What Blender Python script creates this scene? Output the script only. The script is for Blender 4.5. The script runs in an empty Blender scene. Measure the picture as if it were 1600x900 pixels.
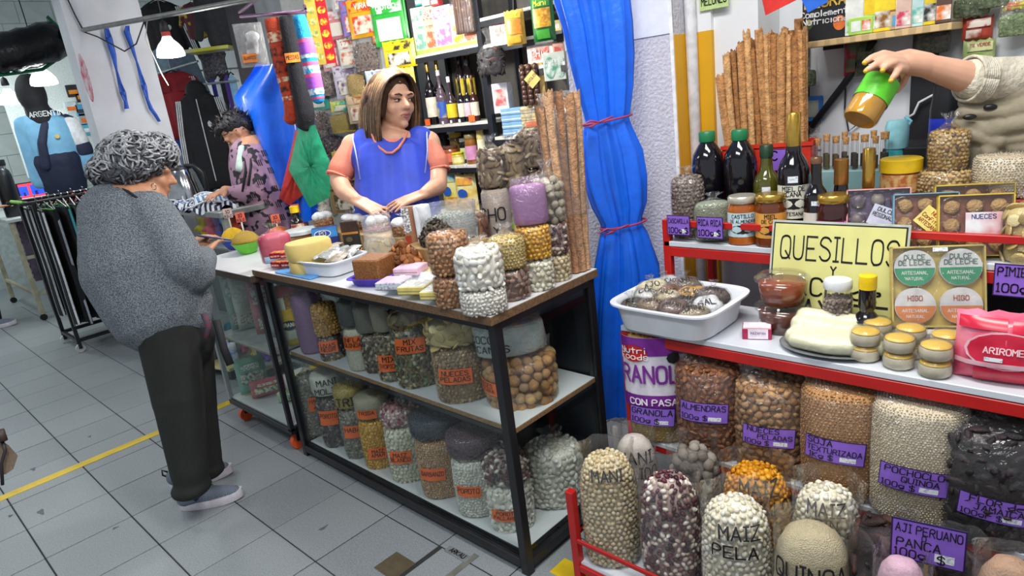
import bpy, math, random
import numpy as np
from mathutils import Vector, Matrix
rnd = random.Random(7)
nr = np.random.default_rng(7)
SC = bpy.context.scene
COL = SC.collection
# ------------------------------------------------------------------ camera
FPX = 1034.467
CAM = np.array([3.26427, -0.21720, 1.51235])
_yaw, _pit, _rol = 2.355724, 0.28783, -0.126612
_f = np.array([math.cos(_pit)*math.cos(_yaw), math.cos(_pit)*math.sin(_yaw), -math.sin(_pit)])
_r0 = np.cross(_f, [0, 0, 1.]); _r0 /= np.linalg.norm(_r0); _u0 = np.cross(_r0, _f)
_r = math.cos(_rol)*_r0 + math.sin(_rol)*_u0
_u = -math.sin(_rol)*_r0 + math.cos(_rol)*_u0
cd = bpy.data.cameras.new('camera'); cam = bpy.data.objects.new('camera', cd); COL.objects.link(cam)
cd.sensor_width = 36; cd.lens = FPX/1600*36; cd.clip_start = .05; cd.clip_end = 60
cam.matrix_world = Matrix(((_r[0], _u[0], -_f[0], CAM[0]), (_r[1], _u[1], -_f[1], CAM[1]), (_r[2], _u[2], -_f[2], CAM[2]), (0, 0, 0, 1)))
SC.camera = cam
# ------------------------------------------------------------------ world, large lights, exposure
w = bpy.data.worlds.new('market_air'); SC.world = w; w.use_nodes = True
w.node_tree.nodes['Background'].inputs[0].default_value = (.86, .92, 1.0, 1)
w.node_tree.nodes['Background'].inputs[1].default_value = 0.42
def area(name, loc, rot, sx, sy, power, col=(1, 1, 1)):
    l = bpy.data.lights.new(name, 'AREA'); l.shape = 'RECTANGLE'; l.size = sx; l.size_y = sy; l.energy = power; l.color = col
    o = bpy.data.objects.new(name, l); COL.objects.link(o); o.location = loc; o.rotation_euler = rot
    return o
area('ceiling_tube_light', (2.6, -0.6, 3.05), (0, 0, 0), 1.6, .5, 38, (.93, .97, 1))
area('ceiling_tube_light', (-1.6, -0.9, 3.1), (0, 0, 0), 2.0, .5, 26, (.90, .97, 1))
area('ceiling_tube_light', (-4.6, 0.2, 3.0), (0, 0, 0), 1.6, .6, 34, (.92, 1, .98))
area('stall_area_light', (0.7, 1.75, 2.75), (0, 0, 0), 1.2, .35, 15, (1, .98, .93))
area('stall_area_light', (2.8, .85, 2.75), (0, 0, 0), 1.3, .35, 40, (1, .97, .92))  # added lamp, no tube seen; set forward to brighten the rack's bags
SC.view_settings.view_transform = 'Standard'; SC.view_settings.look = 'None'
SC.view_settings.gamma = 1; SC.view_settings.use_curve_mapping = False
SC.view_settings.exposure = 0.25
try:
    SC.cycles.transparent_max_bounces = 32; SC.cycles.max_bounces = 7; SC.cycles.caustics_reflective = False; SC.cycles.caustics_refractive = False
except Exception:
    pass
# ------------------------------------------------------------------ picture <-> place
def ray(x, y): return _f + _r*((x-800)/FPX) + _u*((450-y)/FPX)
def Pz(x, y, z): d = ray(x, y); return CAM + d*((z-CAM[2])/d[2])
def Py(x, y, Y): d = ray(x, y); return CAM + d*((Y-CAM[1])/d[1])
def Px(x, y, X): d = ray(x, y); return CAM + d*((X-CAM[0])/d[0])
def hgt(x, y, P):
    d = ray(x, y); t = ((P[0]-CAM[0])*d[0]+(P[1]-CAM[1])*d[1])/(d[0]**2+d[1]**2); return CAM[2]+d[2]*t
def dep(P): return float((np.asarray(P)-CAM) @ _f)
def mpp(P): return dep(P)/FPX
def lean(x, y): return (1215-x)/(3900-y)
def item(px, yt, yb, wpx, z=None, y=None, dfr=.8):
    """place of a standing thing: foot centre, width, height"""
    s = lean(px, (yt+yb)/2); xb = px+s*(yb-yt)/2; xt = px-s*(yb-yt)/2
    P = Pz(xb, yb, z) if z is not None else Py(xb, yb, y)
    W = wpx*mpp(P)
    if z is not None:
        d = ray(xb, yb); d = np.array([d[0], d[1], 0]); d /= np.linalg.norm(d); P = P+d*W*.5*dfr
    H = hgt(xt, yt, P)-P[2]
    return P, W, H
def face(P, off=0): return math.atan2(CAM[0]-P[0], -(CAM[1]-P[1]))+off
# ------------------------------------------------------------------ materials
def lin(h):
    h = h.lstrip('#'); c = [int(h[i:i+2], 16)/255 for i in (0, 2, 4)]
    return [x/12.92 if x <= .04045 else ((x+.055)/1.055)**2.4 for x in c]
_mc = {}
def M(hx, r=.5, metal=0, var=.12, sc=25, bump=0, bs=120, spec=.5, em=0, h2=None, mix=(.4, .6), det=4, coat=0, alpha=1, kind='noise', trans=0):
    key = (hx, r, metal, var, sc, bump, bs, spec, em, h2, mix, det, coat, alpha, kind, trans)
    if key in _mc: return _mc[key]
    m = bpy.data.materials.new('mat_'+hx.lstrip('#')); _mc[key] = m; m.use_nodes = True
    nt = m.node_tree; N = nt.nodes; L = nt.links; b = N['Principled BSDF']
    c = lin(hx); c2 = lin(h2) if h2 else None
    tc = N.new('ShaderNodeTexCoord')
    if kind == 'voronoi':
        t = N.new('ShaderNodeTexVoronoi'); t.inputs['Scale'].default_value = sc; out = t.outputs['Distance']
    elif kind == 'wave':
        t = N.new('ShaderNodeTexWave'); t.inputs['Scale'].default_value = sc; t.inputs['Distortion'].default_value = 4; t.inputs['Detail'].default_value = 3; out = t.outputs['Fac']
    else:
        t = N.new('ShaderNodeTexNoise'); t.inputs['Scale'].default_value = sc; t.inputs['Detail'].default_value = det; out = t.outputs['Fac']
    L.new(tc.outputs['Object'], t.inputs['Vector'])
    mr = N.new('ShaderNodeMapRange'); mr.inputs[1].default_value = mix[0]; mr.inputs[2].default_value = mix[1]; L.new(out, mr.inputs[0])
    mx = N.new('ShaderNodeMix'); mx.data_type = 'RGBA'; L.new(mr.outputs[0], mx.inputs[0])
    if c2: a, bb = c, c2
    else: a, bb = [x*(1-var) for x in c], [min(1, x*(1+var*.8)) for x in c]
    mx.inputs[6].default_value = (*a, 1); mx.inputs[7].default_value = (*bb, 1)
    L.new(mx.outputs[2], b.inputs['Base Color'])
    b.inputs['Roughness'].default_value = r; b.inputs['Metallic'].default_value = metal
    b.inputs['Specular IOR Level'].default_value = spec
    if coat: b.inputs['Coat Weight'].default_value = coat; b.inputs['Coat Roughness'].default_value = .08
    if trans: b.inputs['Transmission Weight'].default_value = trans
    if alpha < 1: b.inputs['Alpha'].default_value = alpha
    if em:
        b.inputs['Emission Color'].default_value = (*c, 1); b.inputs['Emission Strength'].default_value = em
        L.new(mx.outputs[2], b.inputs['Emission Color'])
    if bump:
        n2 = N.new('ShaderNodeTexNoise'); n2.inputs['Scale'].default_value = bs; n2.inputs['Detail'].default_value = 3
        L.new(tc.outputs['Object'], n2.inputs['Vector'])
        bp = N.new('ShaderNodeBump'); bp.inputs['Strength'].default_value = bump; bp.inputs['Distance'].default_value = .01
        L.new(n2.outputs['Fac'], bp.inputs['Height']); L.new(bp.outputs['Normal'], b.inputs['Normal'])
    return m
def film(name, haze=.025, tint='#ffffff', gl=.025, rough=.10, bump=.6, bs=40, fres=.35):
    m = bpy.data.materials.new(name); m.use_nodes = True; nt = m.node_tree; N = nt.nodes; L = nt.links
    N.remove(N['Principled BSDF']); out = N['Material Output']
    tr = N.new('ShaderNodeBsdfTransparent'); tr.inputs[0].default_value = (*lin(tint), 1)
    df = N.new('ShaderNodeBsdfDiffuse'); df.inputs[0].default_value = (.85, .87, .88, 1)
    gs = N.new('ShaderNodeBsdfGlossy'); gs.inputs['Roughness'].default_value = rough
    fr = N.new('ShaderNodeLayerWeight'); fr.inputs[0].default_value = .35
    m1 = N.new('ShaderNodeMixShader'); m1.inputs[0].default_value = haze; L.new(tr.outputs[0], m1.inputs[1]); L.new(df.outputs[0], m1.inputs[2])
    mm = N.new('ShaderNodeMath'); mm.operation = 'MULTIPLY_ADD'; L.new(fr.outputs['Fresnel'], mm.inputs[0]); mm.inputs[1].default_value = fres; mm.inputs[2].default_value = gl
    m2 = N.new('ShaderNodeMixShader'); L.new(mm.outputs[0], m2.inputs[0]); L.new(m1.outputs[0], m2.inputs[1]); L.new(gs.outputs[0], m2.inputs[2])
    L.new(m2.outputs[0], out.inputs[0])
    if bump:
        tc = N.new('ShaderNodeTexCoord'); nz = N.new('ShaderNodeTexNoise'); nz.inputs['Scale'].default_value = bs; nz.inputs['Detail'].default_value = 3; nz.inputs['Distortion'].default_value = 1.2
        L.new(tc.outputs['Object'], nz.inputs['Vector']); bp = N.new('ShaderNodeBump'); bp.inputs['Strength'].default_value = bump; bp.inputs['Distance'].default_value = .012
        L.new(nz.outputs['Fac'], bp.inputs['Height']); L.new(bp.outputs['Normal'], gs.inputs['Normal'])
    return m
FILM = film('clear_plastic_film')
FILMH = film('hazy_plastic_film', haze=.2, gl=.06, rough=.2)
PANE = film('glass_pane', haze=.0, tint='#fafdfc', gl=.002, rough=.02, bump=0, fres=.07)
CLEAR = film('clear_hard_plastic', haze=.02, gl=.02, rough=.05, bump=0, fres=.3)
COLLAR = film('cloudy_bag_film', haze=.055, gl=.03, rough=.12, fres=.4)
GREENF = film('green_bag_film', haze=.30, tint='#35d096', gl=.05, rough=.25)
def attr_mat(name, rough=.5, bump=0, spec=.4):
    m = bpy.data.materials.new(name); m.use_nodes = True; nt = m.node_tree; b = nt.nodes['Principled BSDF']
    a = nt.nodes.new('ShaderNodeAttribute'); a.attribute_name = 'Col'; nt.links.new(a.outputs['Color'], b.inputs['Base Color'])
    b.inputs['Roughness'].default_value = rough; b.inputs['Specular IOR Level'].default_value = spec
    tc = nt.nodes.new('ShaderNodeTexCoord'); nz = nt.nodes.new('ShaderNodeTexNoise'); nz.inputs['Scale'].default_value = 260
    nt.links.new(tc.outputs['Object'], nz.inputs['Vector'])
    bp = nt.nodes.new('ShaderNodeBump'); bp.inputs['Strength'].default_value = bump; bp.inputs['Distance'].default_value = .004
    nt.links.new(nz.outputs['Fac'], bp.inputs['Height']); nt.links.new(bp.outputs['Normal'], b.inputs['Normal'])
    return m
BEAN = attr_mat('dry_beans', .42, .1)
NUT = attr_mat('rough_nuts', .6, .6)
# ------------------------------------------------------------------ mesh building
def link(name, me, parent=None):
    o = bpy.data.objects.new(name, me); COL.objects.link(o)
    if parent is not None: o.parent = parent
    return o
def tag(o, label, cat, group=None, kind=None):
    o['label'] = label; o['category'] = cat
    if group: o['group'] = group
    if kind: o['kind'] = kind
    return o
def thing(name, label, cat, loc=(0, 0, 0), rz=0, group=None):
    o = bpy.data.objects.new(name, None); COL.objects.link(o); o.empty_display_size = .05
    o.location = [float(a) for a in loc]; o.rotation_euler = (0, 0, rz)
    return tag(o, label, cat, group)
def setloc(o, P, rz=0, rx=0, ry=0): o.location = [float(a) for a in P]; o.rotation_euler = (rx, ry, rz); return o
class G:
    def __init__(s): s.v = []; s.f = []; s.m = []; s.mats = []
    def mi(s, mat):
        if mat not in s.mats: s.mats.append(mat)
        return s.mats.index(mat)
    def add(s, V, F, mat):
        o = len(s.v); s.v += [tuple(float(c) for c in p) for p in V]; s.f += [tuple(i+o for i in f) for f in F]; s.m += [s.mi(mat)]*len(F); return s
    def box(s, x0, y0, z0, x1, y1, z1, mat, b=0, rz=0, c=None):
        if b <= 0:
            V = [(x, y, z) for z in (z0, z1) for y in (y0, y1) for x in (x0, x1)]
            F = [(0, 2, 3, 1), (4, 5, 7, 6), (0, 1, 5, 4), (2, 6, 7, 3), (0, 4, 6, 2), (1, 3, 7, 5)]
        else:
            V = []; idx = {}
            for i, x in enumerate((x0, x1)):
                for j, y in enumerate((y0, y1)):
                    for k, z in enumerate((z0, z1)):
                        sx, sy, sz = (1-2*i)*b, (1-2*j)*b, (1-2*k)*b
                        for a, p in enumerate(((x, y+sy, z+sz), (x+sx, y, z+sz), (x+sx, y+sy, z))): idx[i, j, k, a] = len(V); V.append(p)
            F = []
            for i in (0, 1):
                q = [idx[i, 0, 0, 0], idx[i, 1, 0, 0], idx[i, 1, 1, 0], idx[i, 0, 1, 0]]; F.append(q if i else q[::-1])
                q = [idx[0, i, 0, 1], idx[1, i, 0, 1], idx[1, i, 1, 1], idx[0, i, 1, 1]]; F.append(q[::-1] if i else q)
                q = [idx[0, 0, i, 2], idx[1, 0, i, 2], idx[1, 1, i, 2], idx[0, 1, i, 2]]; F.append(q if i else q[::-1])
            for i in (0, 1):
                for j in (0, 1):
                    F.append((idx[i, j, 0, 0], idx[i, j, 1, 0], idx[i, j, 1, 1], idx[i, j, 0, 1]))
                    F.append((idx[i, 0, j, 0], idx[i, 1, j, 0], idx[i, 1, j, 2], idx[i, 0, j, 2]))
                    F.append((idx[0, i, j, 1], idx[1, i, j, 1], idx[1, i, j, 2], idx[0, i, j, 2]))
                    for k in (0, 1): F.append((idx[i, j, k, 0], idx[i, j, k, 1], idx[i, j, k, 2]))
        if rz:
            c = c or ((x0+x1)/2, (y0+y1)/2); ca, sa = math.cos(rz), math.sin(rz)
            V = [(c[0]+(x-c[0])*ca-(y-c[1])*sa, c[1]+(x-c[0])*sa+(y-c[1])*ca, z) for x, y, z in V]
        return s.add(V, F, mat)
    def lathe(s, prof, mat, n=20, sx=1, sy=1, e=2., c=(0, 0, 0), cap=True, wob=None):
        V = []; F = []
        for j, (r, z) in enumerate(prof):
            for i in range(n):
                a = 2*math.pi*i/n; ca, sa = math.cos(a), math.sin(a)
                k = (abs(ca)**e+abs(sa)**e)**(-1/e); rr = r*k*(1 if wob is None else wob(a, z))
                V.append((c[0]+rr*ca*sx, c[1]+rr*sa*sy, c[2]+z))
        for j in range(len(prof)-1):
            for i in range(n):
                a, b = j*n+i, j*n+(i+1) % n; F.append((a, b, b+n, a+n))
        if cap:
            if prof[0][0] > 1e-4: F.append(tuple(range(n-1, -1, -1)))
            if prof[-1][0] > 1e-4: F.append(tuple((len(prof)-1)*n+i for i in range(n)))
        return s.add(V, F, mat)
    def tube(s, pts, r, mat, n=8, cap=True, flat=1.):
        pts = [np.array(p, float) for p in pts]; m = len(pts); R = [r]*m if np.isscalar(r) else list(r)
        V = []; F = []; up = None
        for i in range(m):
            t = pts[min(i+1, m-1)]-pts[max(i-1, 0)]; t = t/(np.linalg.norm(t)+1e-9)
            if up is None:
                up = np.array([0, 0, 1.]) if abs(t[2]) < .9 else np.array([1., 0, 0])
            a = np.cross(t, up); a /= np.linalg.norm(a)+1e-9; up = np.cross(a, t)
            for k in range(n):
                th = 2*math.pi*k/n; V.append(pts[i]+a*R[i]*math.cos(th)+up*R[i]*flat*math.sin(th))
        for i in range(m-1):
            for k in range(n):
                p, q = i*n+k, i*n+(k+1) % n; F.append((p, q, q+n, p+n))
        if cap: F.append(tuple(range(n-1, -1, -1))); F.append(tuple((m-1)*n+k for k in range(n)))
        return s.add(V, F, mat)
    def surf(s, fn, nu, nv, mat, u=(0, 1), v=(0, 1), wrap=False):
        V = [fn(u[0]+(u[1]-u[0])*i/(nu if wrap else nu-1), v[0]+(v[1]-v[0])*j/(nv-1)) for j in range(nv) for i in range(nu)]
        F = []
        for j in range(nv-1):
            for i in range(nu if wrap else nu-1):
                a = j*nu+i; b = j*nu+(i+1) % nu; F.append((a, b, b+nu, a+nu))
        return s.add(V, F, mat)
    def ell(s, c, rad, mat, n=14, m=9, R=None, jit=0):
        V = []; F = []
        for j in range(m+1):
            ph = math.pi*j/m
            for i in range(n):
                a = 2*math.pi*i/n; k = 1+(rnd.uniform(-jit, jit) if jit else 0)
                p = np.array([math.sin(ph)*math.cos(a)*rad[0], math.sin(ph)*math.sin(a)*rad[1], -math.cos(ph)*rad[2]])*k
                if R is not None: p = R @ p
                V.append(p+np.array(c))
        for j in range(m):
            for i in range(n):
                a, b = j*n+i, j*n+(i+1) % n; F.append((a, b, b+n, a+n))
        return s.add(V, F, mat)
    def build(s, name, parent=None, smooth=False, ang=None):
        me = bpy.data.meshes.new(name); me.from_pydata(s.v, [], s.f)
        for m in s.mats: me.materials.append(m)
        me.polygons.foreach_set('material_index', s.m)
        if smooth: me.polygons.foreach_set('use_smooth', [True]*len(s.f))
        me.update()
        if smooth and ang: me.set_sharp_from_angle(angle=math.radians(ang))
        return link(name, me, parent)
def eul(rx, ry, rz): return np.array(Matrix.Rotation(rz, 3, 'Z') @ Matrix.Rotation(ry, 3, 'Y') @ Matrix.Rotation(rx, 3, 'X'))
def npmesh(name, V, F, C, mat, parent=None, smooth=True):
    me = bpy.data.meshes.new(name); n, k = len(V), len(F)
    me.vertices.add(n); me.vertices.foreach_set('co', np.asarray(V, np.float32).ravel())
    me.loops.add(3*k); me.loops.foreach_set('vertex_index', np.asarray(F, np.int32).ravel())
    me.polygons.add(k); me.polygons.foreach_set('loop_start', np.arange(0, 3*k, 3, dtype=np.int32))
    me.update(calc_edges=True)
    if C is not None:
        ca = me.color_attributes.new('Col', 'FLOAT_COLOR', 'POINT'); ca.data.foreach_set('color', np.asarray(C, np.float32).ravel())
    me.materials.append(mat)
    if smooth: me.polygons.foreach_set('use_smooth', np.ones(k, bool))
    return link(name, me, parent)
# ------------------------------------------------------------------ handwriting
GL = {'A': '002640|1232', 'B': '00063645443303|3342413000', 'C': '4536160501103041', 'D': '00062645412000', 'E': '46060040|0333', 'F': '460600|0333',
 'G': '45361605011030414323', 'H': '0006|4046|0343', 'I': '0626|1610|0020', 'J': '1646|3631201001', 'K': '0006|460340', 'L': '060040', 'M': '0006234640',
 'N': '00064046', 'O': '103041453616050110', 'P': '00063645443303', 'Q': '103041453616050110|2240', 'R': '00063645443303|2340', 'S': '4536160504334241301001',
 'T': '0646|2620', 'U': '060110304146', 'V': '062046', 'W': '0610243046', 'X': '0640|0046', 'Y': '062346|2320', 'Z': '06460040', '0': '103041453616050110',
 '1': '051610|0020', '2': '05163645440040', '3': '051636454433|33424130 1001'.replace(' ', ''), '4': '30360242', '5': '460603334241301001', '6': '45361605011030414233 13'.replace(' ', ''),
 '7': '064610', '8': '1333444536160504130201103041 4233'.replace(' ', ''), '9': '4313040516364541301001', '$': '4536160504334241301001|2720', '-': '1333', '.': '1011',
 'g': '4334140302113142|44413010', 'd': '4640|433312021030 41'.replace(' ', ''), 'e': '024243331302011030', '%': '0046|0506161505|3031414030', 'r': '0004|03143444', 'a': '4440|433312021030 41'.replace(' ', ''),
 'o': '10304143 34140301 10'.replace(' ', ''), 'i': '1014|1616', 'l': '1610', 'n': '0004|0334434 0'.replace(' ', ''), 't': '2620|0444', 'c': '4334140301103041', 'u': '040110304144', 'm': '0004|0314242 0|24344340'.replace(' ', ''),
 'p': '0004|03143443 413010 01'.replace(' ', ''), 's': '4334140312324130 1001'.replace(' ', ''), '/': '0046'}
def chaikin(P, it=1):
    for _ in range(it):
        if len(P) < 3: return P
        Q = [P[0]]
        for a, b in zip(P[:-1], P[1:]): Q += [a*.75+b*.25, a*.25+b*.75]
        Q.append(P[-1]); P = Q
    return P
def strokes(txt, size, th, wob=.03, adv=.84, rr=None, it=1):
    """quads (N,4,2) of a hand-lettered line, left aligned at 0, baseline 0; and its width"""
    rr = rr or rnd; Q = []; x = 0.
    for ch in txt:
        g = GL.get(ch) or GL.get(ch.upper())
        if ch == ' ' or not g: x += size*.45; continue
        sk = rr.uniform(-wob, wob)*2; dy = rr.uniform(-wob, wob)*size
        for st in g.split('|'):
            P = [np.array([int(st[i])/4*.62+int(st[i+1])/6*sk*.3+rr.uniform(-wob, wob)*.5, int(st[i+1])/6+rr.uniform(-wob, wob)*.5])*size+np.array([x, dy]) for i in range(0, len(st)-1, 2)]
            P = chaikin(P, it) if ch in 'BCDGJOPQRSU023568903gdeaocnmps$' else P
            for a, b in zip(P[:-1], P[1:]):
                d = b-a; n = np.linalg.norm(d)+1e-9; d = d/n; q = np.array([-d[1], d[0]])*th/2; e = d*th*.35
                Q.append([a-e-q, b+e-q, b+e+q, a-e+q])
        x += size*adv*(.6 if ch in 'I1.il' else 1)
    return (np.array(Q) if Q else np.zeros((0, 4, 2))), x
def flatS(d=0.): return lambda s, t, o=0.: np.stack([s, np.full_like(s, -d-o), t], -1)
def roundS(rx, ry, e=2.): 
    rm = (rx+ry)/2
    def fn(s, t, o=0.):
        a = np.asarray(s)/rm; sa, ca = np.sin(a), np.cos(a); k = (np.abs(sa)**e+np.abs(ca)**e)**(-1/e)
        return np.stack([(rx*k+o)*sa, -(ry*k+o)*ca, np.asarray(t)], -1)
    return fn
def bagS(rx, ry, H, prof, e=2.):
    zs = np.array([p[0] for p in prof])*H; sc = np.array([p[1] for p in prof]); rm = (rx+ry)/2
    def fn(s, t, o=0.):
        t = np.asarray(t, float); q = np.maximum(np.interp(t, zs, sc), .25); a = np.asarray(s)/(rm*q); sa, ca = np.sin(a), np.cos(a); k = (np.abs(sa)**e+np.abs(ca)**e)**(-1/e)
        return np.stack([(rx*q*k+o)*sa, -(ry*q*k+o)*ca, t], -1)
    return fn
def put_quads(g, Q, S, off, mat, rot=0, c=(0, 0)):
    if len(Q) == 0: return
    q = Q.reshape(-1, 2); cr, sr = math.cos(rot), math.sin(rot)
    s = q[:, 0]*cr-q[:, 1]*sr+c[0]; t = q[:, 0]*sr+q[:, 1]*cr+c[1]
    V = S(s, t, off); g.add(V, [tuple(range(4*i, 4*i+4)) for i in range(len(Q))], mat)
def lettering(parent, S, lines, mat, off=.0015, rot=0, c=(0, 0), name='lettering', wob=.03, it=1, maxw=None, clamp=False):
    """lines: (text, centre s, baseline t, size, thickness)"""
    g = G()
    for (tx, s, t, sz, th) in lines:
        Q, wd = strokes(tx, sz, th, wob, it=it)
        if len(Q) == 0: continue
        if maxw and wd > maxw: Q = Q*np.array([maxw/wd, min(1, 1.5*maxw/wd)]); wd = maxw
        if clamp: s = min(max(s, -maxw/2+wd/2), maxw/2-wd/2)
        Q = Q+np.array([s-wd/2+sz*.1, t]); put_quads(g, Q, S, off, mat, rot, c)
    return g.build(name, parent) if g.v else None
def patch(g, S, s0, t0, s1, t1, mat, off=.001, n=6, m=3, rot=0, c=(0, 0)):
    s, t = np.meshgrid(np.linspace(s0, s1, n), np.linspace(t0, t1, m)); s = s.ravel(); t = t.ravel(); cr, sr = math.cos(rot), math.sin(rot)
    V = S(s*cr-t*sr+c[0], s*sr+t*cr+c[1], off)
    g.add(V, [(j*n+i, j*n+i+1, j*n+n+i+1, j*n+n+i) for j in range(m-1) for i in range(n-1)], mat)
def disc(g, S, cs, ct, rs, rt, mat, off=.0015, n=16, a0=0, a1=2*math.pi):
    a = np.linspace(a0, a1, n+1); s = np.concatenate([[cs], cs+rs*np.cos(a)]); t = np.concatenate([[ct], ct+rt*np.sin(a)])
    g.add(S(s, t, off), [(0, i+1, i+2) for i in range(n)], mat)
INK = M('#141216', r=.6)
INKB = M('#1c1836', r=.6)
STK = M('#e9edf2', r=.5, h2='#b9bfd0', sc=160, mix=(.55, .6))
def card(parent, S, s, t, w, h, bg, lines, border=None, rot=0, sticker=False, off=.003, name='price_card', ink=None):
    """flat card lying on surface S with hand lettering; lines are (text, rel x, rel y, rel size)"""
    g = G(); 
    if border is not None: patch(g, S, -w/2, -h/2, w/2, h/2, border, off, 8, 3, rot, (s, t)); b = min(w, h)*.035
    else: b = 0
    patch(g, S, -w/2+b, -h/2+b, w/2-b, h/2-b, bg, off+.0006, 8, 3, rot, (s, t))
    if sticker: patch(g, S, w*.10, -h*.38, w*.36, -h*.18, STK, off+.0012, 3, 2, rot, (s, t))
    o = g.build(name, parent)
    if lines:
        lettering(o, S, [(tx, rx*w, ry*h, sz*h, sz*h*.14) for tx, rx, ry, sz in lines], ink or INK, off+.002, rot, (s, t), maxw=w*.9, clamp=True)
    return o
# ------------------------------------------------------------------ grains in bags
import bmesh
def _ico(k):
    bm = bmesh.new(); bmesh.ops.create_icosphere(bm, subdivisions=k, radius=1); bm.verts.ensure_lookup_table()
    V = np.array([v.co[:] for v in bm.verts]); F = np.array([[v.index for v in f.verts] for f in bm.faces]); bm.free(); return V, F
ICO = {1: _ico(1), 2: _ico(2)}
PR = [(0, .80), (.012, .9), (.04, .97), (.12, 1.0), (.5, 1.025), (.84, 1.0), (.93, .9), (.98, .64), (1, .02)]
PRD = [(0, .80), (.012, .9), (.04, .97), (.12, 1.0), (.45, 1.02), (.70, 1.0), (.82, .92), (.91, .76), (.97, .5), (1, .02)]   # domed heap
PRF = [(0, .84), (.012, .93), (.04, .98), (.5, 1.015), (.93, .99), (.985, .9), (1, .02)]                              # flat top
def rows(rx, ry, h, e, prof, sp):
    zs = np.array([p[0] for p in prof])*h; sc = np.array([p[1] for p in prof]); rm = (rx+ry)/2
    zz = np.linspace(0, 1, 400); zf = np.interp(zz, np.linspace(0, 1, len(zs)), zs); sf = np.interp(zz, np.linspace(0, 1, len(zs)), sc)
    arc = np.concatenate([[0], np.cumsum(np.hypot(np.diff(zf), np.diff(sf)*rm))])
    P = []; N = []
    for k, a in enumerate(np.arange(sp*.4, arc[-1], sp)):
        z = np.interp(a, arc, zf); s = np.interp(a, arc, sf); i = min(398, int(np.searchsorted(arc, a)))
        dz, ds = zf[i+1]-zf[i]+1e-9, (sf[i+1]-sf[i])*rm
        n = max(1, int(2*math.pi*rm*s/sp)); th = (np.arange(n)+.5*(k % 2)+nr.uniform(-.25, .25, n))*2*math.pi/n
        c, q = np.cos(th), np.sin(th); kk = (np.abs(c)**e+np.abs(q)**e)**(-1/e)
        P.append(np.stack([rx*s*kk*c, ry*s*kk*q, z+nr.uniform(-.2, .2, n)*sp], -1))
        L = math.hypot(dz, ds); N.append(np.stack([c*dz/L, q*dz/L, np.full(n, -ds/L)], -1))
    return np.concatenate(P), np.concatenate(N)
def scatter(P, N, a, b, c, pal, sub=1, jit=0., tilt=.35, sink=.25, szv=.15):
    """ellipsoids lying on points P with normals N -> V, F, C"""
    iv, iff = ICO[sub]; n = len(P); m = len(iv)
    N = N+nr.normal(0, tilt, N.shape); N /= np.linalg.norm(N, axis=1, keepdims=True)
    t = np.cross(N, nr.normal(size=N.shape)); t /= np.linalg.norm(t, axis=1, keepdims=True)+1e-9; s = np.cross(N, t)
    k = nr.uniform(1-szv, 1+szv, (n, 1, 1)); base = iv[None]*np.array([a, b, c])*k
    if jit: base = base*(1+nr.uniform(-jit, jit, (n, m, 1)))
    V = base[..., 0:1]*t[:, None]+base[..., 1:2]*s[:, None]+base[..., 2:3]*N[:, None]+(P-N*c*sink)[:, None]
    F = (iff[None]+(np.arange(n)*m)[:, None, None]).reshape(-1, 3)
    cols = np.array([lin(p[0]) for p in pal]); w = np.array([p[1] for p in pal], float); w /= w.sum()
    C = cols[nr.choice(len(pal), n, p=w)]*nr.uniform(.82, 1.14, (n, 1)); C = np.clip(C, 0, 1)
    C = np.repeat(np.concatenate([C, np.ones((n, 1))], 1)[:, None], m, 1)
    return V.reshape(-1, 3), F, C.reshape(-1, 4)
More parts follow.
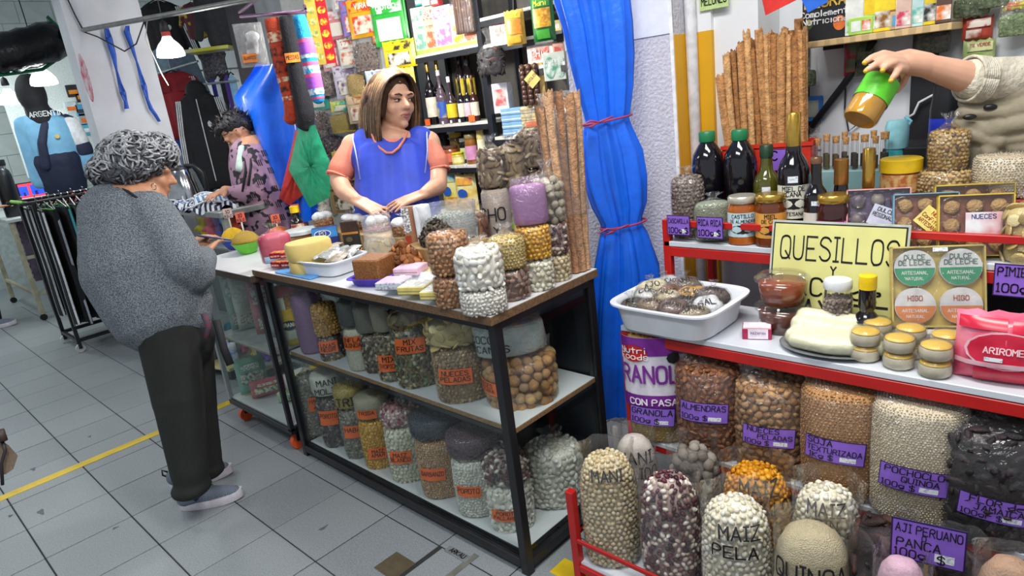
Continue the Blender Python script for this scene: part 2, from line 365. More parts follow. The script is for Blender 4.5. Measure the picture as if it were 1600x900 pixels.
# a, b, c half axes in metres, palette, roughness of outline
FILL = {
 'pallar': (.0135, .0088, .0058, [('#efece2', 5), ('#e2ddd0', 3), ('#f7f5ee', 2)], 2, .03, BEAN),
 'whitebean': (.0075, .0048, .0042, [('#ece9e0', 5), ('#dcd8cc', 3)], 1, .04, BEAN),
 'brownbean': (.015, .0065, .0055, [('#8a6a5a', 4), ('#9c7c6c', 3), ('#785848', 2)], 2, .04, BEAN),
 'corn_y': (.0075, .0068, .0048, [('#e0a81e', 5), ('#efc043', 3), ('#c98f12', 2)], 1, .12, BEAN),
 'corn_o': (.0095, .0085, .006, [('#cf8a12', 5), ('#e0a52c', 3), ('#b8770c', 2)], 1, .12, BEAN),
 'corn_w': (.0095, .008, .0055, [('#e6e0cb', 5), ('#d6cfb4', 3), ('#f2efe2', 2)], 1, .12, BEAN),
 'cancha': (.008, .007, .0055, [('#c9973c', 4), ('#b88128', 3), ('#dcb25a', 2)], 1, .1, BEAN),
 'chickpea': (.0052, .005, .0048, [('#cfa981', 5), ('#bf9368', 3), ('#dcbc98', 1)], 1, .06, BEAN),
 'chick_l': (.0085, .0078, .0068, [('#d9c9a2', 5), ('#c7b389', 3), ('#e6dabb', 2)], 1, .08, BEAN),
 'speckle': (.0105, .0068, .0055, [('#5c2c38', 4), ('#d6c4b4', 3), ('#8c6a64', 2), ('#3e1c28', 2), ('#ece2d8', 2)], 1, .05, BEAN),
 'pinkbean': (.010, .0065, .005, [('#c98f92', 3), ('#ecd9d2', 4), ('#8a3a48', 3)], 1, .06, BEAN),
 'darkbean': (.009, .0058, .005, [('#4a3238', 4), ('#8b7a78', 3), ('#2f2228', 3), ('#c4b8b0', 1)], 1, .05, BEAN),
 'greybean': (.0105, .007, .0055, [('#8f8a7c', 4), ('#a7a294', 3), ('#767164', 2)], 1, .06, BEAN),
 'lentil': (.0042, .0042, .0026, [('#c8b06a', 5), ('#b39a50', 3), ('#d9c68a', 2)], 1, .05, BEAN),
 'wheat': (.0046, .0026, .0024, [('#bca64c', 5), ('#a8923a', 3), ('#d0bc6a', 2)], 1, .05, BEAN),
 'peanut': (.0095, .0062, .0055, [('#b98554', 5), ('#a8703e', 3), ('#cda073', 2)], 1, .1, NUT),
 'almond': (.0125, .0068, .0045, [('#8f5a38', 5), ('#7d4c2e', 3), ('#a56f48', 2)], 2, .03, NUT),
 'walnut': (.0125, .0095, .0075, [('#a67c4e', 5), ('#8f6538', 3), ('#bf976a', 2)], 2, .22, NUT),
 'walnut_s': (.0085, .006, .005, [('#a8875e', 5), ('#8a6a42', 3), ('#c0a27a', 2)], 1, .22, NUT),
 'nutshell': (.0195, .0175, .0175, [('#b98a58', 5), ('#a0703f', 3), ('#c8a070', 2)], 2, .06, NUT),
 'mix': (.0105, .0072, .005, [('#8d7a58', 4), ('#cbb98c', 3), ('#4a4a3c', 3), ('#7f9a62', 1), ('#5c4634', 2), ('#d9d2bc', 1)], 1, .2, NUT),
 'mixdark': (.0105, .006, .0045, [('#6f5a52', 4), ('#4a3a34', 3), ('#a3907c', 2), ('#c2b4a0', 1)], 1, .2, NUT),
 'banana': (.0185, .0175, .0035, [('#cdb678', 5), ('#bda35e', 3), ('#dcca94', 2)], 2, .06, NUT),
 'mushroom': (.020, .0075, .006, [('#7a6248', 4), ('#5c4632', 3), ('#a08a6a', 2), ('#c4b69c', 1)], 1, .25, NUT),
 'slices': (.024, .010, .004, [('#8a7450', 4), ('#6e5838', 3), ('#a8946e', 2)], 2, .12, NUT),
 'rootchip': (.015, .013, .012, [('#b5ab9a', 5), ('#9a907e', 3), ('#cfc7b8', 2)], 2, .12, NUT),
 'greyball': (.018, .016, .015, [('#7d756c', 5), ('#675f58', 3), ('#948c82', 2)], 2, .1, NUT),
 'husk': (.008, .0055, .004, [('#8a7a70', 4), ('#a8988c', 3), ('#6b5c54', 2)], 1, .2, NUT),
 'granola': (.0062, .0048, .0038, [('#c8a668', 5), ('#b08a48', 3), ('#dcc492', 2), ('#6b4a32', 1)], 1, .2, NUT),
 'flakes': (.005, .0036, .0016, [('#c9a95e', 5), ('#b5934a', 3), ('#dfc88c', 2)], 1, .1, NUT),
 'popquinoa': (.0024, .0024, .0022, [('#d8cab0', 5), ('#c6b698', 3), ('#e6dcc6', 2)], 1, .1, NUT),
 'soya': (.0036, .0028, .0022, [('#b98a58', 5), ('#a87848', 3), ('#c99c6c', 2)], 1, .15, NUT),
 'jamaica': (.022, .010, .006, [('#221a1e', 5), ('#2f2226', 3), ('#1a1418', 3), ('#5c3a30', .5)], 2, .2, NUT),
 'pepper': (.03, .011, .008, [('#2c1a18', 5), ('#44241c', 3), ('#1c1212', 3)], 2, .15, NUT),
 'apricot': (.020, .013, .008, [('#8a5326', 5), ('#744018', 3), ('#a86c38', 2)], 2, .22, NUT),
 'blueseed': (.0042, .0034, .003, [('#333c4c', 5), ('#454e60', 3), ('#262d3a', 2)], 1, .05, BEAN),
 'plumseed': (.0046, .0036, .0032, [('#5c4452', 5), ('#704f5c', 3), ('#463440', 2)], 1, .05, BEAN),
 'rice': (.0038, .0018, .0016, [('#dcd8c6', 5), ('#cfcab4', 3)], 1, .05, BEAN),
}
DENS = {'popquinoa': 2.1, 'soya': 2.0, 'rice': 2.2, 'flakes': 1.7, 'lentil': 1.6, 'wheat': 1.8, 'blueseed': 1.5, 'plumseed': 1.5}
def heap(parent, rx, ry, h, kind, prof=PR, e=2.4, name='contents', sp=None, z0=0.):
    a, b, c, pal, sub, jit, mat = FILL[kind]
    sp = sp or (a+b)*.92*(DENS.get(kind, 1)**.5)
    P, N = rows(rx-c*.5, ry-c*.5, h-c*.5, e, prof, sp)
    V, F, C = scatter(P, N, a, b, c, pal, sub, jit)
    # the grains further in: one closed core
    n, m = 28, len(prof); cv = []; ang = np.arange(n)*2*math.pi/n; cc, ss = np.cos(ang), np.sin(ang); kk = (np.abs(cc)**e+np.abs(ss)**e)**(-1/e)
    for (zf, s) in prof: cv.append(np.stack([(rx-c*1.3)*s*kk*cc, (ry-c*1.3)*s*kk*ss, np.full(n, max(.001, zf*h-c*.9*(zf > .5)))], -1))
    cv = np.concatenate(cv); cf = []
    for j in range(m-1):
        for i in range(n):
            p, q = j*n+i, j*n+(i+1) % n; cf += [(p, q, q+n), (p, q+n, p+n)]
    mean = np.average([lin(p[0]) for p in pal], axis=0, weights=[p[1] for p in pal])
    F = np.concatenate([F, np.array(cf)+len(V)]); V = np.concatenate([V, cv]); C = np.concatenate([C, np.tile([*mean, 1], (len(cv), 1))])
    V = V+np.array([0, 0, z0])
    o = npmesh(name, V, F, C, mat, parent); o['kind'] = 'stuff'; return o
def powder(parent, rx, ry, h, mat, prof=PR, e=2.4, name='contents', z0=0.):
    g = G(); sd = rnd.uniform(0, 9)
    fp = []
    for (z0_, s0), (z1_, s1) in zip(prof[:-1], prof[1:]): fp += [(s0+(s1-s0)*k/3, (z0_+(z1_-z0_)*k/3)*h) for k in range(3)]
    fp.append((prof[-1][1], prof[-1][0]*h))
    g.lathe([(s, z) for s, z in fp], mat, 30, rx, ry, e, (0, 0, z0), wob=lambda a, z: 1+.03*math.sin(3*a+sd+z*22)+.02*math.sin(7*a+2*sd-z*40)+.008*math.sin(13*a+z*90))
    return g.build(name, parent, True)
def sack(parent, rx, ry, h, top='tie', prof=PR, e=2.4, mat=None, th=.1, name='plastic_bag', off=.004, z0=0., sq=1.):
    """clear bag around the contents, with its own crumpled top"""
    n = 36; g = G(); sd = rnd.uniform(0, 20); V = []; R = []
    q = [(s, z) for z, s in prof if z < (.97 if top in ('cap', 'fold', 'tie') else .90)]
    for s, z in q: R.append((s, s, z*h, .0))
    ls = q[-1][0]; zz = q[-1][1]*h+.004
    if top == 'tie':
        for k, (s, dz, wv) in enumerate([(.62, .012, .05), (.36, .028, .12), (.16, .05, .2), (.10, .065, .2), (.18, .085, .3), (.30, .105, .35), (.34, .12, .35)]): R.append((s, s, zz+dz*th/.1, wv))
    elif top == 'open':
        for k, (s, dz, wv) in enumerate([(.99, .0, .02), (1.0, .25, .03), (.98, .5, .05), (1.0, .8, .07), (1.03, 1, .09)]): R.append((s*max(ls, .97), s*max(ls, .97), zz+dz*th, wv))
    elif top == 'fold':
        for k, (sx, sy, dz) in enumerate([(.9, .7, .015), (.85, .42, .04), (.86, .16, .075), (.9, .05, .1)]): R.append((sx, sy, zz+dz*th/.1, .04))
    else:
        for s, dz in [(.7, .006), (.4, .012), (.02, .014)]: R.append((s, s, zz+dz, .03))
    for (sx, sy, z, wv) in R:
        for i in range(n):
            a = 2*math.pi*i/n; ca, sa = math.cos(a), math.sin(a); k = (abs(ca)**e+abs(sa)**e)**(-1/e)
            d = 1+wv*(math.sin(5*a+sd)+.6*math.sin(9*a+2*sd+z*30))+.006*math.sin(11*a+sd*3+z*60)
            V.append(((rx*sx*k*d+off)*ca, (ry*sy*k*d+off)*sa, z0+z+(wv*.25*th*math.sin(3*a+sd) if wv > .04 else 0)))
    F = [(j*n+i, j*n+(i+1) % n, (j+1)*n+(i+1) % n, (j+1)*n+i) for j in range(len(R)-1) for i in range(n)]
    g.add(V, F, mat or FILM); return g.build(name, parent, True)
PURP = M('#8a62cc', r=.55, var=.06); PURB = M('#2a1a52', r=.55); ORNG = M('#e8682c', r=.55, var=.06); ORNB = M('#e07a3c', r=.55)
def bag(label, P, W, H, fill, top='tie', rz=None, dr=.85, e=2.4, prof=PR, th=.1, name='grain_bag', cat='bag', group=None, filmmat=None, write=None, pc=None, ink=None):
    if rz is None: rz = face(P)
    root = thing(name, label, cat, P, rz, group); rx, ry = W/2, W/2*dr
    if isinstance(fill, str): heap(root, rx, ry, H, fill, prof, e)
    else: powder(root, rx, ry, H, fill, prof, e)
    sack(root, rx, ry, H, top, prof, e, filmmat, th)
    S = bagS(rx+.004, ry+.004, H, prof, e)
    if write: lettering(root, S, [(tx, s*W, t*H, sz*H, sz*H*.13) for tx, s, t, sz in write], ink or INK, .004, maxw=W*.92)
    if pc: card(root, S, pc.get('s', 0)*W, pc['t']*H, pc['w']*W, pc['h']*H, pc.get('bg', ORNG), pc.get('lines'), pc.get('border'), pc.get('rot', 0), pc.get('sticker', False))
    return root
# ------------------------------------------------------------------ bottles, jars, boxes, pouches
def lathe_part(root, name, prof, mat, n=20, sx=1, sy=1, e=2., smooth=40): g = G(); g.lathe(prof, mat, n, sx, sy, e); return g.build(name, root, True, smooth)
def wine(label, P, W, H, glass, capm, lab=None, band=None, rz=None, name='bottle', cat='bottle', group=None, sh=.58, neck=.30, capf=.13, text=None, capr=None, lr=(.14, .46), ink=None, sticker=False):
    rz = face(P) if rz is None else rz; root = thing(name, label, cat, P, rz, group); r = W/2
    lathe_part(root, 'bottle_body', [(r*.86, 0), (r, .012*H), (r, sh*H*.9), (r*.97, sh*H), (r*.8, sh*H+.07*H), (r*.5, sh*H+.13*H), (r*neck*1.05, sh*H+.2*H), (r*neck, (1-capf)*H), (r*neck*.98, .985*H)], glass)
    cr = (capr or neck*1.12)*r
    lathe_part(root, 'bottle_cap', [(cr, (1-capf)*H), (cr*1.02, (1-capf)*H+.004), (cr, .992*H), (cr*.9, H)], capm)
    S = roundS(r, r)
    if lab is not None:
        g = G(); patch(g, S, -r*1.25, lr[0]*H, r*1.25, lr[1]*H, lab, .0008, 10, 3); l = g.build('paper_label', root, True)
        g = G(); hh = (lr[1]-lr[0])*H; mid = (lr[0]+lr[1])/2*H
        if band is not None: disc(g, S, 0, mid-hh*.05, r*.8, hh*.17, band, .0014); g.build('printed_emblem', l)
        if text: lettering(l, S, [(tx, 0, mid+yy*hh, sz*hh, sz*hh*.16) for tx, yy, sz in text], ink or INK, .002)
    if sticker: g = G(); patch(g, S, -r*.35, H*sh*.86, r*.25, H*sh*.95, STK, .001, 4, 2); g.build('price_sticker', root)
    return root
def jar(label, P, W, H, glass, lidm, lab=None, band=None, rz=None, name='jar', cat='jar', group=None, lidf=.14, text=None, lidr=.93, lr=(.15, .62), ink=None, fill=None, lw=1.3):
    rz = face(P) if rz is None else rz; root = thing(name, label, cat, P, rz, group); r = W/2; t = (1-lidf)*H
    if fill: heap(root, r*.93, r*.93, t*.86, fill, PRF, 2, 'jar_contents')
    lathe_part(root, 'jar_body', [(r*.9, 0), (r, .03*H), (r, t*.82), (r*.95, t*.9), (r*lidr*.94, t*.96), (r*lidr*.94, t)], glass)
    lathe_part(root, 'jar_lid', [(r*lidr, t), (r*lidr*1.03, t+.01*H), (r*lidr*1.03, H*.97), (r*lidr*.95, H)], lidm)
    if lab is not None:
        S = roundS(r, r); g = G(); patch(g, S, -r*lw, lr[0]*H, r*lw, lr[1]*H, lab, .0008, 10, 3); l = g.build('paper_label', root, True); hh = (lr[1]-lr[0])*H; mid = (lr[0]+lr[1])/2*H
        if band is not None: g = G(); disc(g, S, 0, mid-hh*.18, r*.85, hh*.19, band, .0014); g.build('printed_emblem', l)
        if text: lettering(l, S, [(tx, 0, mid+yy*hh, sz*hh, sz*hh*.16) for tx, yy, sz in text], ink or INK, .002)
    return root
def carton(label, P, W, H, D, col, prints=(), text=(), rz=None, name='carton', cat='box', group=None, tilt=0, top=None, side=None, b=.002, z=0, ink=None):
    """box whose printed front faces local -Y; prints = (u0,v0,u1,v1,mat), text = (str,u,v,size,mat) in 0..1 of the front"""
    rz = face(P) if rz is None else rz; root = thing(name, label, cat, P, rz, group)
    root.rotation_euler = (tilt, 0, rz)
    g = G(); g.box(-W/2, -D/2, 0, W/2, D/2, H, col, min(b, W/6, D/6, H/6)); body = g.build('box_body', root)
    S = flatS(D/2)
    for k, p in enumerate(prints):
        g = G()
        if p[0] == 'o': disc(g, S, (p[1]-.5)*W, p[2]*H, p[3]*W, p[4]*H, p[5], .0009+k*.00025)
        else: patch(g, S, (p[0]-.5)*W, p[1]*H, (p[2]-.5)*W, p[3]*H, p[4], .0009+k*.00025, 2, 2)
        g.build('printed_panel', root)
    if text:
        g = G()
        for tx, uu, vv, sz, mt in text:
            Q, wd = strokes(tx, sz*H, sz*H*.17, .0, it=1); Q = Q+np.array([(uu-.5)*W-wd/2, vv*H]); put_quads(g, Q, S, .004, mt)
        g.build('lettering', root)
    if top is not None: g = G(); g.box(-W/2*.94, -D/2*.9, H, W/2*.94, D/2*.9, H+.0008, top); g.build('printed_top', root)
    return root
def pouchS(W, H, D):
    def fn(s, t, o=0.):
        s = np.asarray(s, float); t = np.asarray(t, float); a = np.clip(1-np.abs(2*s/W)**2.2, 0, 1); b = np.clip(1-np.abs(2*t/H-1)**2.6, 0, 1)
        return np.stack([s, -(D/2)*np.sqrt(a*b)-.001-o, t], -1)
    return fn
def pouch(label, P, W, H, D, col, prints=(), text=(), rz=None, name='snack_pouch', cat='packet', group=None, tilt=0, top='seal', see=None):
    """soft sealed packet, bulging front and back"""
    rz = face(P) if rz is None else rz; root = thing(name, label, cat, P, rz, group); root.rotation_euler = (tilt, 0, rz); S = pouchS(W, H, D); sd = rnd.uniform(0, 9)
    g = G()
    def f(sgn):
        def q(u, v):
            s, t = (u-.5)*W, v*H; p = S(np.array(s), np.array(t))[()]; k = 1+.10*math.sin(9*u+sd)*math.sin(7*v+sd)
            return (p[0], p[1]*k*sgn, p[2]+.004*math.sin(25*u+sd)*(1 if v > .97 else 0))
        return q
    g.surf(f(1), 11, 13, col); g.surf(f(-1), 11, 13, col); body = g.build('packet_body', root, True)
    if see is not None:   # transparent packet with visible filling
        heap(root, W*.40, D*.36, H*.78, see, PR, 2.2, 'contents')
    for k, p in enumerate(prints):
        g = G()
        if p[0] == 'o': disc(g, S, (p[1]-.5)*W, p[2]*H, p[3]*W, p[4]*H, p[5], .0044+k*.0004)
        else: patch(g, S, (p[0]-.5)*W*.98, p[1]*H, (p[2]-.5)*W*.98, p[3]*H, p[4], .0044+k*.0004, 8, 8)
        g.build('printed_panel', root, True)
    if text:
        g = G()
        for tx, uu, vv, sz, mt in text:
            Q, wd = strokes(tx, sz*H, sz*H*.18, 0, it=1); Q = Q+np.array([(uu-.5)*W-wd/2, vv*H]); put_quads(g, Q, S, .0075, mt)
        g.build('lettering', root)
    return root
# ------------------------------------------------------------------ bodies and cloth: many shapes fused into one skin
def cone(g, p0, p1, r0, r1, n=14, flat=1.):
    p0, p1 = np.array(p0, float), np.array(p1, float); d = p1-p0; L = np.linalg.norm(d)+1e-9; d /= L; pts = []; rr = []
    for k in (-1, -.8, -.45, 0): pts.append(p0+d*r0*k); rr.append(max(.0004, r0*math.sqrt(max(0, 1-k*k))))
    for k in (0, .45, .8, 1): pts.append(p1+d*r1*k); rr.append(max(.0004, r1*math.sqrt(max(0, 1-k*k))))
    g.tube(pts, rr, None, n, True, flat)
def fuse(name, prims, voxel, mat, parent=None, sm=6, smf=.5):
    """prims: ('c', p0, p1, r0, r1[, flat]) tapered limbs, ('e', centre, radii[, euler]) -> one continuous mesh"""
    g = G()
    for p in prims:
        if p[0] == 'c': cone(g, p[1], p[2], p[3], p[4], 14, p[5] if len(p) > 5 else 1.)
        elif p[0] == 'e': g.ell(p[1], p[2], None, 16, 10, eul(*p[3]) if len(p) > 3 else None)
        else: g.box(*p[1:7], None, p[7] if len(p) > 7 else .01)
    me = bpy.data.meshes.new(name); me.from_pydata(g.v, [], g.f); o = bpy.data.objects.new(name, me)
    COL.objects.link(o)
    md = o.modifiers.new('r', 'REMESH'); md.mode = 'VOXEL'; md.voxel_size = voxel; md.use_smooth_shade = True
    if sm: m2 = o.modifiers.new('s', 'SMOOTH'); m2.iterations = sm; m2.factor = smf
    dg = bpy.context.evaluated_depsgraph_get(); me2 = bpy.data.meshes.new_from_object(o.evaluated_get(dg)); me2.name = name
    bpy.data.objects.remove(o); bpy.data.meshes.remove(me)
    me2.materials.clear(); me2.materials.append(mat)
    me2.polygons.foreach_set('use_smooth', [True]*len(me2.polygons))
    return link(name, me2, parent)
# ================================================================== the setting
T = .315
def struct(o, label=None):
    o['kind'] = 'structure'
    if label: o['label'] = label
    return o
WHITE = M('#dfe2e6', r=.75, var=.05, sc=6, bump=.12, bs=60)
WHITEB = M('#e4e6e8', r=.7, var=.04, sc=4)
# floor: grout bed with single tiles on the market's own grid
GROUT = M('#2c2f33', r=.9)
TILE = M('#7f8589', r=.42, h2='#959b9e', sc=190, mix=(.36, .64), det=8, bump=.06, bs=300)
TILE2 = M('#787e83', r=.45, h2='#90969a', sc=190, mix=(.36, .64), det=8, bump=.06, bs=300)
g = G(); g.box(-8, -3, -.05, 5, 4.2, -.0035, GROUT); floor = struct(g.build('floor'))
g = G(); a = T/2-.0026; g.box(-a, -a, -.02, a, a, 0, TILE, .0015); t0 = g.build('floor_tile', floor); t0.location = (T/2, T/2, 0)
g = G(); g.box(-a, -a, -.02, a, a, -.0006, TILE2, .0015); tm2 = g.build('floor_tile', floor); tm2.location = (T/2, T*1.5, 0)
nt = 2
for i in range(-16, 8):
    for j in range(-3, 9):
        if (i, j) in ((0, 0), (0, 1)): continue
        if nt >= 288: break
        c = (t0 if rnd.random() < .7 else tm2).copy(); COL.objects.link(c); c.location = ((i+.5)*T, (j+.5)*T, rnd.uniform(-.0006, 0)); nt += 1
g = G()   # the far floor, beyond where the tiles can be told apart
g.box(-8, -3, -.03, -16*T, 4.2, -.0004, TILE); g.build('far_floor_strip', floor)
YEL = M('#dfbe1e', r=.5, var=.18, sc=14, bump=.1, h2='#c9a818', mix=(.45, .75))
y0 = Pz(0, 780, 0)[0]; y1 = Pz(250, 674, 0)[0]; ym = (y0+y1)/2
g = G(); g.box(ym-.03, -2.5, 0, ym+.03, 4.0, .0012, YEL); g.build('yellow_line_marking', floor)
P = Pz(872, 892, 0); g = G(); g.box(P[0]-.02, P[1]-.02, 0, P[0]+1.6, P[1]+.06, .0012, YEL); g.build('yellow_line_marking', floor)
P = Pz(617, 884, 0); g = G(); g.box(P[0]-.055, P[1]-.05, 0, P[0]+.055, P[1]+.05, .0015, M('#7d725c', r=.4, metal=.6), .0007); g.build('brass_floor_plate', floor)
P = Pz(655, 880, 0); g = G(); g.box(P[0]-.008, P[1]-.25, 0, P[0]+.008, P[1]+.10, .0015, M('#2b2b2c', r=.7)); g.build('drain_slot', floor)
P = Pz(722, 885, 0); g = G(); g.box(P[0]-.012, P[1]-.15, 0, P[0]+.012, P[1]+.07, .0015, M('#6f7068', r=.5)); g.build('drain_slot', floor)
STAIN = M('#5e6266', r=.7)
for (sx, sy, rx_, ry_) in [(64, 800, .03, .012), (52, 733, .022, .010), (16, 806, .012, .008), (140, 682, .012, .008), (505, 825, .008, .02), (180, 825, .008, .012)]:
    P = Pz(sx, sy, 0); g = G(); g.lathe([(1, 0), (.6, .0007), (.02, .0009)], STAIN, 12, rx_, ry_, 2, (P[0], P[1], .0), False, lambda a, z: 1+.3*math.sin(3*a+sx)); g.build('dark_stain', floor)
P = Pz(715, 866, 0); g = G(); g.box(-.055, -.016, 0, .055, .016, .003, M('#777b7e', r=.5), .001); o = g.build('embossed_strip', floor); o.location = P; o.rotation_euler = (0, 0, .0)
lettering(o, lambda s, t, q=0.: np.stack([s, t, np.full_like(s, .0036)], -1), [('ARKAU', 0, -.008, .018, .004)], M('#26282a', r=.7))
# left pillar and the beam over it
g = G(); g.box(-1.68, 1.12, 0, -1.52, 1.56, 3.2, M('#d2d5da', r=.75, var=.05, sc=5, bump=.15, bs=30)); struct(g.build('pillar'), 'white rectangular pillar between the clothes stalls')
g = G(); g.box(-3.4, .35, 2.62, -1.5, 1.12, 3.2, WHITE); struct(g.build('beam'), 'white ceiling beam left of the pillar')
g = G(); g.box(-8, -3, 3.2, 5, 4.3, 3.3, M('#c9cdd2', r=.8)); struct(g.build('ceiling'))
# tiled wall far left
WT = M('#d5dfdc', r=.25, var=.04, sc=8)
g = G(); g.box(-6.5, .2, 0, -6.42, 4.2, 3.2, M('#aab5b4', r=.8)); wl = struct(g.build('wall_left'))
g = G(); g.box(-.006, -.178, -.118, .006, .178, .118, WT, .003); w0 = g.build('wall_tile', wl); k = 0
for j in range(12):
    for i in range(10):
        c = w0 if k == 0 else w0.copy(); k += 1
        if c is not w0: COL.objects.link(c)
        c.location = (-6.415, .4+i*.36+(.0 if j % 2 else .18), .9+j*.24)
# stall back walls
g = G(); g.box(-4.8, 2.92, 0, 1.62, 3.0, 3.2, M('#c9ccd0', r=.8, var=.06, sc=3)); struct(g.build('wall_back'))
g = G(); g.box(2.02, 2.30, 0, 5, 2.38, 3.2, M('#d9dde2', r=.6, var=.05, sc=3)); struct(g.build('wall_right'))
# pillar between the blue curtain and the rack, yellow painted foot, pipe
PX0, PX1 = Py(972, 150, 2.0)[0], Py(1057, 150, 2.0)[0]
g = G(); g.box(PX0-.25, 2.0, 0, PX1, 2.45, 3.2, M('#ccccd6', r=.85, var=.07, sc=60, bump=.5, bs=90, h2='#bdb9c2', mix=(.3, .7))); pr = struct(g.build('pillar'), 'rough plastered pillar beside the blue curtain')
g = G(); g.box(PX0-.252, 1.996, hgt(1010, 60, (PX0, 2.0)), PX1+.001, 2.0, 3.2, M('#dcdfe6', r=.8, var=.03, bump=.1, bs=50), .001); g.build('smooth_paint', pr)
g = G(); g.box(PX1-.012, 1.993, 0, PX1+.001, 2.0, 3.2, M('#e6e7ea', r=.7), .001); g.build('corner_bead', pr)
YW = M('#dda514', r=.5, var=.06, sc=4)
zy = hgt(1066, 54, (PX1, 2.1))
g = G(); g.box(PX1, 2.001, 0, PX1+.002, 2.1, zy, YW); g.build('yellow_paint', pr)
XA, XB, XC = Py(1079, 130, 2.1)[0], Py(1094, 130, 2.1)[0], Py(1114, 130, 2.1)[0]
g = G(); g.box(PX1, 2.1, 0, XC, 2.3, zy, YW); g.box(PX1, 2.1, zy, XC, 2.3, 3.2, WHITEB); struct(g.build('trim_1'), 'wall strip painted yellow below and white above')
g = G(); g.tube([(XA/2+XB/2, 2.085, 0), (XA/2+XB/2, 2.085, 3.2)], (XB-XA)*.55, M('#d4d5da', r=.5), 14); struct(g.build('trim_2', None, True), 'white vertical pipe between two yellow strips')
g = G(); g.box(XC, 2.12, 0, XC+.16, 2.30, 3.2, WHITEB); struct(g.build('trim_3'), 'white wall edge beside the cinnamon sticks')
# dark rear of the vendor's stall, seen under the counter
g = G(); g.box(1.45, 2.02, 0, 1.98, 2.05, .95, M('#2a211c', r=.7)); struct(g.build('wall_dark_panel'), 'dark brown panel low behind the blue curtain')
# ================================================================== pendant bulbs
BULBW = M('#f4f4ee', r=.4, em=1.2); BULBE = M('#ffffff', r=.4, em=14.)
def bulb(label, P, R, power, collar=None, cordz=.5, col=(1, .97, .93)):
    root = thing('pendant_bulb', label, 'lamp', P, 0, 'hanging light bulbs')
    lathe_part(root, 'bulb_shell', [(R*.96, 0), (R, R*.12), (R*.92, R*.5), (R*.7, R*.85), (R*.42, R*1.15), (R*.30, R*1.4)], BULBW, 24)
    lathe_part(root, 'lit_face', [(R*.2, -R*.10), (R*.75, -R*.06), (R*.96, 0)], BULBE, 24)
    if collar is not None: lathe_part(root, 'collar', [(R*.32, R*1.4), (R*.32, R*1.7)], collar, 16)
    lathe_part(root, 'lamp_socket', [(R*.30, R*1.7), (R*.34, R*1.8), (R*.26, R*2.3), (R*.08, R*2.5)], M('#26262a', r=.5), 16)
    g = G(); g.tube([(0, 0, R*2.5), (.01, 0, R*2.5+cordz*.5), (0, 0, R*2.5+cordz)], .004, M('#222226', r=.6), 6); g.build('cord', root)
    l = bpy.data.lights.new('bulb_light', 'POINT'); l.energy = power; l.shadow_soft_size = R*.9; l.color = col
    lo = bpy.data.objects.new('bulb_light', l); COL.objects.link(lo); lo.parent = root; lo.location = (0, 0, -R*1.05)
    return root
P = Px(268, 88, -.75); bulb('white lamp bulb with a red collar above the grey hooded top', P, 21*mpp(P), 6, M('#c8443c', r=.5), .35)
P = Px(70, 132, -3.2); bulb('lit bulb hanging over the hooded mannequin head', P, 19*mpp(P), 10, None, .5, (.95, 1, .98))
P = Px(18, 162, -4.2); bulb('glaring bulb at the picture\'s edge beside the tiled wall', P, 16*mpp(P), 12, None, .5, (.95, 1, .98))
P = Py(592, 6, 1.75); bulb('bright bulb hanging over the stallkeeper in front of the packets', P, 19*mpp(P), 31, None, .3, (1, .97, .92))
# ================================================================== glass counter
X0, X1, Y0, Y1, ZT = .525, 1.949, 1.009, 1.493, .91
BLK = M('#17181c', r=.4, var=.1); LAM = M('#d4d6da', r=.35, var=.04, sc=5); CHIP = M('#8a6a48', r=.7, var=.25, sc=140); DKW = M('#4a3c30', r=.6, var=.2, sc=60)
def slab(root, name, x0, y0, x1, y1, z1, th, edge, top=LAM):
    g = G(); g.box(x0, y0, z1-th, x1, y1, z1-.0015, edge, .001); o = g.build(name, root)
    g = G(); g.box(x0+.002, y0+.002, z1-.0015, x1-.002, y1-.002, z1, top); g.build('laminate_sheet', o); return o
cn = thing('display_counter', 'black framed glass counter holding two tiers of grain bags', 'counter', (X0, Y0, 0))
lx, ly = X1-X0, Y1-Y0
ZM = hgt(797, 672, (1.93, 1.03)); ZB = .068
for i, (x, y) in enumerate([(0, 0), (lx-.032, 0), (0, ly-.032), (lx-.032, ly-.032)]):
    g = G(); g.box(x, y, 0, x+.032, y+.032, ZT-.03, BLK, .002); g.build('post', cn)
for (a, b) in [((.032, 0), (lx-.032, .025)), ((.032, ly-.025), (lx-.032, ly)), ((0, .032), (.025, ly-.032)), ((lx-.025, .032), (lx, ly-.032))]:
    g = G(); g.box(a[0], a[1], ZB-.045, b[0], b[1], ZB-.012, BLK, .002); g.build('bottom_rail', cn)
    g = G(); g.box(a[0], a[1], ZT-.055, b[0], b[1], ZT-.03, BLK, .002); g.build('top_rail', cn)
slab(cn, 'bottom_shelf', .034, .028, lx-.034, ly-.03, ZB, .014, BLK)
slab(cn, 'middle_shelf', .034, .034, lx-.010, ly-.03, ZM, .018, CHIP)
g = G(); g.box(.034, .030, ZM-.032, lx-.034, .034, ZM-.018, BLK); g.build('shelf_rail', cn)
for nm, b in [('front_glass', (.032, .008, ZB-.012, lx*.62, .012, ZT-.055)), ('front_glass', (lx*.6, .014, ZB-.012, lx-.032, .018, ZT-.055)), ('side_glass', (lx-.014, .032, ZB-.012, lx-.010, ly-.032, ZT-.055)), ('side_glass', (.010, .032, ZB-.012, .014, ly-.032, ZT-.055))]:
    g = G(); g.box(*b, PANE); g.build(nm, cn)
g = G(); g.box(.03, ly-.022, ZB, lx-.03, ly-.014, ZT-.05, M('#20242c', r=.5)); g.build('back_panel', cn)
wt = thing('countertop', 'white laminate countertop with chipboard edge lying on the black glass counter', 'countertop', (X0-.03, Y0-.022, ZT))
